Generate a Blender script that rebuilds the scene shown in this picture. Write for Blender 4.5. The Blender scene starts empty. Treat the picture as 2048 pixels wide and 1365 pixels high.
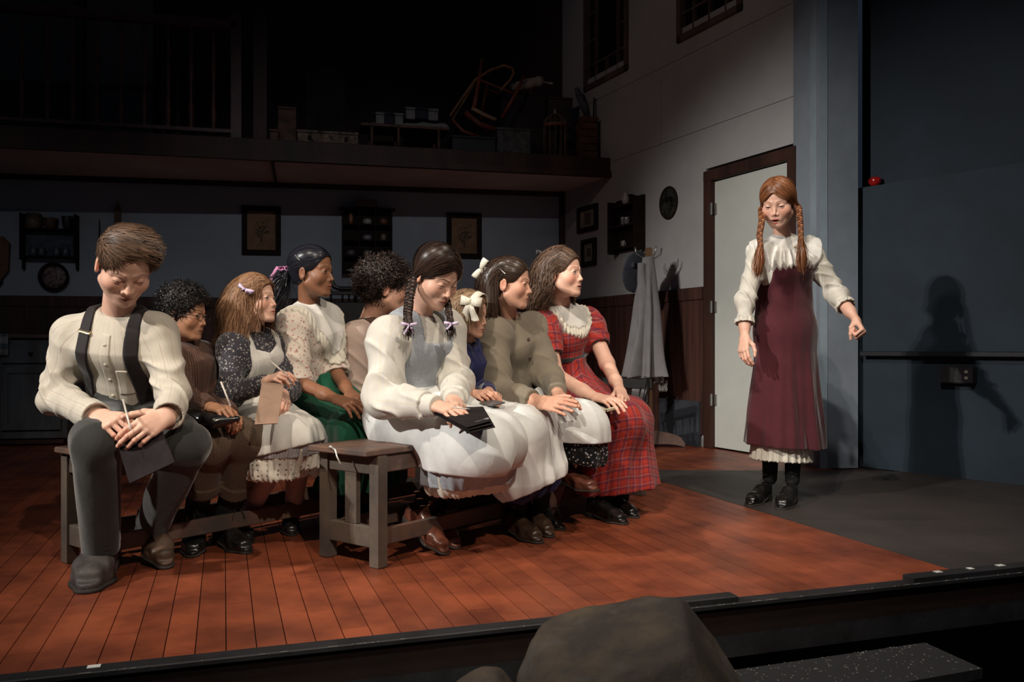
import bpy, math, random
import numpy as np
from concurrent.futures import ThreadPoolExecutor

# ---------------------------------------------------------------- camera, world, lights, exposure
F_PX = 1720.0; H = 0.78; CX = 1024.0; HY = 697.0
SC = bpy.context.scene
COL = SC.collection
cam_d = bpy.data.cameras.new('camera'); cam = bpy.data.objects.new('camera', cam_d); COL.objects.link(cam)
cam.location = (0, 0, H); cam.rotation_euler = (math.pi / 2, 0, 0)
cam_d.sensor_width = 36.0; cam_d.lens = 36.0 * F_PX / 2048.0
cam_d.shift_y = (HY - 682.5) / 2048.0; cam_d.clip_start = 0.05; cam_d.clip_end = 100
SC.camera = cam
SC.view_settings.view_transform = 'Standard'; SC.view_settings.look = 'None'
SC.view_settings.gamma = 1.0; SC.view_settings.use_curve_mapping = False
SC.view_settings.exposure = 1.25
w = bpy.data.worlds.new('world'); SC.world = w; w.use_nodes = True
w.node_tree.nodes['Background'].inputs[0].default_value = (0.35, 0.5, 0.8, 1)
w.node_tree.nodes['Background'].inputs[1].default_value = 0.012

def spot(name, loc, target, power, color, size, blend=0.5, radius=0.06):
    d = bpy.data.lights.new(name, 'SPOT'); o = bpy.data.objects.new(name, d); COL.objects.link(o)
    d.energy = power; d.color = color; d.spot_size = math.radians(size); d.spot_blend = blend; d.shadow_soft_size = radius
    o.location = loc
    from mathutils import Vector
    v = Vector(target) - Vector(loc)
    o.rotation_euler = v.to_track_quat('-Z', 'Y').to_euler()
    return o
WARM = (1.0, 0.87, 0.72); WHITE = (1.0, 0.955, 0.89); COOL = (0.62, 0.78, 1.0)
# key from house left (low), steep front key, top lights, dim cool wash on the set
spot('spot_house_left', (-5.0, -0.2, 3.7), (0.5, 3.9, 0.7), 380, WHITE, 42, 0.8, 0.04)
spot('spot_house_left_low', (-4.92, -0.32, 3.66), (0.7, 4.0, 0.7), 270, WHITE, 42, 0.8, 0.04)
spot('spot_front_high', (-1.6, -1.2, 5.6), (0.1, 3.9, 0.4), 380, WARM, 36, 0.7, 0.06)
spot('spot_front_right', (1.6, -2.0, 4.4), (-0.4, 3.6, 0.7), 300, WARM, 34, 0.8, 0.06)
spot('spot_girl', (-0.9, -0.6, 5.0), (1.5, 4.3, 0.8), 200, WHITE, 26, 0.6, 0.06)
spot('spot_top_right', (2.2, 2.2, 5.2), (0.5, 3.4, 0), 170, WARM, 56, 0.9, 0.08)
spot('spot_back_wash', (0.3, -1.0, 4.8), (-1.5, 8.2, 0.7), 120, (0.93, 0.95, 1.0), 34, 0.9, 0.04)
spot('spot_left_wash', (-1.6, -0.8, 4.6), (-4.3, 7.4, 0.8), 55, (0.93, 0.95, 1.0), 24, 1.0, 0.05)
spot('spot_side_wall', (-3.5, 1.0, 3.6), (2.0, 6.6, 0.9), 215, WHITE, 30, 1.0, 0.1)
spot('spot_side_high', (-2.5, 2.5, 4.6), (1.3, 7.4, 3.2), 26, (1, .7, .5), 40, 0.9, 0.1)

# ---------------------------------------------------------------- helpers
def V3(*a): return np.array(a, dtype=np.float64)
def P(px, py, Y): return V3((px - CX) / F_PX * Y, Y, H - (py - HY) / F_PX * Y)
def G(px, py, z=0.0): return P(px, py, (H - z) * F_PX / (py - HY))
def nz(v): v = np.asarray(v, float); return v / max(np.linalg.norm(v), 1e-9)
def lerp(a, b, t): return a + (b - a) * t
ORG = {}
def lin(r, g, b):
    f = lambda c: (c / 255 / 12.92) if c / 255 <= 0.04045 else ((c / 255 + 0.055) / 1.055) ** 2.4
    return (f(r), f(g), f(b))

def tag(o, label=None, cat=None, group=None, kind=None):
    if label: o['label'] = label
    if cat: o['category'] = cat
    if group: o['group'] = group
    if kind: o['kind'] = kind
    return o

def fill_mesh(me, V, Fc, smooth=True, attrs=None):
    V = np.asarray(V, np.float32)
    me.vertices.add(len(V)); me.vertices.foreach_set('co', V.ravel())
    if isinstance(Fc, np.ndarray):
        n = Fc.shape[1]; tot = np.full(len(Fc), n, np.int32); flat = Fc.ravel().astype(np.int32)
    else:
        tot = np.array([len(f) for f in Fc], np.int32); flat = np.concatenate([np.asarray(f) for f in Fc]).astype(np.int32)
    me.loops.add(len(flat)); me.loops.foreach_set('vertex_index', flat)
    me.polygons.add(len(tot)); st = np.zeros(len(tot), np.int32); st[1:] = np.cumsum(tot)[:-1]
    me.polygons.foreach_set('loop_start', st)
    me.polygons.foreach_set('use_smooth', np.full(len(tot), bool(smooth)))
    me.update(calc_edges=True)
    for k, a in (attrs or {}).items():
        a = np.asarray(a, np.float32)
        if k == 'col':
            at = me.attributes.new(k, 'FLOAT_COLOR', 'POINT')
            c4 = np.ones((len(V), 4), np.float32); c4[:, :3] = a; at.data.foreach_set('color', c4.ravel())
        elif a.ndim == 2:
            at = me.attributes.new(k, 'FLOAT_VECTOR', 'POINT'); at.data.foreach_set('vector', a.ravel())
        else:
            at = me.attributes.new(k, 'FLOAT', 'POINT'); at.data.foreach_set('value', a.ravel())

def world_org(o):
    v = V3(0, 0, 0)
    while o is not None: v = v + ORG.get(o.name, V3(0, 0, 0)); o = o.parent
    return v
def new_obj(name, mat=None, parent=None, org=None, data=True):
    me = bpy.data.meshes.new(name) if data else None
    o = bpy.data.objects.new(name, me); COL.objects.link(o)
    if mat is not None and data:
        for m in (mat if isinstance(mat, (list, tuple)) else [mat]): me.materials.append(m)
    if parent is not None: o.parent = parent; ORG[o.name] = V3(0, 0, 0)
    else:
        org = V3(0, 0, 0) if org is None else np.asarray(org, float)
        o.location = org; ORG[o.name] = org
    return o
def empty(name, loc, label=None, cat=None, group=None, kind=None):
    o = new_obj(name, None, None, loc, data=False); o.empty_display_size = 0.1
    return tag(o, label, cat, group, kind)
def mobj(name, V, Fc, mat, parent=None, smooth=False, attrs=None, org=None, label=None, cat=None, group=None, kind=None):
    V = np.asarray(V, float)
    if parent is None and org is None:
        org = V3((V[:, 0].min() + V[:, 0].max()) / 2, (V[:, 1].min() + V[:, 1].max()) / 2, V[:, 2].min())
    o = new_obj(name, mat, parent, org)
    fill_mesh(o.data, V - world_org(o), Fc, smooth, attrs)
    return tag(o, label, cat, group, kind)

class MB:
    """collects plain shapes in world coordinates"""
    def __init__(s): s.V = []; s.F = []; s.n = 0
    def add(s, V, Fc):
        V = np.asarray(V, float); s.V.append(V); s.F += [[i + s.n for i in f] for f in Fc]; s.n += len(V); return s
    def prism(s, poly, z0, z1):       # poly: list of (x,y)
        n = len(poly); V = [(x, y, z0) for x, y in poly] + [(x, y, z1) for x, y in poly]
        a = sum(poly[i][0] * poly[(i + 1) % n][1] - poly[(i + 1) % n][0] * poly[i][1] for i in range(n))
        Fc = [list(range(n))[::-1], list(range(n, 2 * n))] + [[i, (i + 1) % n, (i + 1) % n + n, i + n] for i in range(n)]
        if a < 0: Fc = [f[::-1] for f in Fc]
        return s.add(V, Fc)
    def box(s, c, size, X=(1, 0, 0), Y=(0, 1, 0), Z=(0, 0, 1), bev=0.0):
        c = np.asarray(c, float); X, Y, Z = nz(X), nz(Y), nz(Z); a, b, d = [q / 2 for q in size]
        if bev <= 0:
            V = [c + X * sx * a + Y * sy * b + Z * sz * d for sz in (-1, 1) for sx, sy in ((-1, -1), (1, -1), (1, 1), (-1, 1))]
            return s.add(V, [[3, 2, 1, 0], [4, 5, 6, 7], [0, 1, 5, 4], [1, 2, 6, 5], [2, 3, 7, 6], [3, 0, 4, 7]])
        e = min(bev, a * .9, b * .9, d * .9)
        V = []; 
        for dz, k in ((-d, e), (-d + e, 0), (d - e, 0), (d, e)):
            for sx, sy in ((-1, -1), (1, -1), (1, 1), (-1, 1)):
                V.append(c + X * sx * (a - k) + Y * (sy * (b - k)) + Z * dz)
        Fc = [[3, 2, 1, 0], [12, 13, 14, 15]]
        for r in range(3):
            for i in range(4): Fc.append([r * 4 + i, r * 4 + (i + 1) % 4, r * 4 + 4 + (i + 1) % 4, r * 4 + 4 + i])
        return s.add(V, Fc)
    def beam(s, a, b, w, h, up=(0, 0, 1), bev=0.0):
        a = np.asarray(a, float); b = np.asarray(b, float); d = b - a; L = np.linalg.norm(d); X = d / L
        Y = nz(np.cross(up, X)); Z = np.cross(X, Y)
        return s.box((a + b) / 2, (L, w, h), X, Y, Z, bev)
    def tube(s, pts, r, n=8, cap=True):
        pts = np.asarray(pts, float); K = len(pts); r = np.full(K, r) if np.isscalar(r) else np.asarray(r, float)
        T = np.gradient(pts, axis=0); T /= np.maximum(np.linalg.norm(T, axis=1, keepdims=True), 1e-9)
        u = nz(np.cross(T[0], (0, 0, 1) if abs(T[0][2]) < .9 else (1, 0, 0))); V = []
        for i in range(K):
            u = nz(u - T[i] * np.dot(u, T[i])); v = np.cross(T[i], u)
            for j in range(n):
                a = 2 * math.pi * j / n; V.append(pts[i] + r[i] * (math.cos(a) * u + math.sin(a) * v))
        Fc = [[i * n + j, i * n + (j + 1) % n, (i + 1) * n + (j + 1) % n, (i + 1) * n + j] for i in range(K - 1) for j in range(n)]
        if cap: Fc += [list(range(n))[::-1], list(range((K - 1) * n, K * n))]
        return s.add(V, Fc)
    def lathe(s, prof, c, n=20, X=(1, 0, 0), Y=(0, 1, 0), Z=(0, 0, 1)):   # prof list of (r,z)
        c = np.asarray(c, float); X, Y, Z = nz(X), nz(Y), nz(Z); V = []
        for r, z in prof:
            for j in range(n):
                a = 2 * math.pi * j / n; V.append(c + X * r * math.cos(a) + Y * r * math.sin(a) + Z * z)
        K = len(prof)
        Fc = [[i * n + j, i * n + (j + 1) % n, (i + 1) * n + (j + 1) % n, (i + 1) * n + j] for i in range(K - 1) for j in range(n)]
        Fc += [list(range(n))[::-1], list(range((K - 1) * n, K * n))]
        return s.add(V, Fc)
    def obj(s, name, mat, parent=None, smooth=False, **k):
        return mobj(name, np.concatenate(s.V), s.F, mat, parent, smooth, **k)

# ---------------------------------------------------------------- materials
class NT:
    def __init__(s, name):
        s.m = bpy.data.materials.new(name); s.m.use_nodes = True; s.t = s.m.node_tree
        s.b = s.t.nodes['Principled BSDF']
    def n(s, kind, **k):
        o = s.t.nodes.new(kind)
        for a, b in k.items(): setattr(o, a, b)
        return o
    def l(s, a, b): s.t.links.new(a, b)
    def math(s, op, a, b=None, c=None, clamp=False):
        o = s.n('ShaderNodeMath', operation=op); o.use_clamp = clamp
        for i, v in enumerate((a, b, c)):
            if v is None: continue
            if hasattr(v, 'links'): s.l(v, o.inputs[i])
            else: o.inputs[i].default_value = v
        return o.outputs[0]
    def mix(s, f, a, b, mode='MIX'):
        o = s.n('ShaderNodeMix', data_type='RGBA', blend_type=mode)
        for i, v in ((0, f), (6, a), (7, b)):
            if hasattr(v, 'links'): s.l(v, o.inputs[i])
            elif i == 0: o.inputs[0].default_value = v
            else: o.inputs[i].default_value = (*v, 1)
        return o.outputs[2]
    def noise(s, vec, scale, detail=4, rough=.6, stretch=None):
        if stretch is not None:
            mp = s.n('ShaderNodeMapping'); mp.inputs['Scale'].default_value = stretch; s.l(vec, mp.inputs[0]); vec = mp.outputs[0]
        o = s.n('ShaderNodeTexNoise'); o.inputs['Scale'].default_value = scale; o.inputs['Detail'].default_value = detail
        o.inputs['Roughness'].default_value = rough; s.l(vec, o.inputs['Vector']); return o.outputs['Fac']
    def ramp(s, f, a, b, x0=.4, x1=.6):
        o = s.n('ShaderNodeMapRange'); s.l(f, o.inputs[0]); o.inputs[1].default_value = x0; o.inputs[2].default_value = x1
        o.inputs[3].default_value = a; o.inputs[4].default_value = b; return o.outputs[0]
    def objc(s): return s.n('ShaderNodeTexCoord').outputs['Object']
    def attr(s, name, out='Vector'): return s.n('ShaderNodeAttribute', attribute_name=name).outputs[out]
    def bump(s, h, strength=.3, dist=.002):
        o = s.n('ShaderNodeBump'); o.inputs['Strength'].default_value = strength; o.inputs['Distance'].default_value = dist
        s.l(h, o.inputs['Height']); s.l(o.outputs[0], s.b.inputs['Normal'])
MC = {}
def M(name, col, rough=.7, var=.18, scale=6, bump=.25, bscale=60, metal=0, stretch=None, spec=.4, bdist=.003, sheen=0, coat=0, objrnd=0, col2=None, emit=None):
    if name in MC: return MC[name]
    t = NT(name); oc = t.objc()
    n1 = t.noise(oc, scale, 5, .62, stretch)
    c2 = col2 if col2 else tuple(c * (1 - var * 2) for c in col); c1 = col if col2 else tuple(min(1, c * (1 + var)) for c in col)
    c = t.mix(t.ramp(n1, 0, 1, .35, .65), c2, c1)
    if objrnd:
        oi = t.n('ShaderNodeObjectInfo'); v = t.ramp(oi.outputs['Random'], 1 - objrnd, 1 + objrnd, 0, 1)
        hs = t.n('ShaderNodeHueSaturation'); t.l(v, hs.inputs['Value']); t.l(c, hs.inputs['Color']); c = hs.outputs[0]
    t.l(c, t.b.inputs['Base Color']); t.b.inputs['Roughness'].default_value = rough; t.b.inputs['Metallic'].default_value = metal
    t.b.inputs['Specular IOR Level'].default_value = spec
    if sheen: t.b.inputs['Sheen Weight'].default_value = sheen; t.b.inputs['Sheen Roughness'].default_value = .5
    if coat: t.b.inputs['Coat Weight'].default_value = coat; t.b.inputs['Coat Roughness'].default_value = .15
    if emit: t.b.inputs['Emission Color'].default_value = (*emit, 1); t.b.inputs['Emission Strength'].default_value = 1
    if bump: t.bump(t.noise(oc, bscale, 4, .6, stretch), bump, bdist)
    MC[name] = t.m; return t.m
def cloth(name, col, pat=None, col2=None, col3=None, rough=.88, var=.08, bump=.35, sheen=.15, scale=1.0, spec=.25):
    """woven cloth; pattern laid out in the garment's own 'pat' coordinates (metres)"""
    if name in MC: return MC[name]
    t = NT(name); oc = t.objc(); pa = t.attr('pat')
    n1 = t.noise(oc, 9, 5); c = t.mix(t.ramp(n1, 0, 1, .3, .7), tuple(v * (1 - 2 * var) for v in col), tuple(min(1, v * (1 + var)) for v in col))
    sp = t.n('ShaderNodeSeparateXYZ'); t.l(pa, sp.inputs[0]); x, y = sp.outputs[0], sp.outputs[1]
    def lines(v, period, width, off=0.0):
        f = t.math('FRACT', t.math('MULTIPLY_ADD', v, 1 / period, off + 100.0))
        d = t.math('ABSOLUTE', t.math('SUBTRACT', f, .5))
        return t.ramp(d, 1, 0, width / period / 2 * .7, width / period / 2 * 1.3)
    if pat == 'stripe':
        c = t.mix(t.math('MULTIPLY', lines(x, .018 * scale, .004 * scale), .55), c, col2)
        c = t.mix(t.math('MULTIPLY', lines(x, .054 * scale, .003 * scale, .3), .8), c, col3 or col2)
    elif pat == 'plaid':
        for v in (x, y):
            c = t.mix(t.math('MULTIPLY', lines(v, .075 * scale, .022 * scale), .45), c, col2)
            c = t.mix(t.math('MULTIPLY', lines(v, .0375 * scale, .0035 * scale, .21), .7), c, col2)
            c = t.mix(t.math('MULTIPLY', lines(v, .075 * scale, .0035 * scale, .12), .7), c, col3)
    elif pat == 'check':
        a = lines(x, .06 * scale, .03 * scale); b = lines(y, .06 * scale, .03 * scale)
        c = t.mix(t.math('MULTIPLY', t.math('ADD', a, b), .5), c, col2)
    elif pat == 'floral':
        for sc, thr, cc, sd in ((70 / scale, .22, col2, 0), (45 / scale, .16, col3 or col2, 3.7)):
            v = t.n('ShaderNodeTexVoronoi'); v.inputs['Scale'].default_value = sc
            mp = t.n('ShaderNodeMapping'); mp.inputs['Location'].default_value = (sd, sd * 2, sd); t.l(oc, mp.inputs[0]); t.l(mp.outputs[0], v.inputs['Vector'])
            d = t.math('ADD', v.outputs['Distance'], t.math('MULTIPLY', t.math('SUBTRACT', t.noise(oc, sc * 3, 2), .5), .3))
            c = t.mix(t.math('MULTIPLY', t.ramp(d, 1, 0, thr, thr + .09), .85), c, cc)
    elif pat == 'tweed':
        c = t.mix(t.ramp(t.noise(oc, 420, 2, .7), 0, .8, .42, .6), c, col2)
    elif pat == 'eyelet':
        v = t.n('ShaderNodeTexVoronoi'); v.inputs['Scale'].default_value = 60 / scale; v.inputs['Randomness'].default_value = .3
        t.l(oc, v.inputs['Vector']); c = t.mix(t.ramp(v.outputs['Distance'], .85, 0, .2, .28), c, col2)
    t.l(c, t.b.inputs['Base Color']); t.b.inputs['Roughness'].default_value = rough
    t.b.inputs['Specular IOR Level'].default_value = spec
    t.b.inputs['Sheen Weight'].default_value = sheen; t.b.inputs['Sheen Roughness'].default_value = .4
    h = t.math('ADD', t.math('MULTIPLY', t.noise(oc, 14, 3, .5, (1, 1, .5)), 1.0), t.math('MULTIPLY', t.noise(oc, 500, 2), .05))
    t.bump(h, bump * .8, .010)
    MC[name] = t.m; return t.m
def skin_mat(name):
    if name in MC: return MC[name]
    t = NT(name); oc = t.objc(); c = t.attr('col', 'Color')
    c = t.mix(t.ramp(t.noise(oc, 45, 4), 0, .12, .4, .7), c, (.45, .12, .07))
    t.l(c, t.b.inputs['Base Color']); t.b.inputs['Roughness'].default_value = .48; t.b.inputs['Specular IOR Level'].default_value = .4
    t.b.inputs['Subsurface Weight'].default_value = .12; t.b.inputs['Subsurface Radius'].default_value = (.012, .004, .002)
    t.b.inputs['Subsurface Scale'].default_value = .6
    t.bump(t.noise(oc, 320, 3), .12, .001)
    MC[name] = t.m; return t.m
def hair_mat(name, c1, c2, rough=.5):
    if name in MC: return MC[name]
    t = NT(name); r = t.attr('rnd', 'Fac'); c = t.mix(r, c1, c2)
    t.l(c, t.b.inputs['Base Color']); t.b.inputs['Roughness'].default_value = rough; t.b.inputs['Specular IOR Level'].default_value = .3
    MC[name] = t.m; return t.m
def col_mat(name, rough=.2, spec=.6, coat=0):
    if name in MC: return MC[name]
    t = NT(name); t.l(t.attr('col', 'Color'), t.b.inputs['Base Color']); t.b.inputs['Roughness'].default_value = rough
    t.b.inputs['Specular IOR Level'].default_value = spec; t.b.inputs['Coat Weight'].default_value = coat
    MC[name] = t.m; return t.m

# ---------------------------------------------------------------- distance fields and meshing
def smin(a, b, k):
    h = np.clip(.5 + .5 * (b - a) / k, 0, 1); return b * (1 - h) + a * h - k * h * (1 - h)
def smax(a, b, k): return -smin(-a, -b, k)
def rc(p, a, b, ra, rb):
    a = np.asarray(a, np.float32); b = np.asarray(b, np.float32); ab = b - a; q = p - a
    t = np.clip(q @ ab / max(float(ab @ ab), 1e-12), 0, 1)
    q = q - t[:, None] * ab
    return np.sqrt(np.einsum('ij,ij->i', q, q)) - (ra + (rb - ra) * t)
def sph(p, c, r): q = p - np.asarray(c, np.float32); return np.sqrt(np.einsum('ij,ij->i', q, q)) - r
def ell(p, c, r, R=None):
    q = p - np.asarray(c, np.float32)
    if R is not None: q = q @ np.asarray(R, np.float32)      # columns of R = axes
    r = np.asarray(r, np.float32)
    k0 = np.sqrt(((q / r) ** 2).sum(1)); k1 = np.sqrt(((q / r ** 2) ** 2).sum(1))
    return k0 * (k0 - 1) / np.maximum(k1, 1e-6)
def ecap(p, a, b, wa, wb, X, Y):
    """tapered capsule with elliptical section: (half width, half depth) at a and b"""
    a = np.asarray(a, np.float32); b = np.asarray(b, np.float32); ab = b - a; q = p - a
    t = np.clip(q @ ab / max(float(ab @ ab), 1e-12), 0, 1); q = q - t[:, None] * ab
    x = q @ np.asarray(X, np.float32); y = q @ np.asarray(Y, np.float32); z2 = np.maximum((q * q).sum(1) - x * x - y * y, 0)
    w = wa[0] + (wb[0] - wa[0]) * t; d = wa[1] + (wb[1] - wa[1]) * t; m = np.minimum(w, d)
    return (np.sqrt((x / w) ** 2 + (y / d) ** 2 + z2 / m ** 2) - 1) * m
def box3(p, c, hs, R=None, r=0.0):
    q = p - np.asarray(c, np.float32)
    if R is not None: q = q @ np.asarray(R, np.float32)
    q = np.abs(q) - (np.asarray(hs, np.float32) - r)
    return np.sqrt((np.maximum(q, 0) ** 2).sum(1)) + np.minimum(q.max(1), 0) - r
def wrk(p, amp, f, sd=0.0, st=(1, 1, 1)):
    x, y, z = (p[:, 0] * f * st[0], p[:, 1] * f * st[1], p[:, 2] * f * st[2])
    a = np.sin(x * 1.1 + 1.7 * np.sin(y * .9 + z * .6 + sd) + sd); b = np.sin(y * 1.3 + z * .8 + 1.5 * np.sin(x * .8 - z * .7 + sd * 2) + 1.3 * sd)
    return amp * (.48 * (1 - 2 * np.sqrt(a * a + .015)) + .5 * b)

def mesh_sdf(f, lo, hi, h, newton=True):
    lo = np.asarray(lo, float); hi = np.asarray(hi, float); B = 6
    nb = np.ceil((hi - lo) / (h * B)).astype(int) + 1; n = nb * B
    ci = [lo[i] + (np.arange(nb[i]) * B + (B - 1) / 2) * h for i in range(3)]
    C = np.stack(np.meshgrid(*ci, indexing='ij'), -1).reshape(-1, 3).astype(np.float32)
    dc = f(C).reshape(nb)
    act = np.abs(dc) < B * h * 1.5
    D = np.repeat(np.repeat(np.repeat(np.where(dc < 0, -1, 1).astype(np.float32), B, 0), B, 1), B, 2)
    Mk = np.repeat(np.repeat(np.repeat(act, B, 0), B, 1), B, 2)
    idx = np.flatnonzero(Mk.ravel()); Df = D.ravel()
    n1, n2 = n[1] * n[2], n[2]
    for s in range(0, len(idx), 60000):
        ii = idx[s:s + 60000]
        q = np.empty((len(ii), 3), np.float32)
        q[:, 0] = lo[0] + (ii // n1) * h; q[:, 1] = lo[1] + (ii % n1 // n2) * h; q[:, 2] = lo[2] + (ii % n2) * h
        Df[ii] = f(q)
    D = Df.reshape(n); D[0] = D[-1] = 1; D[:, 0] = D[:, -1] = 1; D[:, :, 0] = D[:, :, -1] = 1
    S = D < 0; c = S.astype(np.uint8)
    cs = sum(c[i:n[0] - 1 + i, j:n[1] - 1 + j, k:n[2] - 1 + k] for i in (0, 1) for j in (0, 1) for k in (0, 1))
    A = np.argwhere((cs > 0) & (cs < 8)); vid = np.full(n, -1, np.int32); vid[A[:, 0], A[:, 1], A[:, 2]] = np.arange(len(A))
    pos = np.zeros((len(A), 3)); cnt = np.zeros(len(A))
    cor = [(i, j, k) for i in (0, 1) for j in (0, 1) for k in (0, 1)]
    for a in range(8):
        for b in range(a + 1, 8):
            ca, cb = np.array(cor[a]), np.array(cor[b])
            if np.abs(ca - cb).sum() != 1: continue
            va = D[A[:, 0] + ca[0], A[:, 1] + ca[1], A[:, 2] + ca[2]]; vb = D[A[:, 0] + cb[0], A[:, 1] + cb[1], A[:, 2] + cb[2]]
            m = (va < 0) != (vb < 0); t = np.where(m, va / np.where(m, va - vb, 1), 0)
            pos += m[:, None] * (ca + t[:, None] * (cb - ca)); cnt += m
    V = lo + (A + pos / np.maximum(cnt, 1)[:, None]) * h
    Q = []
    for ax in range(3):
        sl = [slice(1, -1)] * 3; sl[ax] = slice(0, -1); sh = list(sl); sh[ax] = slice(1, None)
        e0 = S[tuple(sl)]; e1 = S[tuple(sh)]; E = np.argwhere(e0 != e1)
        off = np.ones(3, int); off[ax] = 0; E = E + off
        o1, o2 = [(ax + 1) % 3, (ax + 2) % 3]; d1 = np.zeros(3, int); d1[o1] = 1; d2 = np.zeros(3, int); d2[o2] = 1
        q = [E - d1 - d2, E - d2, E, E - d1]
        q = np.stack([vid[x[:, 0], x[:, 1], x[:, 2]] for x in q], 1)
        inside = S[E[:, 0], E[:, 1], E[:, 2]]; q[~inside] = q[~inside][:, ::-1]; Q.append(q)
    Q = np.concatenate(Q); Q = Q[(Q >= 0).all(1)]
    if newton and len(V):
        e = h * .35; p = V.astype(np.float32); f0 = f(p)
        g = np.stack([f(p + np.array(d, np.float32)) - f0 for d in ((e, 0, 0), (0, e, 0), (0, 0, e))], 1) / e
        gl = np.maximum((g * g).sum(1), .15); st = -(f0 / gl)[:, None] * g
        L = np.linalg.norm(st, axis=1, keepdims=True); st *= np.minimum(1, h * .6 / np.maximum(L, 1e-9)); V = V + st
    return V, Q

JOBS = []
def seg_pat(V, bones, front):
    """pattern coordinates: (angle * radius, length along) of the nearest bone"""
    best = np.full(len(V), 1e9); out = np.zeros((len(V), 3)); off = 0.0
    for a, b, r in bones:
        a = np.asarray(a, float); b = np.asarray(b, float); ab = b - a; L = np.linalg.norm(ab); d = ab / L
        t = np.clip((V - a) @ d, 0, L); q = V - a - t[:, None] * d; dist = np.linalg.norm(q, axis=1) / r
        u = front - d * np.dot(front, d)
        u = nz(u) if np.linalg.norm(u) > .2 else nz(np.cross(d, (1, 0, 0))); v = np.cross(d, u)
        m = dist < best; best[m] = dist[m]
        out[m, 0] = (np.arctan2(q @ v, q @ u) * r)[m]; out[m, 1] = (((V - a) @ d) + off)[m]; off += L + .013
    return out
class Piece:
    """geometry job: f in a local frame (R columns, centre C, scale s); colour / attribute functions get local verts"""
    def __init__(s, f, lo, hi, h, R=None, C=None, sc=1.0, attr=None, newton=True):
        s.f, s.lo, s.hi, s.h, s.R, s.C, s.sc, s.attr, s.nw = f, lo, hi, h, R, C, sc, attr, newton
    def run(s):
        V, Q = mesh_sdf(s.f, s.lo, s.hi, s.h, s.nw)
        at = s.attr(V) if s.attr else {}
        if s.R is not None: V = (V * s.sc) @ np.asarray(s.R).T + s.C
        return V, Q, at
class Raw:
    def __init__(s, fn): s.fn = fn
    def run(s): return s.fn()
def queue(o, pieces, smooth=True): JOBS.append((o, pieces, smooth, world_org(o)))
def run_jobs():
    def one(j):
        o, pcs, sm, org = j; Vs = []; Qs = []; n = 0; ats = []
        for p in pcs:
            V, Q, at = p.run()
            if len(V) == 0: continue
            Vs.append(V); Qs.append(Q + n); n += len(V); ats.append(at)
        if not Vs: return None
        keys = set().union(*[set(a) for a in ats]); A = {}
        for k in keys:
            ref = next(a[k] for a in ats if k in a); d = np.asarray(ref).shape[1:] 
            A[k] = np.concatenate([np.asarray(a[k]) if k in a else np.full((len(v),) + d, .3) for a, v in zip(ats, Vs)])
        return np.concatenate(Vs) - org, (np.concatenate(Qs) if len({q.shape[1] for q in Qs}) == 1 else [list(f) for q in Qs for f in q]), A
    with ThreadPoolExecutor(4) as ex:
        for j, r in zip(JOBS, ex.map(one, JOBS)):
            if r is None: print('EMPTY', j[0].name); continue
            fill_mesh(j[0].data, r[0], r[1], j[2], r[2])
def bounds(pts, pad):
    p = np.array(pts, float); return p.min(0) - pad, p.max(0) + pad
def sdfobj(name, f, pts, pad, h, mat, parent, patf=None, newton=True, smooth=True):
    o = new_obj(name, mat, parent); lo, hi = bounds(pts, pad)
    queue(o, [Piece(f, lo, hi, h, attr=(lambda V: {'pat': patf(V)}) if patf else None, newton=newton)], smooth)
    return o
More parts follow.
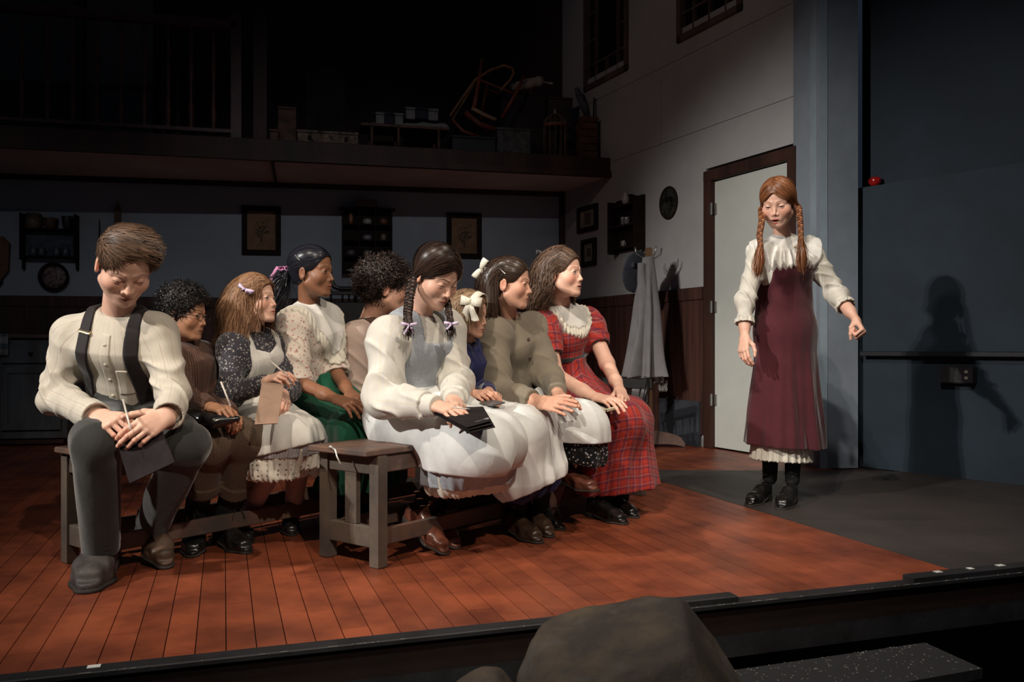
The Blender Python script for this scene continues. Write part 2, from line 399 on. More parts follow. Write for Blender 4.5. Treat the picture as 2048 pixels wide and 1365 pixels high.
# ---------------------------------------------------------------- head (local: x = person's right, y = forward, z = up, eye line z=0)
def frame(fwd, up=(0, 0, 1), roll=0.0):
    Y = nz(fwd); X = nz(np.cross(Y, up)); Z = np.cross(X, Y)
    c, s = math.cos(roll), math.sin(roll)
    X2 = X * c + Z * s; Z2 = Z * c - X * s
    return np.stack([X2, Y, Z2], 1)
CRAN_C = np.array([0, -.014, .036]); CRAN_R = np.array([.0755, .098, .083])
def head_sdf(h):
    jw = h.get('jaw', 1.0); no = h.get('nose', 1.0); op = h.get('open', .6); mo = h.get('mouth', 0.0); chk = h.get('cheek', 1.09); lip = h.get('lip', 1.0)
    nk = h['_neck']; nr = h.get('neckr', .052)
    def f(p):
        ax = p.copy(); ax[:, 0] = np.abs(p[:, 0])
        d = ell(p, CRAN_C, CRAN_R)
        d = smin(d, ell(p, (0, .022, -.028), (.0645 * jw, .062, .083)), .022)
        d = smin(d, rc(ax, (.053 * jw, .004, -.056), (.017 * jw, .060, -.096), .016, .017), .024)
        d = smin(d, sph(p, (0, .071, -.097), .0165), .016)
        d = smin(d, sph(ax, (.040, .049, -.030), .0245 * chk), .022)
        d = smin(d, rc(ax, (.012, .077, .017), (.045, .058, .016), .0105, .009), .012)
        # sockets
        d = smax(d, -ell(ax, (.032, .094, -.004), (.0175, .017, .0115)), .011)
        # nose
        n = rc(p, (0, .0775, .004), (0, .0945 + .003 * no, -.0345), .0064, .0078 * no)
        n = smin(n, sph(ax, (.0108 * no, .0875, -.040), .0062 * no), .007)
        d = smin(d, n, .011)
        d = smax(d, -sph(ax, (.0058 * no, .094, -.0475), .0031), .003)
        # muzzle and lips
        d = smin(d, ell(p, (0, .067, -.064), (.03, .0235, .025)), .014)
        g = mo * .008
        up = rc(ax, (.0045, .0875, -.0645 + g * .2), (.0215 - g * .3, .0775, -.0675), .0050 * lip, .0026)
        lo = rc(ax, (.0, .0855, -.0735 - g), (.0185 - g * .3, .0765, -.0705 - g * .3), .0060 * lip, .003)
        d = smin(d, np.minimum(up, lo), .0045)
        d = smax(d, -ell(p, (0, .0915, -.0685 - g * .4), (.022 - g * .5, .0085 + g, .0012 + g * .75)), .0022)
        # eyeball and lids
        eb = sph(ax, (.0315, .0695, -.002), .0142)
        z = p[:, 2] + .002; xx = ax[:, 0] - .0305
        # upper lid lower edge / lower lid upper edge curves
        hw = .0122; u = np.clip(1 - (xx / hw) ** 2, 0, 1)
        top = -.0032 + (.0020 + .0068 * op) * np.sqrt(u) + .0012 * xx / hw; bot = -.0035 - (.001 + .0040 * min(op, .6)) * u
        lid = np.maximum(eb, np.minimum(np.minimum(top - z, z - bot), (hw - np.abs(xx)) * .6))
        d = smin(d, lid, .0035)
        cut = np.maximum(np.maximum(z - top, bot - z), np.maximum(np.abs(xx) - hw, .069 - p[:, 1] + np.abs(xx) * .35))
        d = np.maximum(d, -cut)
        # ears
        Re = frame((.25, .97, 0), roll=0); e = ell(ax, (.0775, -.012, -.012), (.0075, .0175, .0295), Re)
        e = smax(e, -ell(ax, (.0865, -.008, -.011), (.0065, .0105, .019)), .003)
        e = smin(e, rc(ax, (.079, -.004, -.006), (.076, -.002, -.026), .0035, .0045), .003)
        d = smin(d, e, .006)
        # neck
        d = smin(d, rc(p, (0, -.022, -.055), nk, nr * .98, nr * 1.1), .016)
        return d
    return f
def head_col(h):
    base = np.array(h['skin']); lipc = np.array(h.get('lipc', (.42, .13, .11))); brow = np.array(h.get('browc', (.06, .03, .02)))
    mo = h.get('mouth', 0.0); op = h.get('open', .6); g = mo * .008; bl = h.get('blush', .35)
    def c(V):
        ax = V.copy(); ax[:, 0] = np.abs(ax[:, 0]); n = len(V); C = np.tile(base, (n, 1))
        def blend(m, col): C[:] = C * (1 - m[:, None]) + np.asarray(col) * m[:, None]
        S = lambda d, w: np.clip(.5 - d / w, 0, 1)
        blend(S(sph(ax, (.045, .065, -.032), .02), .03) * bl, base * np.array([1.02, .62, .55]))
        blend(S(sph(V, (0, .105, -.038), .010), .012) * bl * .8, base * np.array([1.02, .7, .62]))
        blend(S(sph(ax, (.08, -.012, -.012), .028), .02) * bl, base * np.array([1.0, .66, .55]))
        up = rc(ax, (.0045, .0895, -.0645 + g * .2), (.0225, .0785, -.0675), .0068, .003)
        lo = rc(ax, (.0, .0875, -.0735 - g), (.0195, .0775, -.0705 - g * .3), .0076, .0035)
        blend(S(np.minimum(up, lo), .003) * .8, lipc)
        blend(S(ell(V, (0, .086, -.0685 - g * .4), (.0215, .02, .0014 + g * .75)), .0015) * (.85), (.04, .012, .01))
        # brows (tapered band along an arch)
        q = ax.copy(); q[:, 1] = 0; q = q.astype(np.float32)
        b = np.minimum(rc(q, (.013, 0, .0195), (.034, 0, .0240), .0026, .0024), rc(q, (.034, 0, .0240), (.05, 0, .0175), .0024, .0008))
        b = np.where(V[:, 1] > .04, b, 1); blend(S(b, .003) * h.get('browk', .75), brow)
        # lashes: thin line along the lid edges
        z = V[:, 2] + .002; xx = ax[:, 0] - .0305; u = np.clip(1 - (xx / .0126) ** 2, 0, 1)
        top = -.0032 + (.0020 + .0068 * op) * np.sqrt(u) + .0012 * xx / .013; m = np.where((V[:, 1] > .06) & (np.abs(xx) < .0155), np.abs(z - top - .0004), 1)
        blend(S(m - .0014, .0012) * .85, (.02, .012, .01))
        blend(np.where((V[:, 1] > .045) & (np.abs(V[:, 0]) < .052), S(ell(ax, (.032, .08, -.014), (.016, .02, .007)), .006), 0) * .25, base * np.array([.72, .5, .5]))
        return {'col': C}
    return c
def eye_mesh(gaze, iris, R, C, s, sx):
    n, m = 20, 28; V = []
    for i in range(n + 1):
        th = math.pi * i / n
        for j in range(m): ph = 2 * math.pi * j / m; V.append((math.sin(th) * math.cos(ph), math.cos(th), math.sin(th) * math.sin(ph)))
    V = np.array(V); Fr = frame(gaze); N = V @ Fr.T
    ang = np.degrees(np.arccos(np.clip(V[:, 1], -1, 1)))
    col = np.tile(np.array([.40, .35, .33]), (len(V), 1)); col[ang < 40] = np.array(iris) * .4; col[ang < 35] = iris; col[ang < 16] = (.005, .005, .005)
    Q = np.array([[i * m + j, (i + 1) * m + j, (i + 1) * m + (j + 1) % m, i * m + (j + 1) % m] for i in range(n) for j in range(m)])
    W = ((N * .0124 + np.array([sx * .0315, .0695, -.002])) * s) @ R.T + C
    return W, Q[:, ::-1], {'col': col}

# ---------------------------------------------------------------- hair
def tubes(Pth, rad, n=3, rnd=None, flat=1.0):
    """Pth (S,K,3), rad (K,) or (S,K) -> verts, quads, rnd attribute"""
    S, K, _ = Pth.shape; rad = np.broadcast_to(np.asarray(rad, float), (S, K))
    T = np.gradient(Pth, axis=1); T /= np.maximum(np.linalg.norm(T, axis=2, keepdims=True), 1e-9)
    if n == 1:      # flat locks lying on the head
        Sd = np.cross(T, Pth - Pth[:, :1].mean(0)); Sd /= np.maximum(np.linalg.norm(Sd, axis=2, keepdims=True), 1e-9)
        V = np.stack([Pth - Sd * rad[..., None], Pth + Sd * rad[..., None]], 2); b = (np.arange(S)[:, None] * K + np.arange(K - 1)[None]) * 2
        Q = np.stack([b, b + 1, b + 3, b + 2], -1).reshape(-1, 4); rnd = np.random.default_rng(3).random(S) ** 1.3 if rnd is None else rnd
        return V.reshape(-1, 3), Q, {'rnd': np.repeat(rnd, K * 2)}
    up = np.tile(np.array([.31, .22, .92]), (S, K, 1)); U = np.cross(T, up); U /= np.maximum(np.linalg.norm(U, axis=2, keepdims=True), 1e-9); W = np.cross(T, U)
    V = np.stack([Pth + rad[..., None] * (math.cos(2 * math.pi * j / n) * U * flat + math.sin(2 * math.pi * j / n) * W) for j in range(n)], 2)
    base = (np.arange(S)[:, None, None] * K + np.arange(K - 1)[None, :, None]) * n
    j = np.arange(n)[None, None]; j2 = (j + 1) % n
    Q = np.stack([base + j, base + j2, base + n + j2, base + n + j], -1).reshape(-1, 4)
    rnd = np.random.default_rng(3).random(S) if rnd is None else rnd
    return V.reshape(-1, 3), Q, {'rnd': np.repeat(rnd, K * n)}
def hair_cap(hl, off=.009):
    """skull cap; hl(p) > 0 inside the hair region"""
    def f(p):
        d = ell(p, CRAN_C, CRAN_R) - off
        d = smin(d, ell(p, (0, -.05, -.03), (.05, .04, .045)) - off * .6, .03)
        return smax(d, -hl(p), .006)
    return f
def hairline(front=.0, side=.0, nape=-.07, ear=0):
    def g(p):     # positive where hair grows
        ax = np.abs(p[:, 0]); y = p[:, 1]; z = p[:, 2]
        face = 1.0 - np.sqrt((p[:, 0] / .064) ** 2 + (np.maximum(z + .0, 0) / (.078 + front)) ** 2)      # >0 in face column
        a = np.where(y > .02 + side, -face * .07, 1)
        b = np.where((z < .0), .008 + side - y - np.maximum(-z - .02, 0) * .8, 1)
        if ear: b = np.minimum(b, (np.sqrt(((y + .004) / .030) ** 2 + ((z + .012) / .040) ** 2) - 1) * .03 + (ax < .05))
        return np.minimum(np.minimum(a, b), z - nape)
    return g
def scalp_roots(n, hl, rng, zmin=-.06):
    v = rng.normal(size=(n * 5, 3)); v /= np.linalg.norm(v, axis=1, keepdims=True)
    p = CRAN_C + v * (CRAN_R + .002); k = (hl(p) > .001) & (p[:, 2] > zmin); return p[k][:n]
def push(p, off, extra=()):
    q = (p - CRAN_C) / (CRAN_R + off); r = np.linalg.norm(q, axis=-1, keepdims=True); p = np.where(r < 1, CRAN_C + q / np.maximum(r, 1e-6) * (CRAN_R + off), p)
    for c, rr in extra:
        q = p - np.asarray(c); r = np.linalg.norm(q, axis=-1, keepdims=True); p = np.where(r < rr, np.asarray(c) + q / np.maximum(r, 1e-6) * rr, p)
    return p
def grow(roots, flow, K, ds, off, rng, jit=.12, extra=(), lay=.006):
    p = roots.copy(); off_i = off + rng.random((len(p), 1)) * lay; p = push(p, off_i); out = [p]
    w_ = roots @ rng.normal(size=(3, 9)) * 42 + rng.random(9) * 6; w_ = np.sin(w_)
    J = (rng.normal(size=p.shape) * .3 + w_[:, :3] + w_[:, 3:6] * w_[:, 6:]) * jit * .6
    for k in range(1, K):
        d = flow(p, k / K, roots) + J; d /= np.maximum(np.linalg.norm(d, axis=1, keepdims=True), 1e-9)
        dd = ds[:, None] if isinstance(ds, np.ndarray) else ds
        p = push(p + d * dd, off_i, extra); out.append(p)
    return np.stack(out, 1)
def curl(Pth, amp, turns, rng, start=.25):
    S, K, _ = Pth.shape; T = np.gradient(Pth, axis=1); T /= np.maximum(np.linalg.norm(T, axis=2, keepdims=True), 1e-9)
    U = np.cross(T, np.array([.3, .5, .81])); U /= np.maximum(np.linalg.norm(U, axis=2, keepdims=True), 1e-9); W = np.cross(T, U)
    t = np.linspace(0, 1, K)[None, :, None]; ph = rng.random((S, 1, 1)) * 6.28; a = amp * np.clip((t - start) / (1 - start), 0, 1) ** .7
    w = 2 * math.pi * turns * (1 + .2 * rng.normal(size=(S, 1, 1))) * t + ph
    return Pth + a * (np.cos(w) * U + np.sin(w) * W)
def braid(path, r, turns, K=None, taper=.75):
    """three woven strands along a path; returns (3,K,3), radii"""
    path = np.asarray(path, float); K = K or int(turns * 10)
    s = np.linspace(0, len(path) - 1, K); i = np.minimum(s.astype(int), len(path) - 2); c = path[i] + (path[i + 1] - path[i]) * (s - i)[:, None]
    T = np.gradient(c, axis=0); T /= np.linalg.norm(T, axis=1, keepdims=True); U = np.cross(T, (.2, 1, .1)); U /= np.linalg.norm(U, axis=1, keepdims=True); W = np.cross(T, U)
    t = np.linspace(0, 1, K); out = []; sc = 1 - (1 - taper) * t
    for j in range(3):
        a = 2 * math.pi * (turns * t + j / 3); out.append(c + U * (r * 1.05 * sc * np.sin(a))[:, None] + W * (r * .6 * sc * np.sin(2 * a))[:, None])
    return np.stack(out), np.tile(r * .72 * sc, (3, 1))
def tuft(a, d, L, n, spread, rng, K=8, r0=.004, droop=0.0):
    a = np.asarray(a, float); d = nz(d); t = np.linspace(0, 1, K)[None, :, None]
    o = rng.normal(size=(n, 1, 3)) * r0; e = rng.normal(size=(n, 1, 3)) * spread
    return a + o + d * L * t * (1 - .25 * rng.random((n, 1, 1))) + e * L * np.sin(t * 2.2) + np.array([0, 0, -1.0]) * droop * L * t * t

# ---------------------------------------------------------------- hand (local: y = wrist to knuckles, z = back of hand)
def hand_piece(W, d, n, elbow, side, curl=(.35, .4, .45, .5), thumb=(.5, .5), s=1.0, skin=(.6, .35, .25), upper=None, fr=(.027, .04), h=.0023, spread=0.0, wslim=1.0):
    Y = nz(d); Z = nz(np.asarray(n) - Y * np.dot(n, Y)); X = np.cross(Y, Z); R = np.stack([X, Y, Z], 1)
    W = np.asarray(W, float); el = ((np.asarray(elbow) - W) @ R) / s; ua = None if upper is None else ((np.asarray(upper) - W) @ R) / s
    th = 1 if side == 'L' else -1
    bx = [.0265, .009, -.0088, -.0255]; by = [.083, .088, .083, .074]
    L = [(.041, .025, .019), (.045, .028, .02), (.042, .026, .0195), (.032, .019, .0175)]; rr = [.0086, .0088, .0083, .0073]
    caps = []; nails = []
    for i in range(4):
        b = np.array([th * bx[i], by[i], .002 - .002 * abs(i - 1)]); w = np.array([th * bx[i] * .62, .012, 0]); caps.append(('p', w, b, .0125, .0108 if i < 3 else .0098))
        ang = 0; c = curl[i]; p = b; sp = th * (.12 + spread) * (1.3 - i) * .35
        for k, (l, a) in enumerate(zip(L[i], (62, 78, 48))):
            ang += math.radians(a) * c; dv = np.array([math.sin(sp) * math.cos(ang), math.cos(ang) * math.cos(sp), -math.sin(ang)])
            q = p + dv * l; caps.append((i, p, q, rr[i] * (1 - .07 * k), rr[i] * (.95 - .1 * k))); p = q
        nails.append((p - dv * .004 + np.array([0, math.sin(ang), math.cos(ang)]) * rr[i] * .55))
    a, b = thumb      # a: 0 flat beside the palm .. 1 across the palm, b: bend
    t0 = np.array([th * .016, .014, -.006]); d1 = nz([th * (.85 - .75 * a), .75, -.25 - .65 * a]); t1 = t0 + d1 * .045
    d2 = nz([th * (.55 - 1.0 * a), .9, -.15 - .5 * a - .1 * b]); t2 = t1 + d2 * .033; d3 = nz([th * (.45 - 1.1 * a - .7 * b), 1, -.1 - .3 * a - .5 * b]); t3 = t2 + d3 * .025
    def f(p):
        pal = None; D = None
        for c in caps:
            if c[0] == 'p':
                x = rc(p, c[1], c[2], c[3], c[4]); pal = x if pal is None else smin(pal, x, .012)
        tb = rc(p, t0, t1, .014, .0115); pal = smin(pal, tb, .014)
        tt = smin(rc(p, t1, t2, .0108, .0096), rc(p, t2, t3, .0095, .0078), .004); D = smin(pal, tt, .006)
        for i in range(4):
            x = None
            for c in caps:
                if c[0] == i: y = rc(p, c[1], c[2], c[3], c[4]); x = y if x is None else smin(x, y, .003)
            D = smin(D, x, .0035)
        e = ecap(p, (0, .006, 0), el * .35, (fr[0] * wslim, fr[0] * .72 * wslim), ((fr[0] + fr[1]) * .52, (fr[0] * .8 + fr[1]) * .5), (1, 0, 0), (0, 0, 1))
        D = smin(D, e, .016); D = smin(D, rc(p, el * .3, el, (fr[0] + fr[1]) * .47, fr[1]), .015)
        if ua is not None: D = smin(D, rc(p, el, ua, fr[1] * 1.02, fr[1] * 1.18), .02)
        return D
    pts = [np.array([0, 0, 0]), el] + ([ua] if ua is not None else []) + [c[2] for c in caps] + [t1, t2, t3]
    lo, hi = bounds(pts, .05)
    base = np.array(skin)
    def col(V):
        C = np.tile(base, (len(V), 1)); m = np.zeros(len(V)); Vf = V.astype(np.float32)
        for c in caps:
            if c[0] != 'p': m = np.maximum(m, np.clip(1 - sph(Vf, c[2], .009) / .008, 0, 1) * .35)
        C = C * (1 - m[:, None]) + base * np.array([1.03, .72, .62]) * m[:, None]
        nm = np.zeros(len(V))
        for q in nails: nm = np.maximum(nm, np.clip(1.5 - sph(Vf, q, .0045) / .0015, 0, 1))
        C = C * (1 - .5 * nm[:, None]) + np.clip(base * np.array([1.2, 1.12, 1.1]), 0, .9) * .5 * nm[:, None]
        return {'col': C}
    return Piece(f, lo, hi, h / s * 1.0, R, W, s, col)

# ---------------------------------------------------------------- shoes
def shoe(parent, heel, toe, up=(0, 0, 1), ankle=None, mat=None, sole=None, lace=None, kind='boot', s=1.0, heel_h=.022, sock=None, label=None, shaft=.17, pt=1.0):
    heel = np.asarray(heel, float); toe = np.asarray(toe, float); Y = nz(toe - heel); Z = nz(np.asarray(up) - Y * np.dot(up, Y)); X = np.cross(Y, Z)
    R = np.stack([X, Y, Z], 1); s = np.linalg.norm(toe - heel) / .275
    an = ((np.asarray(ankle) - heel) @ R) / s if ankle is not None else np.array([0, .05, .25]); ad = nz(an - np.array([0, .052, .07]))
    def outline(p, g=0.0):
        q = p.copy(); q[:, 2] = 0; d = rc(q, (0, .036, 0), (0, .10, 0), .031 + g, .029 + g)
        d = smin(d, rc(q, (0, .10, 0), (.002, .19, 0), .029 + g, .041 + g), .02); return smin(d, rc(q, (.002, .19, 0), (0, .242 + .006 * pt, 0), .041 + g, .027 / pt + g), .02)
    sy = lambda p: (heel_h - .008) * np.clip((.155 - p[:, 1]) / .08, 0, 1)
    def fs(p):
        base = np.maximum(outline(p, .0015), np.maximum(p[:, 2] - sy(p) - .009, sy(p) - p[:, 2]))
        hb = np.maximum(np.maximum(outline(p, .001), p[:, 1] - .072), np.maximum(-p[:, 2], p[:, 2] - sy(p) - .005)); return np.minimum(base, hb)
    top = np.array([0, .052, .07]) + ad * shaft
    def fu(p):
        d = ecap(p, (0, .04, .045), (0, .10, .05), (.033, .034), (.033, .036), (1, 0, 0), (0, 0, 1))
        d = smin(d, ecap(p, (0, .10, .058), (0, .185, .036), (.032, .036), (.041, .026), (1, 0, 0), (0, 0, 1)), .02)
        d = smin(d, ecap(p, (0, .19, .035), (0, .238, .031), (.04, .026), (.031 / pt, .017), (1, 0, 0), (0, 0, 1)), .015)
        if kind in ('boot', 'tall'):
            d = smin(d, rc(p, (0, .05, .06), top, .036, .044), .025)
            d = np.maximum(d, (p - top) @ ad.astype(np.float32))
            d = d - wrk(p, .0016, 70, 1, (.5, 1, 1.6))
            d = np.maximum(d, -np.maximum(rc(p, (0, .05, .10), top + ad * .05, .034, .041), .05 - p[:, 2]))
        elif kind == 'oxford':
            d = smin(d, rc(p, (0, .046, .05), (0, .05, .082), .034, .034), .02); pl = p[:, 2] - (.088 - .1 * np.clip(p[:, 1] - .07, 0, .03)); d = np.maximum(d, pl)
            d = d - wrk(p, .0012, 80, 2)
        else:       # strap shoe: open top with a bar across the instep
            cut = np.maximum(rc(p, (0, .03, .09), (0, .15, .075), .031, .027), -1)
            d = smax(d, -cut, .004); d = np.maximum(d, p[:, 2] - .066)
            bar = np.abs(ecap(p, (0, .095, .05), (0, .108, .053), (.036, .0335), (.036, .0335), (1, 0, 0), (0, 0, 1))) - .0025
            bar = np.maximum(bar, np.abs(p[:, 1] - .1 + (p[:, 2] - .05) * .2) - .008); d = np.minimum(d, np.maximum(bar, .03 - p[:, 2]))
        d = smin(d, np.maximum(outline(p, -.003), p[:, 2] - sy(p) - .020), .014)
        d = np.maximum(d, sy(p) + .007 - p[:, 2])
        return smax(d, outline(p, .001), .008)
    o = new_obj('boot' if kind in ('boot', 'tall') else 'shoe', mat, parent)
    if label: o['label'] = label
    queue(o, [Piece(fu, (-.075, -.09, 0), (.075, .30, max(.14, top[2] + .04)), .0042, R, heel, s)])
    so = new_obj('sole', sole, o); queue(so, [Piece(fs, (-.06, -.02, -.01), (.06, .30, .045), .0042, R, heel, s)])
    if lace is not None:
        mb = MB(); w = lambda q: (np.asarray(q) * s) @ R.T + heel
        rows = 6 if kind != 'oxford' else 4
        for k in range(rows):
            t = k / (rows - 1)
            if kind == 'oxford': c0 = lerp(np.array([0, .155, .068]), np.array([0, .095, .096]), t)
            elif t < .5: c0 = lerp(np.array([0, .15, .071]), np.array([0, .092, .098]), t * 2)
            else: c0 = lerp(np.array([0, .0925, .098]), top + np.array([0, .043, -.01]), t * 2 - 1)
            a, b = c0 + np.array([-.013, -.003, -.001]), c0 + np.array([.013, .004, -.001])
            for u, v in ((a, b), (a * np.array([-1, 1, 1]), b * np.array([-1, 1, 1]))): mb.tube([w(u), w((u + v) / 2 + np.array([0, .0015, .004])), w(v)], .0018 * s, 5)
        c0 = w(c0 + np.array([0, .004, .003]))
        for sg in (-1, 1):
            mb.tube([c0, c0 + R @ np.array([sg * .02, .012, .008]) * s, c0 + R @ np.array([sg * .034, .012, -.012]) * s, c0 + R @ np.array([sg * .012, .008, -.006]) * s], .0016 * s, 5)
            mb.tube([c0, c0 + R @ np.array([sg * .012, .02, -.012]) * s, c0 + R @ np.array([sg * .026, .026, -.05]) * s], .0014 * s, 5)
        mb.obj('laces', lace, o, True)
    return o

# ---------------------------------------------------------------- figure
class Fig:
    def __init__(s, name_label, J, head, sc=1.0, torso=None, female=True, base=None):
        for k_ in J: J[k_] = np.asarray(J[k_], float)
        s.J = J; s.sc = sc; s.h = head; s.fem = female
        r = nz(J['sr'] - J['sl']); up = nz(J['nek'] - J['pel']); s.fw = nz(np.cross(up, r)); s.r = nz(np.cross(s.fw, up)); s.up = up
        J.setdefault('wai', lerp(J['pel'], J['nek'], .42)); J.setdefault('che', lerp(J['pel'], J['nek'], .74) + s.fw * .01)
        base = J['pel'] * np.array([1, 1, 0]) if base is None else base
        s.o = new_obj('person', skin_mat('skin'), None, base); tag(s.o, name_label, 'person')
        s.pieces = []
        # head piece
        R = frame(head['fwd'], head.get('up', (0, 0, 1)), head.get('roll', 0)); s.R = R; s.C = np.asarray(head['c'], float); s.hs = head.get('s', 1.0)
        head['_neck'] = tuple(((J['nek'] - s.up * .01 - s.C) @ R) / s.hs)
        nk = np.array(head['_neck']); lo = np.minimum([-.1, -.13, -.13], nk - .065); hi = np.maximum([.1, .13, .135], nk + .065)
        s.pieces.append(Piece(head_sdf(head), lo, hi, .0023, R, s.C, s.hs, head_col(head)))
        s.body()
        for sx, nm in ((1, 'eye'), (-1, 'eye')):
            g = head.get('gaze', (0, 1, -.05)); g = (g[0], g[1], g[2])
            e = new_obj('eye', col_mat('eyeball', .12, .6, .6), s.o); W, Q, at = eye_mesh(g, head.get('iris', (.05, .03, .02)), R, s.C, s.hs, sx)
            fill_mesh(e.data, W - world_org(e), Q, True, at)
    def w2(s, q): return (np.asarray(q, float) * s.hs) @ s.R.T + s.C      # head local -> world
    def l2(s, q): return ((np.asarray(q, float) - s.C) @ s.R) / s.hs
    def body(s):
        """coarse continuous trunk and legs, hidden under the clothes"""
        J = s.J; c = s.sc
        def f(p):
            d = s.torso(p, -.022 * c)
            for a in ('l', 'r'):
                if 'h' + a in J and 'k' + a in J:
                    d = smin(d, rc(p, J['h' + a], J['k' + a], .062 * c, .045 * c), .03)
                    if 'a' + a in J: d = smin(d, rc(p, J['k' + a], J['a' + a], .044 * c, .03 * c), .02)
                if 'e' + a in J: d = smin(d, rc(p, J['s' + a], J['e' + a], .036 * c, .03 * c), .02)
            return d
        pts = list(J.values()); lo, hi = bounds(pts, .16)
        base = np.array(s.h.get('legskin', s.h['skin']))
        s.pieces.append(Piece(f, lo, hi, .011, None, attr=lambda V: {'col': np.tile(base, (len(V), 1))}, newton=False))
    def torso(s, p, off=0.0, waist=None, bust=None):
        J = s.J; c = s.sc; X, Y = s.r, s.fw; fem = s.fem
        wp = (.155 * c, .115 * c); ww = ((.118 if fem else .14) * c, (.088 if fem else .105) * c); wc = ((.142 if fem else .165) * c, (.10 if fem else .115) * c)
        d = ecap(p, J['pel'], J['wai'], wp, ww, X, Y)
        d = smin(d, ecap(p, J['wai'], J['che'], ww, wc, X, Y), .04)
        top = J['nek'] - s.up * .045 * c
        d = smin(d, ecap(p, J['che'], top, wc, (.095 * c, .062 * c), X, Y), .04)
        d = smin(d, smin(rc(p, top + s.up * .01, J['sl'], .052 * c, .05 * c), rc(p, top + s.up * .01, J['sr'], .052 * c, .05 * c), .03), .045)
        b = fem * getattr(s, 'bust', .62) if bust is None else bust
        if b:
            for sg in (-1, 1): d = smin(d, sph(p, J['che'] + X * sg * .062 * c + Y * .058 * c - s.up * .02 * c, .05 * c * b), .04)
        return d - off
    def sleeve(s, p, a, off=0.0, r=(.06, .052, .045, .04), end=1.0, puff=None, wr=(.006, 34)):
        """upper arm and forearm sleeve; end: fraction of forearm covered (<=0: ends on the upper arm)"""
        J = s.J; c = s.sc; S, E, W = J['s' + a], J['e' + a], J['w' + a]
        if end > 0:
            We = lerp(E, W, end); d = smin(rc(p, S, E, r[0] * c, r[1] * c), rc(p, E, We, r[2] * c, r[3] * c), .03 * c)
            d = np.maximum(d, (p - We.astype(np.float32)) @ nz(W - E).astype(np.float32) - .004)
        else:
            Ee = lerp(S, E, 1 + end); d = rc(p, S, Ee, r[0] * c, r[1] * c)
            d = np.maximum(d, (p - Ee.astype(np.float32)) @ nz(E - S).astype(np.float32) - .004)
        if puff is not None: d = smin(d, sph(p, lerp(S, E, puff[0]), puff[1] * c), .03)
        if wr:
            el = np.exp(-(sph(p, E, 0) / (.10 * c)) ** 2); d = d - wrk(p, wr[0] * .4, wr[1] * .8, a == 'l')
            for A_, B_, sd in ((S, E, .4), (E, W, 2.1)):
                if end <= 0 and sd > 1: continue
                n_ = nz(B_ - A_); u_ = nz(np.cross(n_, s.fw + .3 * s.up)); v_ = np.cross(n_, u_); q = p - A_.astype(np.float32)
                al = q @ n_.astype(np.float32); ph = np.arctan2(q @ v_.astype(np.float32), q @ u_.astype(np.float32)); ab_ = np.linalg.norm(B_ - A_)
                rdg = 1.12 - np.sqrt(np.sin(al * wr[1] * .95 + 1.4 * np.sin(ph + sd + al * 6) + .6 * np.sin(2 * ph + al * 13) + sd) ** 2 + .03); g_ = np.clip(al / .05, 0, 1) * np.clip((ab_ + .03 - al) / .04, 0, 1)
                d = d - wr[0] * 1.6 * g_ * (.5 + el) * (rdg ** 3 - .3)
        return d - off
    def add(s, name, f, keys, pad, mat, h=.006, patf='body', parent=None, lo=None, hi=None, label=None, newton=True):
        pts = [s.J[k] if isinstance(k, str) else k for k in keys]; o = new_obj(name, mat, parent or s.o)
        if label: o['label'] = label
        a, b = bounds(pts, pad)
        if lo is not None: a = np.maximum(a, lo)
        if hi is not None: b = np.minimum(b, hi)
        if patf == 'body': bones = s.bones(); pf = lambda V: {'pat': seg_pat(V, bones, s.fw)}
        elif patf is None: pf = None
        else: pf = lambda V: {'pat': patf(V)}
        queue(o, [Piece(f, a, b, h, attr=pf, newton=newton)]); return o
    def bones(s):
        J = s.J; c = s.sc; B = [(J['pel'], J['nek'], .15 * c)]
        for a in 'lr':
            if 'e' + a in J: B += [(J['s' + a] , J['e' + a], .05 * c), (J['e' + a], J['w' + a], .045 * c)]
        return B
    def legbones(s):
        J = s.J; c = s.sc; B = []
        for a in 'lr':
            if 'k' + a in J: B += [(J['h' + a], J['k' + a], .09 * c), (J['k' + a], J['a' + a], .07 * c)]
        return B
    def hand(me, a, d, n, **k):
        kw = dict(s=me.sc * .98, skin=me.h['skin']); kw.update(k); bare = kw.pop('bare', False)
        me.pieces.append(hand_piece(me.J['w' + a], d, n, me.J['e' + a], a.upper(), upper=me.J['s' + a] if bare else None, **kw))
    def shirt(s, mat, arms='lr', off=0.0, sl={}, waistcut=None, name='shirt', h=.006, wr=(.004, 22), k=.035, cut=None):
        sl = dict(sl); J = s.J
        def f(p):
            d = s.torso(p, off + .004)
            if wr: d = d - wrk(p, wr[0], wr[1], 0.7, (1, 1, .55))
            for a in arms: d = smin(d, s.sleeve(p, a, **(sl.get(a, sl.get('*', {})))), k * s.sc)
            d = smax(d, -(rc(p, J['nek'] - s.up * .03, J['nek'] + s.up * .2, .046 * s.sc, .07 * s.sc)), .008)
            if waistcut is not None: d = np.maximum(d, -(p - np.asarray(waistcut, np.float32)) @ s.up.astype(np.float32))
            if cut is not None: d = np.maximum(d, cut(p))
            return d
        s.f_shirt = f; s.f_torso = lambda p: s.torso(p, off + .004) - (wrk(p, wr[0], wr[1], .7, (1, 1, .55)) if wr else 0); keys = ['pel', 'nek', 'sl', 'sr'] + [x for a in arms for x in ('e' + a, 'w' + a)]
        return s.add(name, f, keys, .17 * s.sc, mat, h)
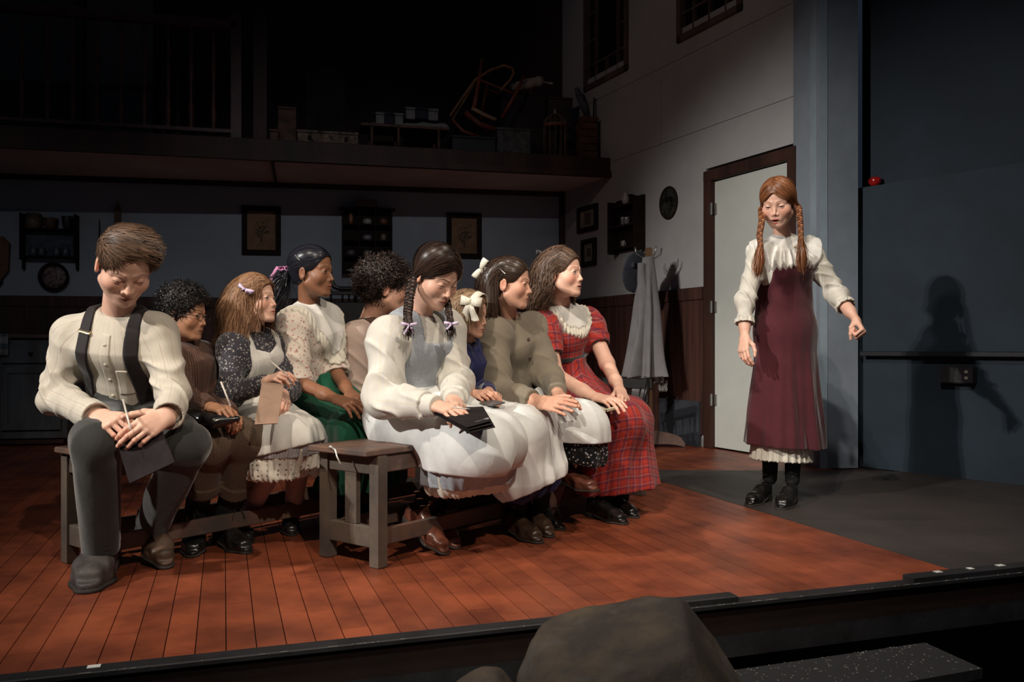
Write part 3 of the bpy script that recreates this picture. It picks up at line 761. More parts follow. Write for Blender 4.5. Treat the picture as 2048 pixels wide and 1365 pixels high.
    def shell(s, name, clip, mat, off=.008, base=None, h=.0045, keys=('pel', 'nek', 'sl', 'sr'), pad=.14, thick=.012, ruff=None, parent=None, label=None, patf='body', lo=None, hi=None):
        """a cloth piece lying on top of another garment: offset shell limited to clip(p) < 0"""
        base = base or s.f_torso
        def f(p):
            b = base(p); o = off + (ruff(p) if ruff else 0)
            return np.maximum(smax(b - o, clip(p), .003), -(b + thick))
        return s.add(name, f, keys, pad, mat, h, parent=parent, label=label, patf=patf, lo=lo, hi=hi)
    def loc(s, p, o=None):
        """body coordinates about the neck: right, forward, up"""
        q = p - (s.J['nek'] if o is None else np.asarray(o)).astype(np.float32); return q @ s.r.astype(np.float32), q @ s.fw.astype(np.float32), q @ s.up.astype(np.float32)
    def band_collar(s, mat, r=.052, hgt=.035, name='collar', ruff=0.0, lift=.0):
        J = s.J; a = J['nek'] - s.up * .03; hd = s.w2((0, -.022, -.055)); ax = nz(hd - a)
        def f(p):
            q = p - a.astype(np.float32); z = q @ ax.astype(np.float32); x = q - z[:, None] * ax.astype(np.float32); rr = np.sqrt((x * x).sum(1)); th = np.arctan2(x @ s.r.astype(np.float32), x @ s.fw.astype(np.float32))
            R0 = (r + .1 * np.maximum(0, .02 - z)) * s.sc + ruff * np.sin(th * 17 + 2 * np.sin(z * 200)) * .004
            return np.maximum(np.abs(rr - R0) - .003, np.maximum(z - (.02 + hgt) * s.sc + .1 * (x @ s.fw.astype(np.float32)), -z + .002))
        return s.add(name, f, [a, hd], .08, mat, .0045, patf='body')
    def strands(s, name, Pl, rad, mat, n=3, world=False, rnd=None, flat=1.0, parent=None):
        W = Pl if world else (Pl * s.hs) @ s.R.T + s.C; rs = np.asarray(rad) * (1 if world else s.hs)
        V, Q, at = tubes(W, rs, n, rnd, flat); o = new_obj(name, mat, parent or s.o); fill_mesh(o.data, V - world_org(o), Q, True, at); return o
    def hair(s, mat, hl, strands, rad=.0021, off=.006, capoff=.008, extra=()):
        """one hair object: skull cap and the strands on it"""
        o = new_obj('hair', mat, s.o); pcs = [Piece(hair_cap(hl, capoff), (-.12, -.16, -.13), (.12, .14, .15), .0032, s.R, s.C, s.hs, lambda V: {'rnd': np.full(len(V), .2)})]
        for st, rd, world in strands:
            W = st if world else (st * s.hs) @ s.R.T + s.C
            V, Q, at = tubes(W, np.asarray(rd) * (1 if world else s.hs), 1 if st.shape[0] > 12 else 8)
            pcs.append(Raw(lambda V=V, Q=Q, at=at: (V, Q, at)))
        queue(o, pcs); return o
    def done(s): queue(s.o, s.pieces)
def ribbon(name, pts, w, mat, parent, nrm=(0, -1, 0), thick=.0015, label=None):
    """flat band following points"""
    pts = np.asarray(pts, float); K = len(pts); T = np.gradient(pts, axis=0); V = []; 
    for i in range(K):
        t = nz(T[i]); s = nz(np.cross(t, nrm[i] if np.ndim(nrm) == 2 else nrm)); n = np.cross(s, t); ww = w[i] if hasattr(w, '__len__') else w
        for a, b in ((-1, -1), (1, -1), (1, 1), (-1, 1)): V.append(pts[i] + s * a * ww / 2 + n * b * thick)
    Fc = [[i * 4 + j, i * 4 + (j + 1) % 4, (i + 1) * 4 + (j + 1) % 4, (i + 1) * 4 + j] for i in range(K - 1) for j in range(4)] + [[3, 2, 1, 0], [(K - 1) * 4 + j for j in range(4)]]
    V = np.array(V); o = mobj(name, V, Fc, mat, parent, True, attrs={'pat': V}, label=label); return o
def bow(parent, c, R, size, mat, name='ribbon', tails=1.0, w=.02, label=None):
    """bow of two loops, a knot and two tails; R columns: right, out, up"""
    loops = []; c = np.asarray(c, float); V = []; Fc = []; n = 0
    def strip(pts, ww):
        nonlocal n
        pts = np.asarray(pts, float); K = len(pts); T = np.gradient(pts, axis=0)
        for i in range(K):
            t = nz(T[i]); sd = nz(np.array([0, 0, 1.0]) - t * t[2]) if abs(t[2]) < .75 else nz(np.array([1.0, 0, 0]) - t * t[0]); nn = np.cross(sd, t)
            for a, b in ((-1, -1), (1, -1), (1, 1), (-1, 1)): V.append(c + R @ ((pts[i] + sd * a * ww[i] / 2 + nn * b * .0012)))
        for i in range(K - 1):
            for j in range(4): Fc.append([n + i * 4 + j, n + i * 4 + (j + 1) % 4, n + (i + 1) * 4 + (j + 1) % 4, n + (i + 1) * 4 + j])
        n += K * 4
    for sg in (-1, 1):
        th = np.linspace(.0, 2 * math.pi, 15); strip(np.stack([sg * size * (.5 - .5 * np.cos(th)), size * .28 * np.sin(th) + .004, .12 * size * (.5 - .5 * np.cos(th))], 1), [w * (.4 + .6 * abs(math.sin(t / 2))) for t in th])
        t = np.linspace(0, 1, 8); strip(np.stack([sg * size * .55 * t ** .8, .004 + .01 * np.sin(t * 5), -size * tails * t], 1), [w * (.4 + .5 * x) for x in t])
    strip(np.stack([[0, 0, 0], [0, .006, 0], [0, .012, 0]]), [w * .6, w * .6, w * .6])
    V = np.array(V); return mobj(name, V, Fc, mat, parent, True, attrs={'pat': V}, label=label)
# ---------------------------------------------------------------- the setting
rng = random.Random(5)
def clip_poly(poly, pt, n):
    out = []; pt = np.asarray(pt, float)[:2]; n = np.asarray(n, float)[:2]
    for i in range(len(poly)):
        a, b = np.array(poly[i], float), np.array(poly[(i + 1) % len(poly)], float); da, db = (a - pt) @ n, (b - pt) @ n
        if da >= 0: out.append(tuple(a))
        if (da >= 0) != (db >= 0): t = da / (da - db); out.append(tuple(a + (b - a) * t))
    return out
D0 = G(1422, 897)[:2]; rd = nz(np.array([-.484, 1.0])); rn = np.array([-rd[1], rd[0]])          # right wall point, direction (away), room normal
CORN = np.array([0.519, 8.846]); bd = nz(np.array([1, .18])); bn = np.array([bd[1], -bd[0]])     # back wall
def v3(a, z=0.0): return np.array([a[0], a[1], z], float)
def hit(px, py, pt, n):
    r = np.array([(px - CX) / F_PX, 1.0, -(py - HY) / F_PX]); n = v3(n); t = ((v3(pt) - V3(0, 0, H)) @ n) / (r @ n); return V3(0, 0, H) + r * t
def RW(px, py): return hit(px, py, D0, rn)
def BW(px, py): return hit(px, py, CORN, bn)
RD, RN, BD, BN, UP = v3(rd), v3(rn), v3(bd), v3(bn), V3(0, 0, 1)
EA, EB = G(0, 1362)[:2], G(2048, 1143)[:2]; ed = nz(EB - EA); en = np.array([-ed[1], ed[0]])     # stage edge
PD = nz(np.array([-.335, 1.0])); PN = np.array([PD[1], -PD[0]])                                  # plank direction, across to the right
BA = G(1374, 979)[:2]

m_floor = M('floor_board', (.25, .062, .026), .42, .3, 3.5, .22, 30, stretch=(1, 1, 1), spec=.38, objrnd=.16, col2=(.115, .028, .014))
m_gap = M('board_gap', (.03, .012, .008), .9, .1)
m_dark = M('stage_paint', (.045, .036, .032), .55, .3, 1.8, .25, 25, spec=.4, col2=(.028, .024, .024), objrnd=.08)
m_black = M('black_paint', (.012, .012, .014), .6, .3, 5, .3, 40, spec=.4)
m_edge = M('chipped_edge', (.16, .15, .14), .8, .3, 30)
m_wall = M('wall_plaster', (.36, .35, .35), .9, .06, 1.5, .1, 40, spec=.2)
m_bwall = M('back_wall_plaster', (.30, .33, .36), .9, .06, 1.5, .1, 40, spec=.2)
m_brown = M('dark_brown_wood', (.045, .018, .012), .6, .25, 4, .25, 30, stretch=(1, 1, .15), spec=.3)
m_wains = M('wainscot_brown', (.06, .024, .018), .6, .25, 3, .2, 30, stretch=(6, 6, .3), spec=.3)
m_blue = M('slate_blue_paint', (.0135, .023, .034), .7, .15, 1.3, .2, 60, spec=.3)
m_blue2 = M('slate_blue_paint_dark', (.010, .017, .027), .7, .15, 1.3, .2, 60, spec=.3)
m_grey = M('grey_blue_paint', (.20, .225, .26), .75, .1, 2, .25, 70, spec=.3)
m_grey2 = M('pale_blue_paint', (.26, .31, .35), .7, .1, 2, .2, 60, spec=.3)
m_door = M('door_paint', (.50, .51, .47), .55, .05, 1.2, .06, 60, spec=.4)
m_soffit = M('soffit_plaster', (.62, .54, .50), .9, .08, 1.5, .1)
m_glass = M('dark_glass', (.008, .009, .012), .12, .1, bump=0, spec=.6)
m_steel = M('steel', (.45, .44, .42), .35, .1, metal=.9)
m_tape = M('pale_tape', (.6, .6, .58), .7, .1)

fl = empty('floor', (0, 0, 0), kind='structure')
sub = MB().prism([(-9, 1.0), (9, 1.0), (9, 13), (-9, 13)], -.05, -.008)
sub_poly = clip_poly([(-9, -2), (9, -2), (9, 13), (-9, 13)], EA, en)
MB().prism(sub_poly, -.10, -.007).obj('subfloor', m_gap, fl)
bmin, bmax = -2.05, 3.75; row = .0757; nrow = int((bmax - bmin) / row); cnt = 0
bcut = float(BA @ PN)
for i in range(nrow):
    b0 = bcut - (int((bcut - bmin) / row) - i) * row
    b1 = b0 + row - .0028
    a = 1.2 - rng.random() * 1.5
    while a < 11:
        L = (1.7 + rng.random() * 1.1) if a < 6 else 4.5
        a1 = a + L; c = [tuple(PN * b + PD * q) for b, q in ((b0, a), (b1, a), (b1, a1 - .0025), (b0, a1 - .0025))]
        poly = clip_poly(c, EA + en * .02, en)
        if poly and b0 > bcut - .01: poly = clip_poly(poly, BA + PD * .0 + np.array([0, .75]), (0.05, 1))          # behind the dark floor only
        if poly: poly = clip_poly(poly, D0 - rn * .02, rn)
        if poly: poly = clip_poly(poly, CORN, bn)
        if poly:
            q = np.array(poly); vis = ((q[:, 0] / np.maximum(q[:, 1], .1)).max() > -.64) and ((q[:, 0] / np.maximum(q[:, 1], .1)).min() < .6)
            if vis and cnt < 298:
                MB().prism(poly, -.012, rng.random() * .0006).obj('plank', m_floor, fl); cnt += 1
        a = a1
print('planks', cnt)
# painted dark floor sheets on the right
BK = BA + np.array([0, .75])
for k in range(5):
    b0 = bcut + k * .72; poly = [tuple(PN * b + PD * q) for b, q in ((b0, -3), (b0 + .716, -3), (b0 + .716, 9), (b0, 9))]
    for u, n in ((EA + en * .02, en), (BK, (-0.05, -1))): poly = clip_poly(poly, u, n) if poly else poly
    if not poly: continue
    for h0, h1 in ((-9, 3.9 - k * .2), (3.9 - k * .2, 20)):
        pl = clip_poly(clip_poly(poly, (0, h0), (0, 1)), (0, h1 - .003), (0, -1))
        if pl and abs(sum(pl[i][0] * pl[(i + 1) % len(pl)][1] - pl[(i + 1) % len(pl)][0] * pl[i][1] for i in range(len(pl)))) > .02:
            MB().prism(pl, -.012, .0012).obj('floor_sheet', m_dark, fl)
# stage front
sf = empty('stage_front', v3(EA, 0), kind='structure')
L = 9.0; e0 = EA - ed * 3
c = e0 + ed * L / 2
MB().box(v3(c + en * .03, -.088), (L, .06, .17), v3(ed), v3(en), bev=.004).obj('fascia', m_black, sf)
MB().box(v3(c + en * .012, -.006), (L, .055, .016), v3(ed), v3(en), bev=.003).obj('edge_strip', m_black, sf)
MB().box(v3(c + en * 1.0, -.40), (L, 1.2, .7), v3(ed), v3(en)).obj('understage', m_black, sf)
for p0, p1, nm in (((1325, 1217), (1497, 1203), 0), ((1868, 1170), (2300, 1128), 1)):
    a, b = G(*p0, .02)[:2], G(*p1, .02)[:2]; a = EA + ed * ((a - EA) @ ed); b = EA + ed * ((b - EA) @ ed)
    MB().box(v3((a + b) / 2 + en * .015, .006), (np.linalg.norm(b - a), .05, .03), v3(ed), v3(en), bev=.003).obj('edge_batten', m_black, sf)
for px, py, wd in ((372 / 2, 1341, .03), (1884, 1160, .025), (2014, 1148, .03), (1955, 1155, .02)):
    q = G(px, py); q2 = EA + ed * ((q[:2] - EA) @ ed); zz = .0225 if px > 1000 else .0035
    MB().box(v3(q2 + en * .02, zz), (wd, .02, .0015), v3(ed), v3(en)).obj('tape_mark', m_tape, sf)
# chips along the front edge
mb = MB(); r2 = random.Random(2)
for k in range(90):
    s = -.2 + r2.random() * 4.6; mb.box(v3(EA + ed * s - en * .0145, .0005), (.004 + r2.random() ** 2 * .03, .003, .0022), v3(ed), v3(en))
tag(mb.obj('chips', m_edge, sf), kind='stuff')
# lower floor and step
MB().prism([(-6, -1.5), (8, -1.5), (8, 6), (-6, 6)], -.80, -.75).obj('floor', m_black, None, kind='structure')
m_step = M('speckled_black_paint', (.012, .012, .014), .75, .3, 60, .4, 50, col2=(.012, .012, .014))
st = empty('stage_step', v3(G(1700, 1300, -.17)[:2] * .97, -.75), 'low black painted step below the dark stage edge', 'step')
sp = [tuple(G(px, py, -.17)[:2]) for px, py in ((1440, 1345), (1850, 1286), (1965, 1338), (1500, 1420))]
mb = MB().prism(sp, -.20, -.17); mb.obj('tread', m_step, st)
cc = np.mean(np.array(sp), 0); MB().prism([tuple(cc + (np.array(q) - cc) * .93) for q in sp], -.75, -.20).obj('riser', m_black, st)
mb = MB(); 
for k in range(220):
    u, v = r2.random(), r2.random() ** 1.5; q = (np.array(sp[0]) * (1 - u) + np.array(sp[1]) * u) * (1 - v) + (np.array(sp[3]) * (1 - u) + np.array(sp[2]) * u) * v
    e = .0012 + r2.random() * .0022; mb.box(v3(q, -.1697), (e * 2, e, .001), (math.cos(k), math.sin(k), 0), (-math.sin(k), math.cos(k), 0))
tag(mb.obj('paint_flecks', m_edge, st), kind='stuff')

# back wall with upper storey
def wallslab(name, a, b, z0, z1, n, mat, th=.08, parent=None, kind='structure', out=0.0, bev=0):
    a, b = np.asarray(a, float), np.asarray(b, float); d = nz(b - a); c = (a + b) / 2 - np.asarray(n) * (th / 2 - out)
    return MB().box(v3(c, (z0 + z1) / 2), (np.linalg.norm(b - a), th, z1 - z0), v3(d), v3(n), bev=bev).obj(name, mat, parent, kind=kind if parent is None else None)
BL = CORN - bd * 7.2; BR = CORN + bd * .3
bw = wallslab('wall_back', BL, BR, -.05, 2.40, bn, m_bwall)
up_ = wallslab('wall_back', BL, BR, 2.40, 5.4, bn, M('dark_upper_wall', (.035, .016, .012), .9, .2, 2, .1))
# wainscot planks on the back wall
wz = 1.265
wb = empty('wainscot', v3(CORN - bd * 3, 0), kind='structure'); s = 0.0
while s < 6.6:
    wallslab('panel', CORN - bd * (s + .295), CORN - bd * s, .10, wz - .10, bn, m_wains, .02, wb, out=.02); s += .30
wallslab('rail', CORN - bd * 6.8, CORN, wz - .10, wz, bn, m_wains, .02, wb, out=.032, bev=.004)
wallslab('baseboard_back', CORN - bd * 6.8, CORN, 0, .10, bn, m_wains, .02, out=.03, bev=.004)
wallslab('trim_1', CORN - bd * 6.8, CORN, 2.335, 2.39, bn, m_brown, .02, out=.03)
q = BW(1127, 500)[:2]; MB().box(v3(q + bn * .03, 1.2), (.10, .06, 2.4), BD, BN).obj('trim_2', m_brown, None, kind='structure')
# right wall: recessed joints between painted flats
rr = empty('wall_right', v3(D0, 0), kind='structure'); S0, S1 = -.93, 2.6
dl, dr = -.0, -.905      # door opening along rd from D0
def rwall(name, s0, s1, z0, z1, mat, th=.06, parent=rr, out=0.0, bev=0): return wallslab(name, D0 + rd * s0, D0 + rd * s1, z0, z1, rn, mat, th, parent, out=out, bev=bev)
rwall('backing', -.93, S1, 2.15, 5.4, m_gap, .04, out=-.055); rwall('backing', .03, S1, 0, 2.2, m_gap, .04, out=-.055)
for z0, z1, s0, s1 in ((-.02, 1.24, .06, S1), (1.24, 2.512, .06, S1), (2.516, 3.158, -.93, .66), (2.516, 3.158, .664, S1), (3.162, 3.40, -.93, S1), (3.40, 5.4, -.93, -.37), (3.40, 5.4, .42, 1.15), (3.40, 5.4, 1.92, S1), (2.19, 2.512, -.93, .06)):
    rwall('wall_panel', s0, s1, z0, z1, m_wall)
rwall('wall_panel', .0605, .0635, 1.24, 2.18, m_wall, out=.0015)
s = .08; wr_ = empty('wainscot', v3(D0 + rd * .3, 0), kind='structure')
while s < 2.3:
    rwall('panel', s, s + .385, .10, wz - .10, m_wains, .02, wr_, .02); s += .39
rwall('rail', .07, 2.35, wz - .10, wz, m_wains, .02, wr_, .034, .004)
rwall('panel', .10, .62, .0, .36, M('dim_blue_panel', (.035, .04, .052), .8, .15, 3), .02, wr_, .045)
rwall('baseboard_right', .62, 2.35, 0, .1, m_wains, .02, None, .03, .004)
# door
do = empty('door_1', v3(D0 + rd * -.42, 0), kind='structure')
rwall('door_leaf', -.845, -.035, .012, 2.075, m_door, .04, do, -.01, .003)
rwall('door_frame', -.035, .055, 0, 2.16, m_brown, .09, do, .03, .006); rwall('door_frame', -.93, -.85, 0, 2.16, m_brown, .09, do, .03, .006)
rwall('door_frame', -.93, .055, 2.08, 2.165, m_brown, .09, do, .032, .006)
for z in (1.86, 1.10, .38):
    q = v3(D0 + rd * -.036 + rn * .0, z); MB().box(q + RN * -.002, (.05, .012, .085), RD, RN, bev=.002).box(q + RN * .034 - RD * .006, (.014, .014, .095), RD, RN, bev=.004).obj('hinge', m_steel, do)
# windows in the right wall
def window(nm, s0, s1, z0, z1):
    w_ = empty(nm, v3(D0 + rd * (s0 + s1) / 2, z0), kind='structure'); fw = .055
    m_wf = M('window_frame_wood', (.10, .07, .06), .6, .2, 4)
    rwall('pane', s0, s1, z0, z1, m_glass, .01, w_, -.03)
    for a, b, c_, d_ in ((s0, s0 + fw, z0, z1), (s1 - fw, s1, z0, z1), (s0, s1, z0, z0 + fw), (s0, s1, z1 - fw, z1)): rwall('frame', a, b, c_, d_, m_wf, .06, w_, .02, .004)
    W = s1 - s0; mt = .018
    for x in (s0 + W * .25, s1 - W * .25): rwall('muntin', x - mt / 2, x + mt / 2, z0 + fw, z1 - fw, m_wf, .03, w_, .0)
    x = (s0 + s1) / 2; rwall('muntin', x - mt / 2, x + mt / 2, z0 + fw, z0 + .22, m_wf, .03, w_, .0)
    for z in (z0 + .22, z1 - .22): rwall('muntin', s0 + fw, s1 - fw, z, z + mt, m_wf, .03, w_, .001)
    for z in (z0 + .46, z0 + .72, z0 + .98):
        for a, b in ((s0 + fw, s0 + W * .25), (s1 - W * .25, s1 - fw)): rwall('muntin', a, b, z, z + mt, m_wf, .03, w_, .001)
k = 1 / rd[1]
window('window_1', 1.15, 1.92, 3.29, 4.7); window('window_2', -.37, .42, 3.29, 4.7)
# return strips and the grey pier
W1 = D0 + rd * -.90; PA = P(1620, 697, 5.72)[:2]; PB = P(1640, 697, 5.567)[:2]; PC = P(1716, 697, 5.60)[:2]
def slab2(name, a, b, z0, z1, mat, th=.05, parent=None):
    a, b = np.asarray(a), np.asarray(b); d = nz(b - a); n = np.array([d[1], -d[0]]); return wallslab(name, a, b, z0, z1, n, mat, th, parent)
slab2('trim_3', W1 + rn * .02, PA, 0, 5.2, m_grey); slab2('trim_4', PA, PB, 0, 5.2, m_grey2); slab2('wall_pier', PB, PC, 0, 5.2, m_grey)
# slate blue wall with ledge
NA = G(1717, 934)[:2]; NB = G(2048, 972)[:2]; nd = nz(NB - NA); nn = np.array([nd[1], -nd[0]]); NE = NA + nd * 3.6
nw = empty('wall_right_front', v3(NA, 0), kind='structure')
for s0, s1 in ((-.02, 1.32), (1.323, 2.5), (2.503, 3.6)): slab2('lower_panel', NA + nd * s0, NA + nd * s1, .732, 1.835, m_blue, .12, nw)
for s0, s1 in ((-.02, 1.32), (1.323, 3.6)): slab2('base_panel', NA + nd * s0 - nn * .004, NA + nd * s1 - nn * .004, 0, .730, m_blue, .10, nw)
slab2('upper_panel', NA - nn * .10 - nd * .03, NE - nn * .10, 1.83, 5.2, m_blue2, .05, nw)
a = hit(1731, 708, NA, nn); b = NE
hr = MB().beam(v3(a[:2] + nn * .05, .745), v3(b + nn * .05, .745), .035, .032, bev=.004).obj('handrail', M('rail_black', (.006, .006, .008), .5), None, org=v3(a[:2], .74), label='long flat black rail fixed along the slate blue wall', cat='rail')
q = hit(1921, 750, NA, nn); ob = empty('outlet_box', v3(q[:2] + nn * .0, q[2] - .05), 'small black electrical box on the blue wall below the rail', 'switch')
MB().box(q + v3(nn) * .03, (.19, .06, .105), v3(nd), v3(nn), bev=.008).obj('box', M('box_black', (.02, .019, .02), .5), ob)
for dz in (.018, -.018): MB().lathe([(.011, 0), (.011, .008), (.008, .010)], q + v3(nn) * .059 + v3(nd) * .06 + UP * dz, 14, v3(nd), UP, v3(nn)).obj('button', M('button_pale', (.28, .25, .22), .5), ob, True)
MB().box(q + v3(nn) * .061 + v3(nd) * .01 + UP * .022, (.004, .004, .03), v3(nd), v3(nn)).obj('lever', M('lever', (.1, .09, .09), .5), ob)
# balcony
FA = P(0, 697, 6.85)[:2]; FB = P(1228, 697, 8.06)[:2]; fd = nz(FB - FA); fn = np.array([fd[1], -fd[0]])
bl = empty('balcony', v3((FA + FB) / 2, 2.39), kind='structure')
FA2 = FA - fd * 1.6; BX = FA2 + np.array([-.2, 1.2])
poly = [tuple(FA2), tuple(FB), tuple(CORN + bd * .1), tuple(CORN - bd * 7)]
MB().prism(poly, 2.385, 2.40).obj('soffit', m_soffit, bl)
MB().prism(poly, 2.40, 2.55).obj('deck', m_brown, bl)
MB().box(v3((FA2 + FB) / 2 + fn * .015, 2.465), (np.linalg.norm(FB - FA2), .03, .185), v3(fd), v3(fn), bev=.004).obj('fascia', m_brown, bl)
q = hit(545, 320, FA, fn)[:2]; MB().box(v3((q + FB) / 2 + fn * .04, 2.40), (np.linalg.norm(FB - q), .03, .05), v3(fd), v3(fn)).obj('fascia_strip', m_brown, bl)
MB().prism([tuple(FB - fd * .02 + fn * .02), tuple(FB + rd * .7), tuple(FB + rd * .7 - rn * .1), tuple(FB + fd * .05)], 2.30, 2.56).obj('end_bracket', m_brown, bl)
for px in (545,):
    q = hit(px, 330, FA, fn)[:2]; MB().box(v3(q - fn * .5, 2.375), (.02, 1.0, .03), v3(fd), v3(fn)).obj('soffit_joint', m_brown, bl)
# railing
rl = empty('balcony_railing', v3(FA, 2.55), 'dark turned baluster railing along the left part of the balcony', 'railing')
m_rail = M('rail_wood', (.075, .022, .016), .5, .2, 8)
m_baluster = M('baluster_wood', (.10, .03, .02), .5, .2, 8)
ra = FA - fd * .9; q = hit(472, 200, FA, fn)[:2]
MB().beam(v3(ra - fn * .04, 3.52), v3(q - fn * .04, 3.52), .07, .08, bev=.01).obj('handrail', m_rail, rl)
MB().beam(v3(ra - fn * .04, 2.62), v3(q - fn * .04, 2.62), .04, .035, bev=.004).obj('bottom_rail', m_rail, rl)
prof = [(.018, 0), (.018, .06), (.012, .07), (.021, .10), (.024, .17), (.013, .30), (.017, .33), (.012, .36), (.016, .42), (.02, .52), (.013, .80), (.011, .86), (.011, .9)]
for px in (-60, -9, 40, 92, 143, 192, 240, 287, 335, 381, 426):
    b = hit(px, 200, FA, fn)[:2] - fn * .04; MB().lathe(prof, v3(b, 2.60), 10).obj('baluster', m_baluster, rl, True)
for px, hh in ((472, 3.62), (520, 5.0)):
    b = hit(px, 200, FA, fn)[:2] - fn * .05; z0 = 2.55; mb = MB().box(v3(b, (z0 + hh) / 2), (.085 if px < 500 else .11, .09, hh - z0), v3(fd), v3(fn), bev=.01)
    if px < 500: mb.obj('newel_post', m_rail, rl)
    else: mb.obj('trim_5', m_brown, None, kind='structure')
# upper storey flats seen through the railing
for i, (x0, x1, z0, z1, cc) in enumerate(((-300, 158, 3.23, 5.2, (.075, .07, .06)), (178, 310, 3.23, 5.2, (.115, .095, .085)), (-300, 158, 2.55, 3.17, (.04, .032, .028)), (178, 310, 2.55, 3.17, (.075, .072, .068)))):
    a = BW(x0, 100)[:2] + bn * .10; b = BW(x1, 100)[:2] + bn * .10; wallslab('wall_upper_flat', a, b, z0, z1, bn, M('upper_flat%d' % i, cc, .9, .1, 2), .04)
a = BW(-300, 100)[:2] + bn * .1; b = BW(310, 100)[:2] + bn * .1; wallslab('trim_6', a, b, 3.17, 3.23, bn, m_brown, .05)
q = BW(168, 100)[:2] + bn * .12; MB().box(v3(q, 3.9), (.07, .06, 2.7), BD, BN).obj('trim_7', m_black, None, kind='structure')
for px in (352, 378, 405): 
    q = BW(px, 100)[:2] + bn * .5; MB().box(v3(q, 3.1), (.04, .05, 1.1), BD, BN).obj('trim_8', m_brown, None, kind='structure')
# ---------------------------------------------------------------- benches
UB = nz((.61, .79, 0)); VB = nz((.79, -.61, 0))
m_bench = M('bench_paint', (.115, .085, .062), .55, .3, 5, .3, 60, stretch=(1, 1, 1), col2=(.06, .05, .045))
m_bench2 = M('bench_seat_worn', (.16, .085, .055), .5, .3, 5, .3, 60, col2=(.07, .055, .05))
def bench(start, L, label):
    s0 = np.asarray(start, float); o = empty('bench', v3(s0 + UB[:2] * L / 2), label, 'bench'); w = .135
    def at(u, v, z): return v3(s0) + UB * u + VB * v + UP * z
    for u in (.03, L - .03):
        for v in (-w, w): MB().box(at(u, v, .20), (.045, .045, .40), UB, VB, bev=.004).obj('leg', m_bench, o)
        MB().box(at(u, 0, .365), (.028, 2 * w - .045, .07), UB, VB, bev=.003).obj('end_rail', m_bench, o)
        MB().box(at(u, 0, .105), (.028, 2 * w - .045, .075), UB, VB, bev=.003).obj('end_stretcher', m_bench, o)
        MB().box(at(u, 0, .237), (.02, .06, .19), UB, VB, bev=.003).obj('end_slat', m_bench, o)
    MB().box(at(L / 2, w - .004, .365), (L - .10, .022, .06), UB, VB, bev=.003).obj('apron_rail', m_bench2, o)
    MB().box(at(L / 2, -w + .004, .365), (L - .10, .022, .06), UB, VB, bev=.003).obj('apron_rail', m_bench2, o)
    MB().box(at(L / 2, w - .004, .105), (L - .10, .022, .06), UB, VB, bev=.003).obj('long_stretcher', m_bench2, o)
    MB().box(at(L / 2, -w + .004, .105), (L - .10, .022, .06), UB, VB, bev=.003).obj('long_stretcher', m_bench2, o)
    for k, v in enumerate((-.078, .078)): MB().box(at(L / 2 - .015, v * 1.03, .4125), (L + (.0 if L < 1.7 else .07), .157, .022), UB, VB, bev=.004).obj('seat_board', m_bench2, o)
    return o
bA = bench((-1.52, 3.025), 1.62, 'left long wooden bench under the young man with braces and three children')
bB = bench((-.60, 3.115), 1.95, 'right long wooden bench with bare near end beside the braided girl')
a = v3((-.60, 3.115)) + VB * .0 + UB * -.052 + UP * .412
MB().tube([a + VB * -.02 + UP * .012, a + VB * .0 + UP * .005, a + VB * .01 - UP * .02, a + VB * .03 - UP * .045], .0035, 6).tube([a + VB * -.02 + UP * .012, a - VB * .03 + UP * .014], .006, 6).obj('hook', M('hook_metal', (.5, .48, .44), .4, metal=.6), bB, True)

# ---------------------------------------------------------------- things in hands and laps
m_slate = M('slate_dark', (.016, .012, .013), .9, .2, 10, .1, spec=.15); m_slatebrown = M('slate_brown', (.23, .135, .085), .6, .12, 10, .1); m_pen = M('chalk_pencil', (.62, .55, .48), .5)
def board(name, pts, th, mat, label, cat, frame_=None, r=.0):
    p = [np.asarray(q, float) for q in pts]; n = nz(np.cross(p[1] - p[0], p[3] - p[0])); c = sum(p) / 4
    V = [q - n * th / 2 for q in p] + [q + n * th / 2 for q in p]; Fc = [[3, 2, 1, 0], [4, 5, 6, 7]] + [[i, (i + 1) % 4, (i + 1) % 4 + 4, i + 4] for i in range(4)]
    if frame_ is None: o = mobj(name, V, Fc, mat, label=label, cat=cat); return o, n
    e = empty(name, c, label, cat); mobj('writing_panel', V, Fc, mat, e)
    mb = MB()
    for i in range(4): mb = MB(); mb.beam(lerp(p[i], c, .03), lerp(p[(i + 1) % 4], c, .03), .014, th * 1.8, up=n, bev=.001); mb.obj('frame', frame_, e)
    return e, n
board('writing_slate', [P(222, 846, 2.735), P(259, 968, 2.640), P(350, 925, 2.670), P(305, 812, 2.775)], .004, m_slate, 'large dark slate board the young man with braces holds between his knees', 'slate')
def pencil(a, b, label, r=.0032):
    a, b = np.asarray(a, float), np.asarray(b, float); o = empty('chalk_pencil', (a + b) / 2, label, 'pencil'); d = nz(b - a)
    MB().tube([a, b - d * .012], r, 8).obj('stick', m_pen, o, True); MB().tube([b - d * .012, b], [r, r * .25], 8).obj('point', M('pencil_point', (.3, .26, .24), .6), o, True)
pencil(P(246, 800, 2.70), P(262, 862, 2.60), 'pale pencil in the hand of the young man with braces')
pencil(P(442, 764, 3.02), P(462, 815, 3.00), 'pale pencil upright in the hand of the boy with glasses')
pencil(P(540, 722, 3.10), P(576, 752, 3.10), 'thin pencil in the hand of the girl holding the brown slate', .0026)
pencil(P(905, 815, 2.86), P(941, 819, 2.84), 'short pencil lying on the black folder', .0026)
board('writing_slate', [P(509, 850, 3.06), P(555, 848, 3.08), P(568, 770, 3.16), P(524, 764, 3.15)], .005, m_slatebrown, 'brown slate board standing upright on the lap of the wavy haired girl', 'slate')
fo = empty('folder', P(920, 840, 2.93), 'black folder with small white script on the braided girl\'s lap', 'folder')
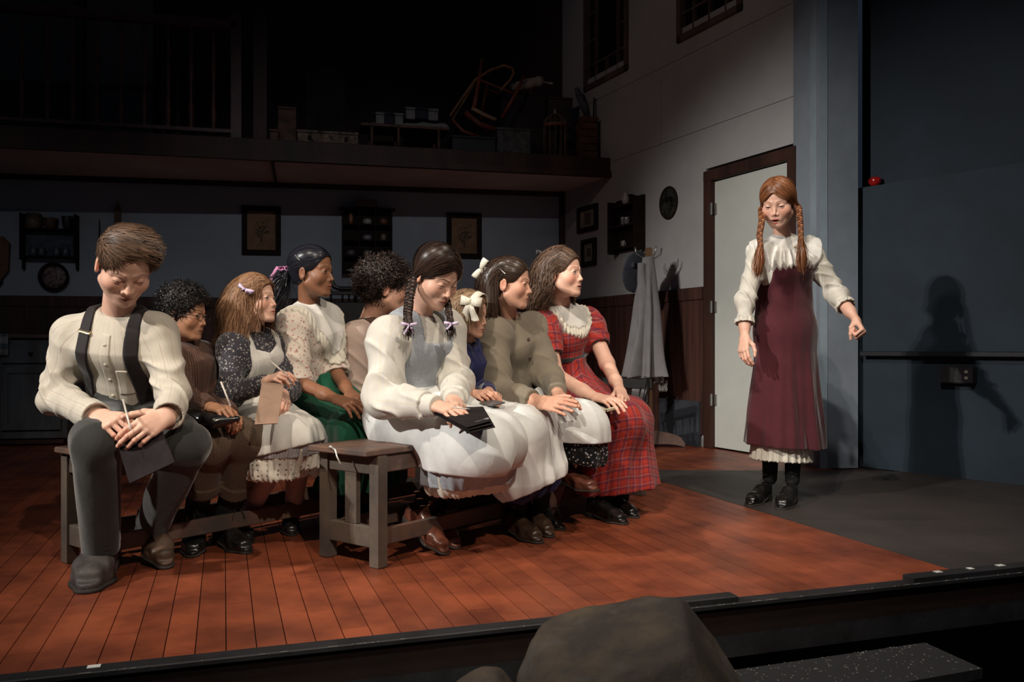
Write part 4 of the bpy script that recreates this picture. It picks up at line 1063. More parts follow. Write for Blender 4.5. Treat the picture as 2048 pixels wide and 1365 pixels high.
for k in range(3):
    dz = UP * (-.004 * k); sp_ = V3(.004, -.004, -.004) * k
    p = [P(858, 818, 3.00) + dz, P(934, 856, 2.78) + dz + sp_, P(983, 842, 2.82) + dz + sp_ * 1.6, P(966, 814, 3.02) + dz]
    n = nz(np.cross(p[1] - p[0], p[3] - p[0])); V = [q - n * .0008 for q in p] + [q + n * .0008 for q in p]
    mobj('cover' if k != 1 else 'sheet', V, [[3, 2, 1, 0], [4, 5, 6, 7]] + [[i, (i + 1) % 4, (i + 1) % 4 + 4, i + 4] for i in range(4)], m_slate, fo)
    if k == 0: fp, fnn = p, n
mb = MB(); m_ink = M('white_print', (.6, .58, .56), .6); e1 = nz(fp[2] - fp[1]); e2 = nz(np.cross(fnn, e1)); c = lerp(lerp(fp[1], fp[2], .72), lerp(fp[0], fp[3], .72), .13) + fnn * .0022
th = np.linspace(0, 6.3, 14); mb.tube([c + e1 * (.018 + .005 * math.cos(t)) + e2 * (.0045 * math.sin(t)) for t in th], .0006, 4)
x = np.linspace(-.026, .012, 40); mb.tube([c + e1 * q + e2 * (.0028 * math.sin(q * 900)) for q in x], .0005, 4); mb.tube([c + e1 * .012 + e2 * .005, c - e1 * .02 + e2 * .005], .0004, 4)
mb.obj('lettering', m_ink, fo)
board('writing_slate', [P(1160, 800, 3.84), P(1213, 822, 3.66), P(1248, 812, 3.74), P(1196, 792, 3.92)], .006, m_slate, 'slate with pale wooden frame on the lap of the girl in red plaid', 'slate', M('pale_wood', (.50, .42, .30), .6))
board('writing_slate', [P(945, 806, 3.30), P(985, 812, 3.14), P(1010, 806, 3.2), P(968, 798, 3.36)], .005, M('grey_slate', (.09, .085, .085), .5), 'small grey slate under the hands of the fair haired child', 'slate')
lp = new_obj('leather_pouch', M('black_leather', (.012, .011, .012), .3, .3, 20, .4, 60, coat=.3), None, P(425, 838, 3.10)); tag(lp, 'soft black leather pouch on the lap of the boy with glasses', 'pouch')
queue(lp, [Piece(lambda p: smin(smin(ell(p, P(405, 838, 3.12), (.075, .06, .028)), rc(p, P(430, 845, 3.04), P(474, 838, 3.06), .025, .012), .03), rc(p, P(378, 826, 3.14), P(420, 838, 3.06), .020, .022), .02) - wrk(p, .004, 30, 1), *bounds([P(375, 838, 3.12), P(478, 838, 3.06)], .09), .0045)])

# ---------------------------------------------------------------- coat stand, coat, hat
cs = empty('coat_stand', G(1297, 893), 'wooden coat stand with curved feet holding a grey coat', 'coat stand')
m_cs = M('coat_stand_wood', (.16, .085, .045), .5, .2, 6); q = G(1297, 893); MB().box(q + UP * .82, (.055, .055, 1.52), bev=.008).obj('post', m_cs, cs)
for k in range(4):
    a = math.radians(-18 + 90 * k); d = V3(math.cos(a), math.sin(a), 0); t = np.linspace(0, 1, 9); mb = MB()
    pr = [(q + d * (.02 + .27 * x), .125 - .055 * x ** 2 - .04 * (x > .85) * (x - .85) / .15) for x in t]; s_ = np.cross(d, UP) * .017
    V = []; 
    for (b, z1) in pr: z0 = max(.0, .022 * (1 - abs(2 * ((b - q) @ d) / .29 - 1) ** 3)) if (b - q) @ d < .27 else 0.0; V += [b + UP * z0 - s_, b + UP * z0 + s_, b + UP * z1 + s_, b + UP * z1 - s_]
    Fc = [[i * 4 + j, i * 4 + (j + 1) % 4, i * 4 + 4 + (j + 1) % 4, i * 4 + 4 + j] for i in range(8) for j in range(4)] + [[3, 2, 1, 0], [32, 33, 34, 35]]
    mobj('foot', V, Fc, M('foot_wood', (.20, .13, .11), .5, .2, 6), cs)
ct = q + UP * 1.55
for k in range(4):
    a = math.radians(20 + 90 * k); d = V3(math.cos(a), math.sin(a), 0); MB().tube([ct - UP * .06, ct - UP * .05 + d * .06, ct - UP * .02 + d * .11, ct + UP * .03 + d * .12], .006, 6).obj('hook', m_steel, cs, True)
m_coat = cloth('grey_coat_wool', (.20, .19, .195), sheen=.2, bump=.3); m_coat2 = cloth('grey_coat_lining', (.12, .125, .14), bump=.3)
co = new_obj('coat', m_coat, None, ct - UP * .5); tag(co, 'grey coat hanging from the coat stand by the door', 'coat')
def drape(p, cx, top, bot, w0, w1, d0, d1, n, amp, sd):
    t = np.clip((top - p[:, 2]) / (top - bot), 0, 1); w = w0 + (w1 - w0) * t; d_ = d0 + (d1 - d0) * t; x = p[:, 0] - cx[0] - cx[2] * t; y = p[:, 1] - cx[1]; th = np.arctan2(y, x)
    r = np.sqrt((x / w) ** 2 + (y / d_) ** 2); f = 1 + amp * t * np.cos(n * th + sd + t * 2); return np.maximum((r - f) * np.minimum(w, d_), np.maximum(p[:, 2] - top, bot - p[:, 2]))
queue(co, [Piece(lambda p: np.minimum(np.minimum(drape(p, (ct[0] - .02, ct[1] - .07, -.02), 1.50, .55, .04, .16, .03, .09, 6, .42, .6), drape(p, (ct[0] - .07, ct[1] - .10, -.01), 1.45, .30, .03, .075, .02, .03, 3, .2, 0)), drape(p, (ct[0] + .02, ct[1] - .02, .06), 1.46, .50, .02, .045, .02, .05, 4, .25, 2)) - wrk(p, .010, 16, 1, (1, 1, .2)), *bounds([ct, ct * [1, 1, 0] + UP * .35], .24), .008, attr=lambda V: {'pat': V})])
cf = new_obj('scarf_fringe', cloth('pale_fringe', (.30, .28, .26)), co); mb_ = [ct + V3(.08 + .008 * k, -.03 + .004 * (k % 3), -1.02 - .01 * (k % 2)) for k in range(9)]
queue(cf, [Raw(lambda: tubes(np.stack([np.stack([b + V3(.002 * math.sin(j), 0, -.012 * j) for j in range(8)]) for b in mb_]), np.full(8, .0035), 4)[:2] + ({},))])
ht = new_obj('hat', M('blue_grey_felt', (.055, .062, .08), .9, .1), None, ct + V3(-.10, .02, -.25)); tag(ht, 'blue grey felt hat hanging behind the grey coat', 'hat')
hc = ct + V3(-.10, .01, -.16); Rh = frame((-.5, .8, .2))
queue(ht, [Piece(lambda p: smin(ell(p, hc, (.135, .014, .17), Rh), ell(p, hc + Rh[:, 1] * .04, (.07, .045, .09), Rh), .02), *bounds([hc], .22), .007)])

# ---------------------------------------------------------------- pictures and shelves on the right wall
m_pf = M('picture_frame_dark', (.020, .011, .008), .8, .2, 8, spec=.15); m_paper = M('aged_print', (.22, .19, .16), .7, .15, 12); m_print = M('print_ink', (.08, .07, .065), .8)
def wallpic(p0, p1, n, D_, label, cat='picture', fr=.045, mat=None, plate=None, name='picture', group=None):
    c = (p0 + p1) / 2; w_, h_ = abs((p1 - p0) @ D_), abs(p1[2] - p0[2]); c = c + n * .014; o = empty(name, c - UP * h_ / 2, label, cat, group)
    for s_ in (-1, 1):
        MB().box(c + D_ * s_ * (w_ / 2 - fr / 2), (fr, .028, h_), D_, n, bev=.005).obj('frame', m_pf, o); MB().box(c + UP * s_ * (h_ / 2 - fr / 2), (w_ - 2 * fr + .002, .028, fr), D_, n, bev=.005).obj('frame', m_pf, o)
    MB().box(c - n * .006, (w_ - fr * 1.6, .008, h_ - fr * 1.6), D_, n).obj('print', mat or m_paper, o); return o, c, w_, h_
def bouquet(o, c, n, D_, s_):
    r3 = random.Random(4); mb = MB()
    for k in range(26):
        a = r3.random() * 6.28; r_ = s_ * r3.random() ** .6; q_ = c + D_ * r_ * math.cos(a) + UP * (r_ * 1.1 * math.sin(a) + .02)
        mb.lathe([(.004, 0), (s_ * .16 * (.5 + r3.random()), .0004), (.002, .0012)], q_ - n * .0015, 7, D_, UP, n)
    for k in range(5): mb.tube([c + D_ * (k - 2) * .008 + UP * .0 - n * .001, c - UP * s_ * 1.5 + D_ * (k - 2) * .003 - n * .001], .0018, 4)
    return tag(mb.obj('flower_print', M('flower_ink', (.085, .055, .035), .8), o), kind='stuff')
o, c, w_, h_ = wallpic(RW(1158, 468), RW(1197, 406), RN, RD, 'upper small dark framed print on the side wall near the corner'); MB().box(c - RN * .001, (w_ * .3, .003, h_ * .45), RD, RN).obj('printed_figure', m_print, o)
o, c, w_, h_ = wallpic(RW(1166, 535), RW(1194, 475), RN, RD, 'lower small dark framed print above the wainscot behind the plaid girl'); MB().box(c - RN * .001, (w_ * .25, .003, h_ * .3), RD, RN).obj('printed_figure', m_print, o)
q = RW(1339, 406) + RN * .012; th = np.linspace(0, 2 * math.pi, 33); ov = empty('oval_mirror', q - UP * .13, 'oval dark framed mirror beside the door', 'mirror')
MB().tube([q + RD * .112 * math.cos(t) + UP * .128 * math.sin(t) for t in th], .011, 8, cap=False).obj('frame', m_pf, ov, True)
V = [q + RN * .004] + [q + RD * .108 * math.cos(t) + UP * .124 * math.sin(t) for t in th[:-1]]; mobj('glass', V, [[0, 1 + (i + 1) % 32, 1 + i] for i in range(32)], M('old_mirror', (.07, .075, .065), .25, .5, 9, bump=0, metal=.5), ov)
MB().lathe([(.007, 0), (.007, .008), (.002, .01)], RW(1338, 374), 8, RD, UP, RN).obj('nail', m_black, ov)
q0, q1 = RW(1236, 512), RW(1291, 382); w_ = abs((q1 - q0) @ RD); zb, zt_ = q0[2] - .0, q1[2] + .0; cc = (q0 + q1) / 2; sh = empty('wall_shelf', v3(cc[:2], zb), 'tall dark wall shelf with scrolled top beside the coat stand', 'shelf')
MB().box(v3(cc[:2], (zb + zt_) / 2) + RN * .012, (w_, .02, zt_ - zb - .06), RD, RN).obj('back_board', m_pf, sh)
for s_ in (-1, 1): MB().box(v3(cc[:2], (zb + zt_) / 2 - .02) + RN * .06 + RD * s_ * (w_ / 2 - .01), (.018, .11, zt_ - zb - .05), RD, RN, bev=.003).obj('side_board', m_pf, sh)
for z_ in (zb + .05, zb + .24, zb + .42): MB().box(v3(cc[:2], z_) + RN * .06, (w_ - .03, .11, .014), RD, RN).obj('shelf_board', m_pf, sh)
V = []; xs = np.linspace(-w_ / 2, w_ / 2, 15); 
for d_ in (.0, .022): V += [v3(cc[:2], zt_ - .09) + RD * x + RN * (.002 + d_) for x in xs] + [v3(cc[:2], zt_ - .04 + .045 * math.cos(x / w_ * 2 * math.pi) ** 1) + RD * x + RN * (.002 + d_) for x in xs]
Fc = [[i + 1, i, i + 15, i + 16] for i in range(14)] + [[30 + i, 31 + i, 46 + i, 45 + i] for i in range(14)] + [[15 + i, 45 + i, 46 + i, 16 + i] for i in range(14)] + [[i, i + 1, 31 + i, 30 + i] for i in range(14)] + [[0, 30, 45, 15], [14, 29, 59, 44]]
mobj('scrolled_top', V, Fc, m_pf, sh)
m_china = M('pale_china', (.42, .36, .34), .3, .1); m_glassy = M('glass_jar', (.25, .24, .24), .15, .2, spec=.8)
def cup(c, r, h_, mat, label, name='cup', cat='cup', n=16, handle=True, group=None, X=(1, 0, 0), Y=(0, 1, 0)):
    o = empty(name, c, label, cat, group); MB().lathe([(r * .55, 0), (r * .8, h_ * .25), (r, h_ * .95), (r * .97, h_), (r * .88, h_ * .9), (r * .5, h_ * .12)], c, n, X, Y).obj('bowl', mat, o, True)
    if handle: t = np.linspace(-1.5, 1.5, 8); MB().tube([np.asarray(c) + nz(X) * (r * .85 + r * .5 * math.cos(a)) + UP * (h_ * .5 + h_ * .32 * math.sin(a)) for a in t], r * .1, 5).obj('handle', mat, o, True)
    return o
cup(v3(cc[:2], zb + .058) + RN * .07 + RD * .035, .036, .055, m_china, 'pale china cup on the bottom of the scrolled wall shelf', X=-RD)
cup(v3(cc[:2], zb + .248) + RN * .06 - RD * .02, .03, .07, m_glassy, 'small glass on the middle of the scrolled wall shelf', 'drinking_glass', 'glass', handle=False)
cup(v3(cc[:2], zb + .248) + RN * .06 + RD * .045, .022, .08, m_glassy, 'narrow glass jar on the middle board of the scrolled wall shelf', 'glass_jar', 'jar', handle=False)
jg = empty('jug', v3(cc[:2], zb + .428) + RN * .06, 'pale oval jug on the top board of the scrolled wall shelf', 'jug'); MB().lathe([(.02, 0), (.034, .03), (.036, .06), (.018, .10), (.022, .115)], v3(cc[:2], zb + .428) + RN * .06, 14).obj('body', m_china, jg, True)

# ---------------------------------------------------------------- back wall: pictures, racks, plates
m_linen = M('tan_linen_print', (.22, .125, .065), .8, .12, 14)
for x0, x1, y0, y1, lb in ((484, 562, 414, 510, 'left framed flower print on tan ground, above the ponytail girl'), (893, 963, 428, 517, 'right framed flower print on tan ground, above the braided girl')):
    o, c, w_, h_ = wallpic(BW(x0, y1), BW(x1, y0), BN, BD, lb, fr=.05, mat=m_linen); bouquet(o, c - BN * .001, BN, BD, .075)
def BP(px, py, d=.0): return BW(px, py) + BN * d
# cubby rack
q0, q1 = BP(684, 548), BP(784, 421); w_ = (q1 - q0) @ BD; zb, zt_ = q0[2], q1[2]; cx_ = (q0 + q1)[:2] / 2; rk = empty('spice_rack', v3(cx_, zb), 'dark wooden pigeonhole rack full of small jars on the back wall', 'shelf')
MB().box(v3(cx_, (zb + zt_) / 2) + BN * .008, (w_, .012, zt_ - zb), BD, BN).obj('back_board', m_pf, rk)
for k in range(4): MB().box(v3(cx_, (zb + zt_) / 2) + BN * .07 + BD * (-w_ / 2 + .008 + k * (w_ - .016) / 3), (.014, .12, zt_ - zb), BD, BN).obj('divider', m_pf, rk)
rows_ = [zb + .01 + k * (zt_ - zb - .02) / 4 for k in range(5)]
for z_ in rows_: MB().box(v3(cx_, z_) + BN * .07, (w_ + (.05 if z_ == rows_[-1] else -.004), .125, .014), BD, BN, bev=.002).obj('shelf_board', m_pf, rk)
items = [(3, 0, 'amber_jar', .022, .105, (.30, .11, .05), 'orange jar in the top left hole of the pigeonhole rack'), (3, 1, 'white_bowl', .045, .06, (.30, .28, .26), 'pale bowl in the top middle hole of the pigeonhole rack'), (3, 2, 'brown_pot', .045, .07, (.14, .055, .03), 'brown pot in the top right hole of the pigeonhole rack'),
         (2, 1, 'grey_dish', .045, .055, (.20, .20, .21), 'grey dish in the second row of the pigeonhole rack'), (2, 2, 'tan_jar', .030, .07, (.22, .15, .09), 'tan jar in the second row of the pigeonhole rack, right hole'), (1, 0, 'grey_pot', .045, .06, (.10, .09, .09), 'dull grey pot in the third row of the pigeonhole rack, left hole'),
         (1, 1, 'cream_jar', .036, .06, (.22, .19, .15), 'cream jar in the third row of the pigeonhole rack, middle hole'), (1, 2, 'pale_dish', .04, .045, (.20, .19, .18), 'pale dish in the third row of the pigeonhole rack, right hole'), (0, 0, 'shallow_dish', .05, .025, (.25, .24, .21), 'shallow pale dish in the bottom left hole of the pigeonhole rack')]
for r_, c_, nm, rr_, hh, colr, lb in items:
    q = v3(cx_, rows_[r_] + .007) + BN * .07 + BD * ((c_ - 1) * (w_ - .016) / 3); o = empty(nm, q, lb, 'jar' if 'jar' in nm else ('pot' if 'pot' in nm else 'dish'))
    MB().lathe([(rr_ * .8, 0), (rr_, hh * .3), (rr_, hh * .75), (rr_ * .75, hh * .85)], q, 14).obj('body', M(nm + '_glaze', colr, .4), o, True); MB().lathe([(rr_ * .7, hh * .84), (rr_ * .8, hh * .88), (rr_ * .8, hh * .97), (rr_ * .3, hh)], q, 14).obj('rim', M(nm + '_rim', tuple(v * .6 for v in colr), .5), o, True)
q = v3(cx_, zt_ + .004) + BN * .07; bx_ = empty('wooden_box', q, 'shallow tan box on top of the pigeonhole rack', 'box'); MB().box(q + UP * .035, (.19, .10, .06), BD, BN, bev=.004).obj('body', M('tan_card', (.12, .09, .06), .8), bx_); MB().box(q + UP * .068, (.195, .105, .012), BD, BN, bev=.002).obj('lid', M('tan_card2', (.10, .075, .05), .8), bx_)
# left plate shelf
q0, q1 = BP(50, 522), BP(157, 432); w_ = (q1 - q0) @ BD; cx_ = (q0 + q1)[:2] / 2; ps = empty('plate_shelf', v3(cx_, q0[2]), 'dark two tier wall shelf with tins at the far left', 'shelf')
for s_ in (-1, 1):
    MB().box(v3(cx_, (q0[2] + q1[2]) / 2) + BN * .06 + BD * s_ * (w_ / 2), (.016, .12, q1[2] - q0[2]), BD, BN, bev=.004).obj('side_board', m_pf, ps)
    MB().box(v3(cx_, q0[2] - .04) + BN * .03 + BD * s_ * (w_ / 2), (.016, .05, .09), BD, BN, bev=.01).obj('bracket', m_pf, ps)
for y_ in (462, 516): z_ = BP(100, y_)[2]; MB().box(v3(cx_, z_) + BN * .06, (w_ - .016, .12, .016), BD, BN).obj('shelf_board', m_pf, ps)
MB().box(v3(cx_, BP(100, 490)[2]) + BN * .006, (w_ - .02, .008, .24), BD, BN).obj('back_board', M('blue_tin', (.06, .07, .09), .6, .3, 14), ps)
z1_ = BP(100, 462)[2] + .008; z0_ = BP(100, 516)[2] + .008
o = empty('lidded_tin', v3(BP(72, 450)[:2], z1_) + BN * .06, 'tan drum tin at the left of the plate shelf', 'tin'); MB().lathe([(.068, 0), (.068, .11)], v3(BP(72, 450)[:2], z1_) + BN * .065, 18).obj('body', M('tan_tin', (.13, .10, .06), .5), o, True); MB().lathe([(.07, .11), (.07, .135), (.06, .14)], v3(BP(72, 450)[:2], z1_) + BN * .065, 18).obj('lid', M('tan_tin2', (.10, .075, .05), .5), o, True)
cup(v3(BP(106, 450)[:2], z1_) + BN * .065, .06, .10, M('red_brown_tin', (.10, .04, .03), .5), 'red brown pot with round handle in the middle of the plate shelf', 'pot', 'pot', X=-BD)
cup(v3(BP(140, 450)[:2], z1_) + BN * .065, .05, .12, M('dark_kettle', (.035, .025, .022), .4), 'dark kettle at the right of the plate shelf', 'kettle', 'kettle', X=BD)
for k, px in enumerate((72, 88, 118, 136)):
    q = v3(BP(px, 510)[:2], z0_) + BN * .065; o = empty('mug', q, '%s dim blue grey mug on the lower board of the plate shelf' % ('leftmost', 'second', 'third', 'rightmost')[k], 'mug', 'mugs on the plate shelf'); MB().lathe([(.028, 0), (.032, .02), (.032, .075), (.028, .08)], q, 12).obj('body', M('mug_glaze', (.08, .09, .11), .3), o, True)
q = BP(110, 555, .02); pl_ = empty('round_tray', q - UP * .13, 'round patterned tray with dark rim hanging on the back wall', 'plate'); MB().lathe([(.10, .0), (.105, .006), (.125, .022), (.135, .024), (.132, .014), (.10, -.012)], q, 28, BD, UP, BN).obj('rim', m_pf, pl_, True); MB().lathe([(.104, .001), (.10, .007), (.001, .008)], q, 28, BD, UP, BN).obj('face', M('patterned_tray', (.20, .13, .12), .5, .45, 30), pl_, True)
q = BP(237, 430, .02); sp_ = empty('paddle', q - UP * .3, 'narrow pointed wooden paddle hanging on the back wall', 'paddle')
V = [(-.028, -.45), (.028, -.45), (.03, .02), (.012, .09), (0, .13), (-.012, .09), (-.03, .02)]; W = [q + BD * a + UP * b + BN * d for d in (0, .016) for a, b in V]
mobj('blade', W, [[6, 5, 4, 3, 2, 1, 0], [7, 8, 9, 10, 11, 12, 13]] + [[i, (i + 1) % 7, (i + 1) % 7 + 7, i + 7] for i in range(7)], M('paddle_wood', (.12, .06, .03), .6), sp_); MB().tube([q - UP * .45 + BN * .008, q - UP * .62 + BN * .008], .012, 8).obj('handle', M('paddle_wood', (.12, .06, .03)), sp_)
q = BP(200, 440, .015); tag(MB().tube([q, q - UP * .05, q - UP * .45], [.003, .006, .009], 8).obj('toasting_stick', m_pf, None, True), 'thin dark stick hanging beside the pointed paddle', 'stick')
q = BP(3, 520, .03); w0 = [(-.11, .19), (.03, .21), (.085, .15), (.075, -.10), (.0, -.21), (-.11, -.2)]; V = [q + BD * a + UP * b + BN * d for d in (0, .03) for a, b in w0]
wb_ = empty('washboard', q - UP * .2, 'brown wooden washboard cut by the left picture edge', 'washboard'); mobj('board', V, [[5, 4, 3, 2, 1, 0], [6, 7, 8, 9, 10, 11]] + [[i, (i + 1) % 6, (i + 1) % 6 + 6, i + 6] for i in range(6)], M('washboard_wood', (.15, .065, .025), .6, .2, 10), wb_)
MB().tube([q - UP * .2 + BD * .02, q - UP * .27 - BD * .03], .008, 6).obj('leg', m_pf, wb_)

# ---------------------------------------------------------------- cabinet at the left
CF = G(0, 893)[:2]; cb = empty('kitchen_cabinet', v3(P(40, 0, CF[1])[:2] + bn * -.3), 'low blue grey panelled kitchen cabinet behind the young man', 'cabinet'); c0 = P(135, 697, CF[1] + .05)[:2]
m_cab = M('cabinet_blue_grey', (.085, .095, .10), .6, .35, 3, .3, 40, stretch=(3, 3, .4), col2=(.05, .045, .042)); cc_ = c0 - bd * .75 - bn * .30
MB().box(v3(cc_, .46), (1.5, .60, .80), BD, BN, bev=.004).obj('carcass', m_cab, cb)
MB().box(v3(cc_, .05), (1.42, .54, .07), BD, BN).obj('plinth', m_brown, cb)
MB().box(v3(cc_, .875) + BN * .01, (1.56, .66, .03), BD, BN, bev=.005).obj('worktop', M('worktop_wood', (.10, .06, .045), .5), cb)
for k in range(3):
    u = c0 - bd * (.26 + k * .48); f_ = v3(u) + BN * .0
    dr_ = MB().box(f_ + UP * .38 + BN * .012, (.44, .022, .50), BD, BN, bev=.004).obj('door', m_cab, cb)
    for s_ in (-1, 1): MB().box(f_ + UP * .38 + BN * .028 + BD * s_ * .195, (.05, .012, .50), BD, BN, bev=.003).obj('stile', m_cab, dr_); MB().box(f_ + UP * (.38 + s_ * .225) + BN * .028, (.34, .012, .05), BD, BN, bev=.003).obj('stile', m_cab, dr_)
    dw = MB().box(f_ + UP * .735 + BN * .012, (.44, .022, .15), BD, BN, bev=.004).obj('drawer', m_cab, cb); MB().lathe([(.014, 0), (.008, .01), (.016, .02), (.006, .028)], f_ + UP * .735 + BN * .023, 12, BD, UP, BN).obj('knob', m_pf, dw, True)
tc = cloth('checked_cloth', (.33, .31, .28), 'check', (.06, .075, .09), scale=1.6)
u = c0 - bd * .62; V = []; nu, nv = 30, 12
for i in range(nu):
    x = -.55 + i / (nu - 1) * .75
    for j in range(nv):
        t = j / (nv - 1) * .62; 
        if t < .45: V.append(v3(u, .893) + BD * x + BN * (-.42 + t))
        else: V.append(v3(u, .893 - (t - .45)) + BD * x + BN * (.045 + .006 * math.sin(x * 40) * (t - .45) * 6))
V = np.array(V); pt_ = np.stack([V @ BD, V[:, 2] * 1.0 + (V @ BN), V[:, 2] * 0], 1); Q = [[i * nv + j, (i + 1) * nv + j, (i + 1) * nv + j + 1, i * nv + j + 1] for i in range(nu - 1) for j in range(nv - 1)]
tcl = mobj('tablecloth', V, Q, tc, None, True, attrs={'pat': pt_}, label='blue and cream checked cloth over the edge of the left cabinet', cat='cloth'); sm = tcl.modifiers.new('thick', 'SOLIDIFY'); sm.thickness = .003
q = v3(c0 - bd * .72 - bn * .15, .896); bx_ = empty('small_box', q, 'small pale box standing on the checked cloth', 'box'); MB().box(q + UP * .045, (.22, .12, .09), BD, BN, bev=.004).obj('body', M('pale_card', (.16, .14, .12), .7), bx_); MB().box(q + UP * .096, (.226, .126, .014), BD, BN, bev=.002).obj('lid', M('pale_card2', (.2, .17, .14), .7), bx_)

# ---------------------------------------------------------------- chairs behind
def simple_chair(q, ang, label, mat, back=.9, sh_=.44, top=True, name='wooden_chair'):
    o = empty(name, q, label, 'chair'); X = V3(math.cos(ang), math.sin(ang), 0); Y = V3(-X[1], X[0], 0); w_ = .19
    for a in (-1, 1):
        MB().tube([q + X * a * w_ + Y * w_ * 1.0, q + X * a * (w_ - .03) + Y * (w_ - .02) + UP * sh_], [.013, .018], 8).obj('leg', mat, o, True)
        MB().tube([q + X * a * w_ - Y * w_ * 1.0, q + X * a * (w_ - .03) - Y * (w_ - .02) + UP * sh_], [.013, .018], 8).obj('leg', mat, o, True)
        MB().tube([q + X * a * (w_ - .01) + Y * w_ + UP * .16, q + X * a * (w_ - .01) - Y * w_ + UP * .16], .008, 6).obj('stretcher', mat, o, True)
    MB().box(q + UP * (sh_ + .01), (.42, .42, .028), X, Y, bev=.01).obj('seat', mat, o)
    if top:
        for a in (-1, 1): MB().tube([q + X * a * .17 - Y * .19 + UP * sh_, q + X * a * .19 - Y * .25 + UP * back], .014, 8).obj('back_post', mat, o, True)
        MB().box(q - Y * .25 + UP * (back - .04), (.42, .02, .08), X, Y, bev=.006).obj('crest_rail', mat, o)
        for a in range(4): MB().tube([q + X * (a - 1.5) * .08 - Y * .2 + UP * sh_, q + X * (a - 1.5) * .085 - Y * .25 + UP * (back - .07)], .007, 6).obj('spindle', mat, o, True)
    return o
m_or = M('orange_pine', (.30, .12, .04), .5, .2, 8); m_blackwood = M('black_lacquer', (.012, .010, .010), .35)
simple_chair(G(285, 962), .4, 'light wooden stool standing behind the young man', m_or, top=False, name='wooden_stool')
# dark settee with open back rail
q = G(705, 905) * [1, 1, 0]; o = empty('settee', q, 'black settee with curved open back rail behind the curly haired man', 'settee'); X, Y = nz((1, .1, 0)), nz((-.1, 1, 0)); zc_ = lambda y, Y_: H - (y - HY) / F_PX * Y_; Yq = q[1]
MB().tube([P(662, 556, Yq), P(664, 566, Yq), P(669, 574, Yq), P(680, 578, Yq), P(712, 578, Yq), P(760, 579, Yq), P(800, 580, Yq)], .018, 8).obj('top_rail', m_blackwood, o, True)
MB().box((P(655, 586, Yq) + P(800, 588, Yq)) / 2, (.50, .03, .028), X, Y, bev=.004).obj('back_rail', m_blackwood, o)
MB().box((P(655, 640, Yq) + P(800, 640, Yq)) / 2 - UP * .02, (.50, .03, .30), X, Y, bev=.004).obj('back_panel', m_blackwood, o)
for px in (662, 685, 698, 709, 713, 740, 770): MB().tube([P(px, 579, Yq), P(px, 605, Yq)], .008, 6).obj('spindle', m_blackwood, o, True)
MB().box(P(728, 0, Yq)[:2].tolist() + [.40] - Y * .22, (.56, .50, .08), X, Y, bev=.01).obj('seat', m_blackwood, o)
for a in (-1, 1):
    for b in (-.42, 0): MB().tube([q + X * (.07 + a * .24) + Y * b, q + X * (.07 + a * .24) + Y * b + UP * .38], .018, 8).obj('leg', m_blackwood, o, True)
simple_chair(P(1222, 0, 6.2) * [1, 1, 0], 2.6, 'black low backed chair in the shadow beside the coat stand', m_blackwood, back=.56, sh_=.36)

# ---------------------------------------------------------------- things stored on the balcony
def FP(px, py, d=.25): return hit(px, py, FA - fn * d, fn)
FD, FN = v3(fd), v3(fn); DZ = 2.552
def fbox(name, x0, x1, y0, d, dep, mat, label, cat, parts=True, hgt=None, lidm=None):
    a, b = FP(x0, 250, d), FP(x1, 250, d); w_ = np.linalg.norm((b - a)[:2]); c = (a + b) / 2 - FN * dep / 2; z1 = FP((x0 + x1) / 2, y0, d)[2]; hgt = hgt or z1 - DZ
    o = empty(name, v3(c[:2], z1 - hgt), label, cat); MB().box(v3(c[:2], z1 - hgt / 2 - .012), (w_, dep, hgt - .024), FD, FN, bev=.006).obj('body', mat, o); MB().box(v3(c[:2], z1 - .012), (w_ + .012, dep + .012, .022), FD, FN, bev=.004).obj('lid', lidm or mat, o)
    return o, c, w_, z1
m_red = M('red_brown_wood', (.22, .055, .025), .45, .2, 8); m_gold = M('bent_cane', (.30, .15, .05), .5, .2, 8); m_crate = M('crate_wood', (.10, .045, .028), .7, .3, 10)
fbox('crate', 556, 592, 213, .30, .25, m_crate, 'upright brown crate beside the balcony post', 'crate')
o, c, w_, z1 = fbox('suitcase', 595, 716, 262, .12, .30, M('floral_suitcase', (.17, .11, .075), .8, .45, 16), 'long low flowered suitcase on the balcony edge', 'suitcase'); 
for a in (-.3, .3): MB().box(v3(c[:2], z1 - .07) + FN * .155 + FD * a * w_, (.03, .01, .04), FD, FN).obj('clasp', m_pf, o)
fbox('tea_chest', 540, 556, 258, .12, .25, m_crate, 'small box between the post and the upright crate', 'box')
o, c, w_, z1 = fbox('picture_canvas', 612, 690, 132, .75, .03, M('dim_canvas', (.018, .017, .016), .9, .3, 4), 'large dim canvas leaning at the back of the balcony', 'canvas')
# plank bench with white cloth
a, b = FP(722, 252, .2), FP(898, 258, .2); tb = empty('trestle', v3(((a + b) / 2)[:2], DZ), 'low trestle table with pale cloth top on the balcony', 'table'); zt2 = FP(800, 250, .2)[2]
MB().box(v3(((a + b) / 2 - FN * .15)[:2], zt2 - .015), (np.linalg.norm(b - a), .34, .025), FD, FN, bev=.004).obj('top', m_crate, tb)
for t in (.12, .42, .88):
    for d_ in (0, .28): q = lerp(a, b, t) - FN * d_; MB().tube([v3(q[:2] , DZ), v3(q[:2], zt2 - .02)], .014, 8).obj('leg', m_crate, tb, True)
dc = new_obj('dust_cloth', cloth('dust_cloth', (.24, .21, .18)), None, v3(((a + b) / 2)[:2], zt2)); tag(dc, 'pale cloth heaped along the low trestle table on the balcony', 'cloth'); m0, m1 = lerp(a, b, .15) - FN * .14, lerp(a, b, .97) - FN * .14
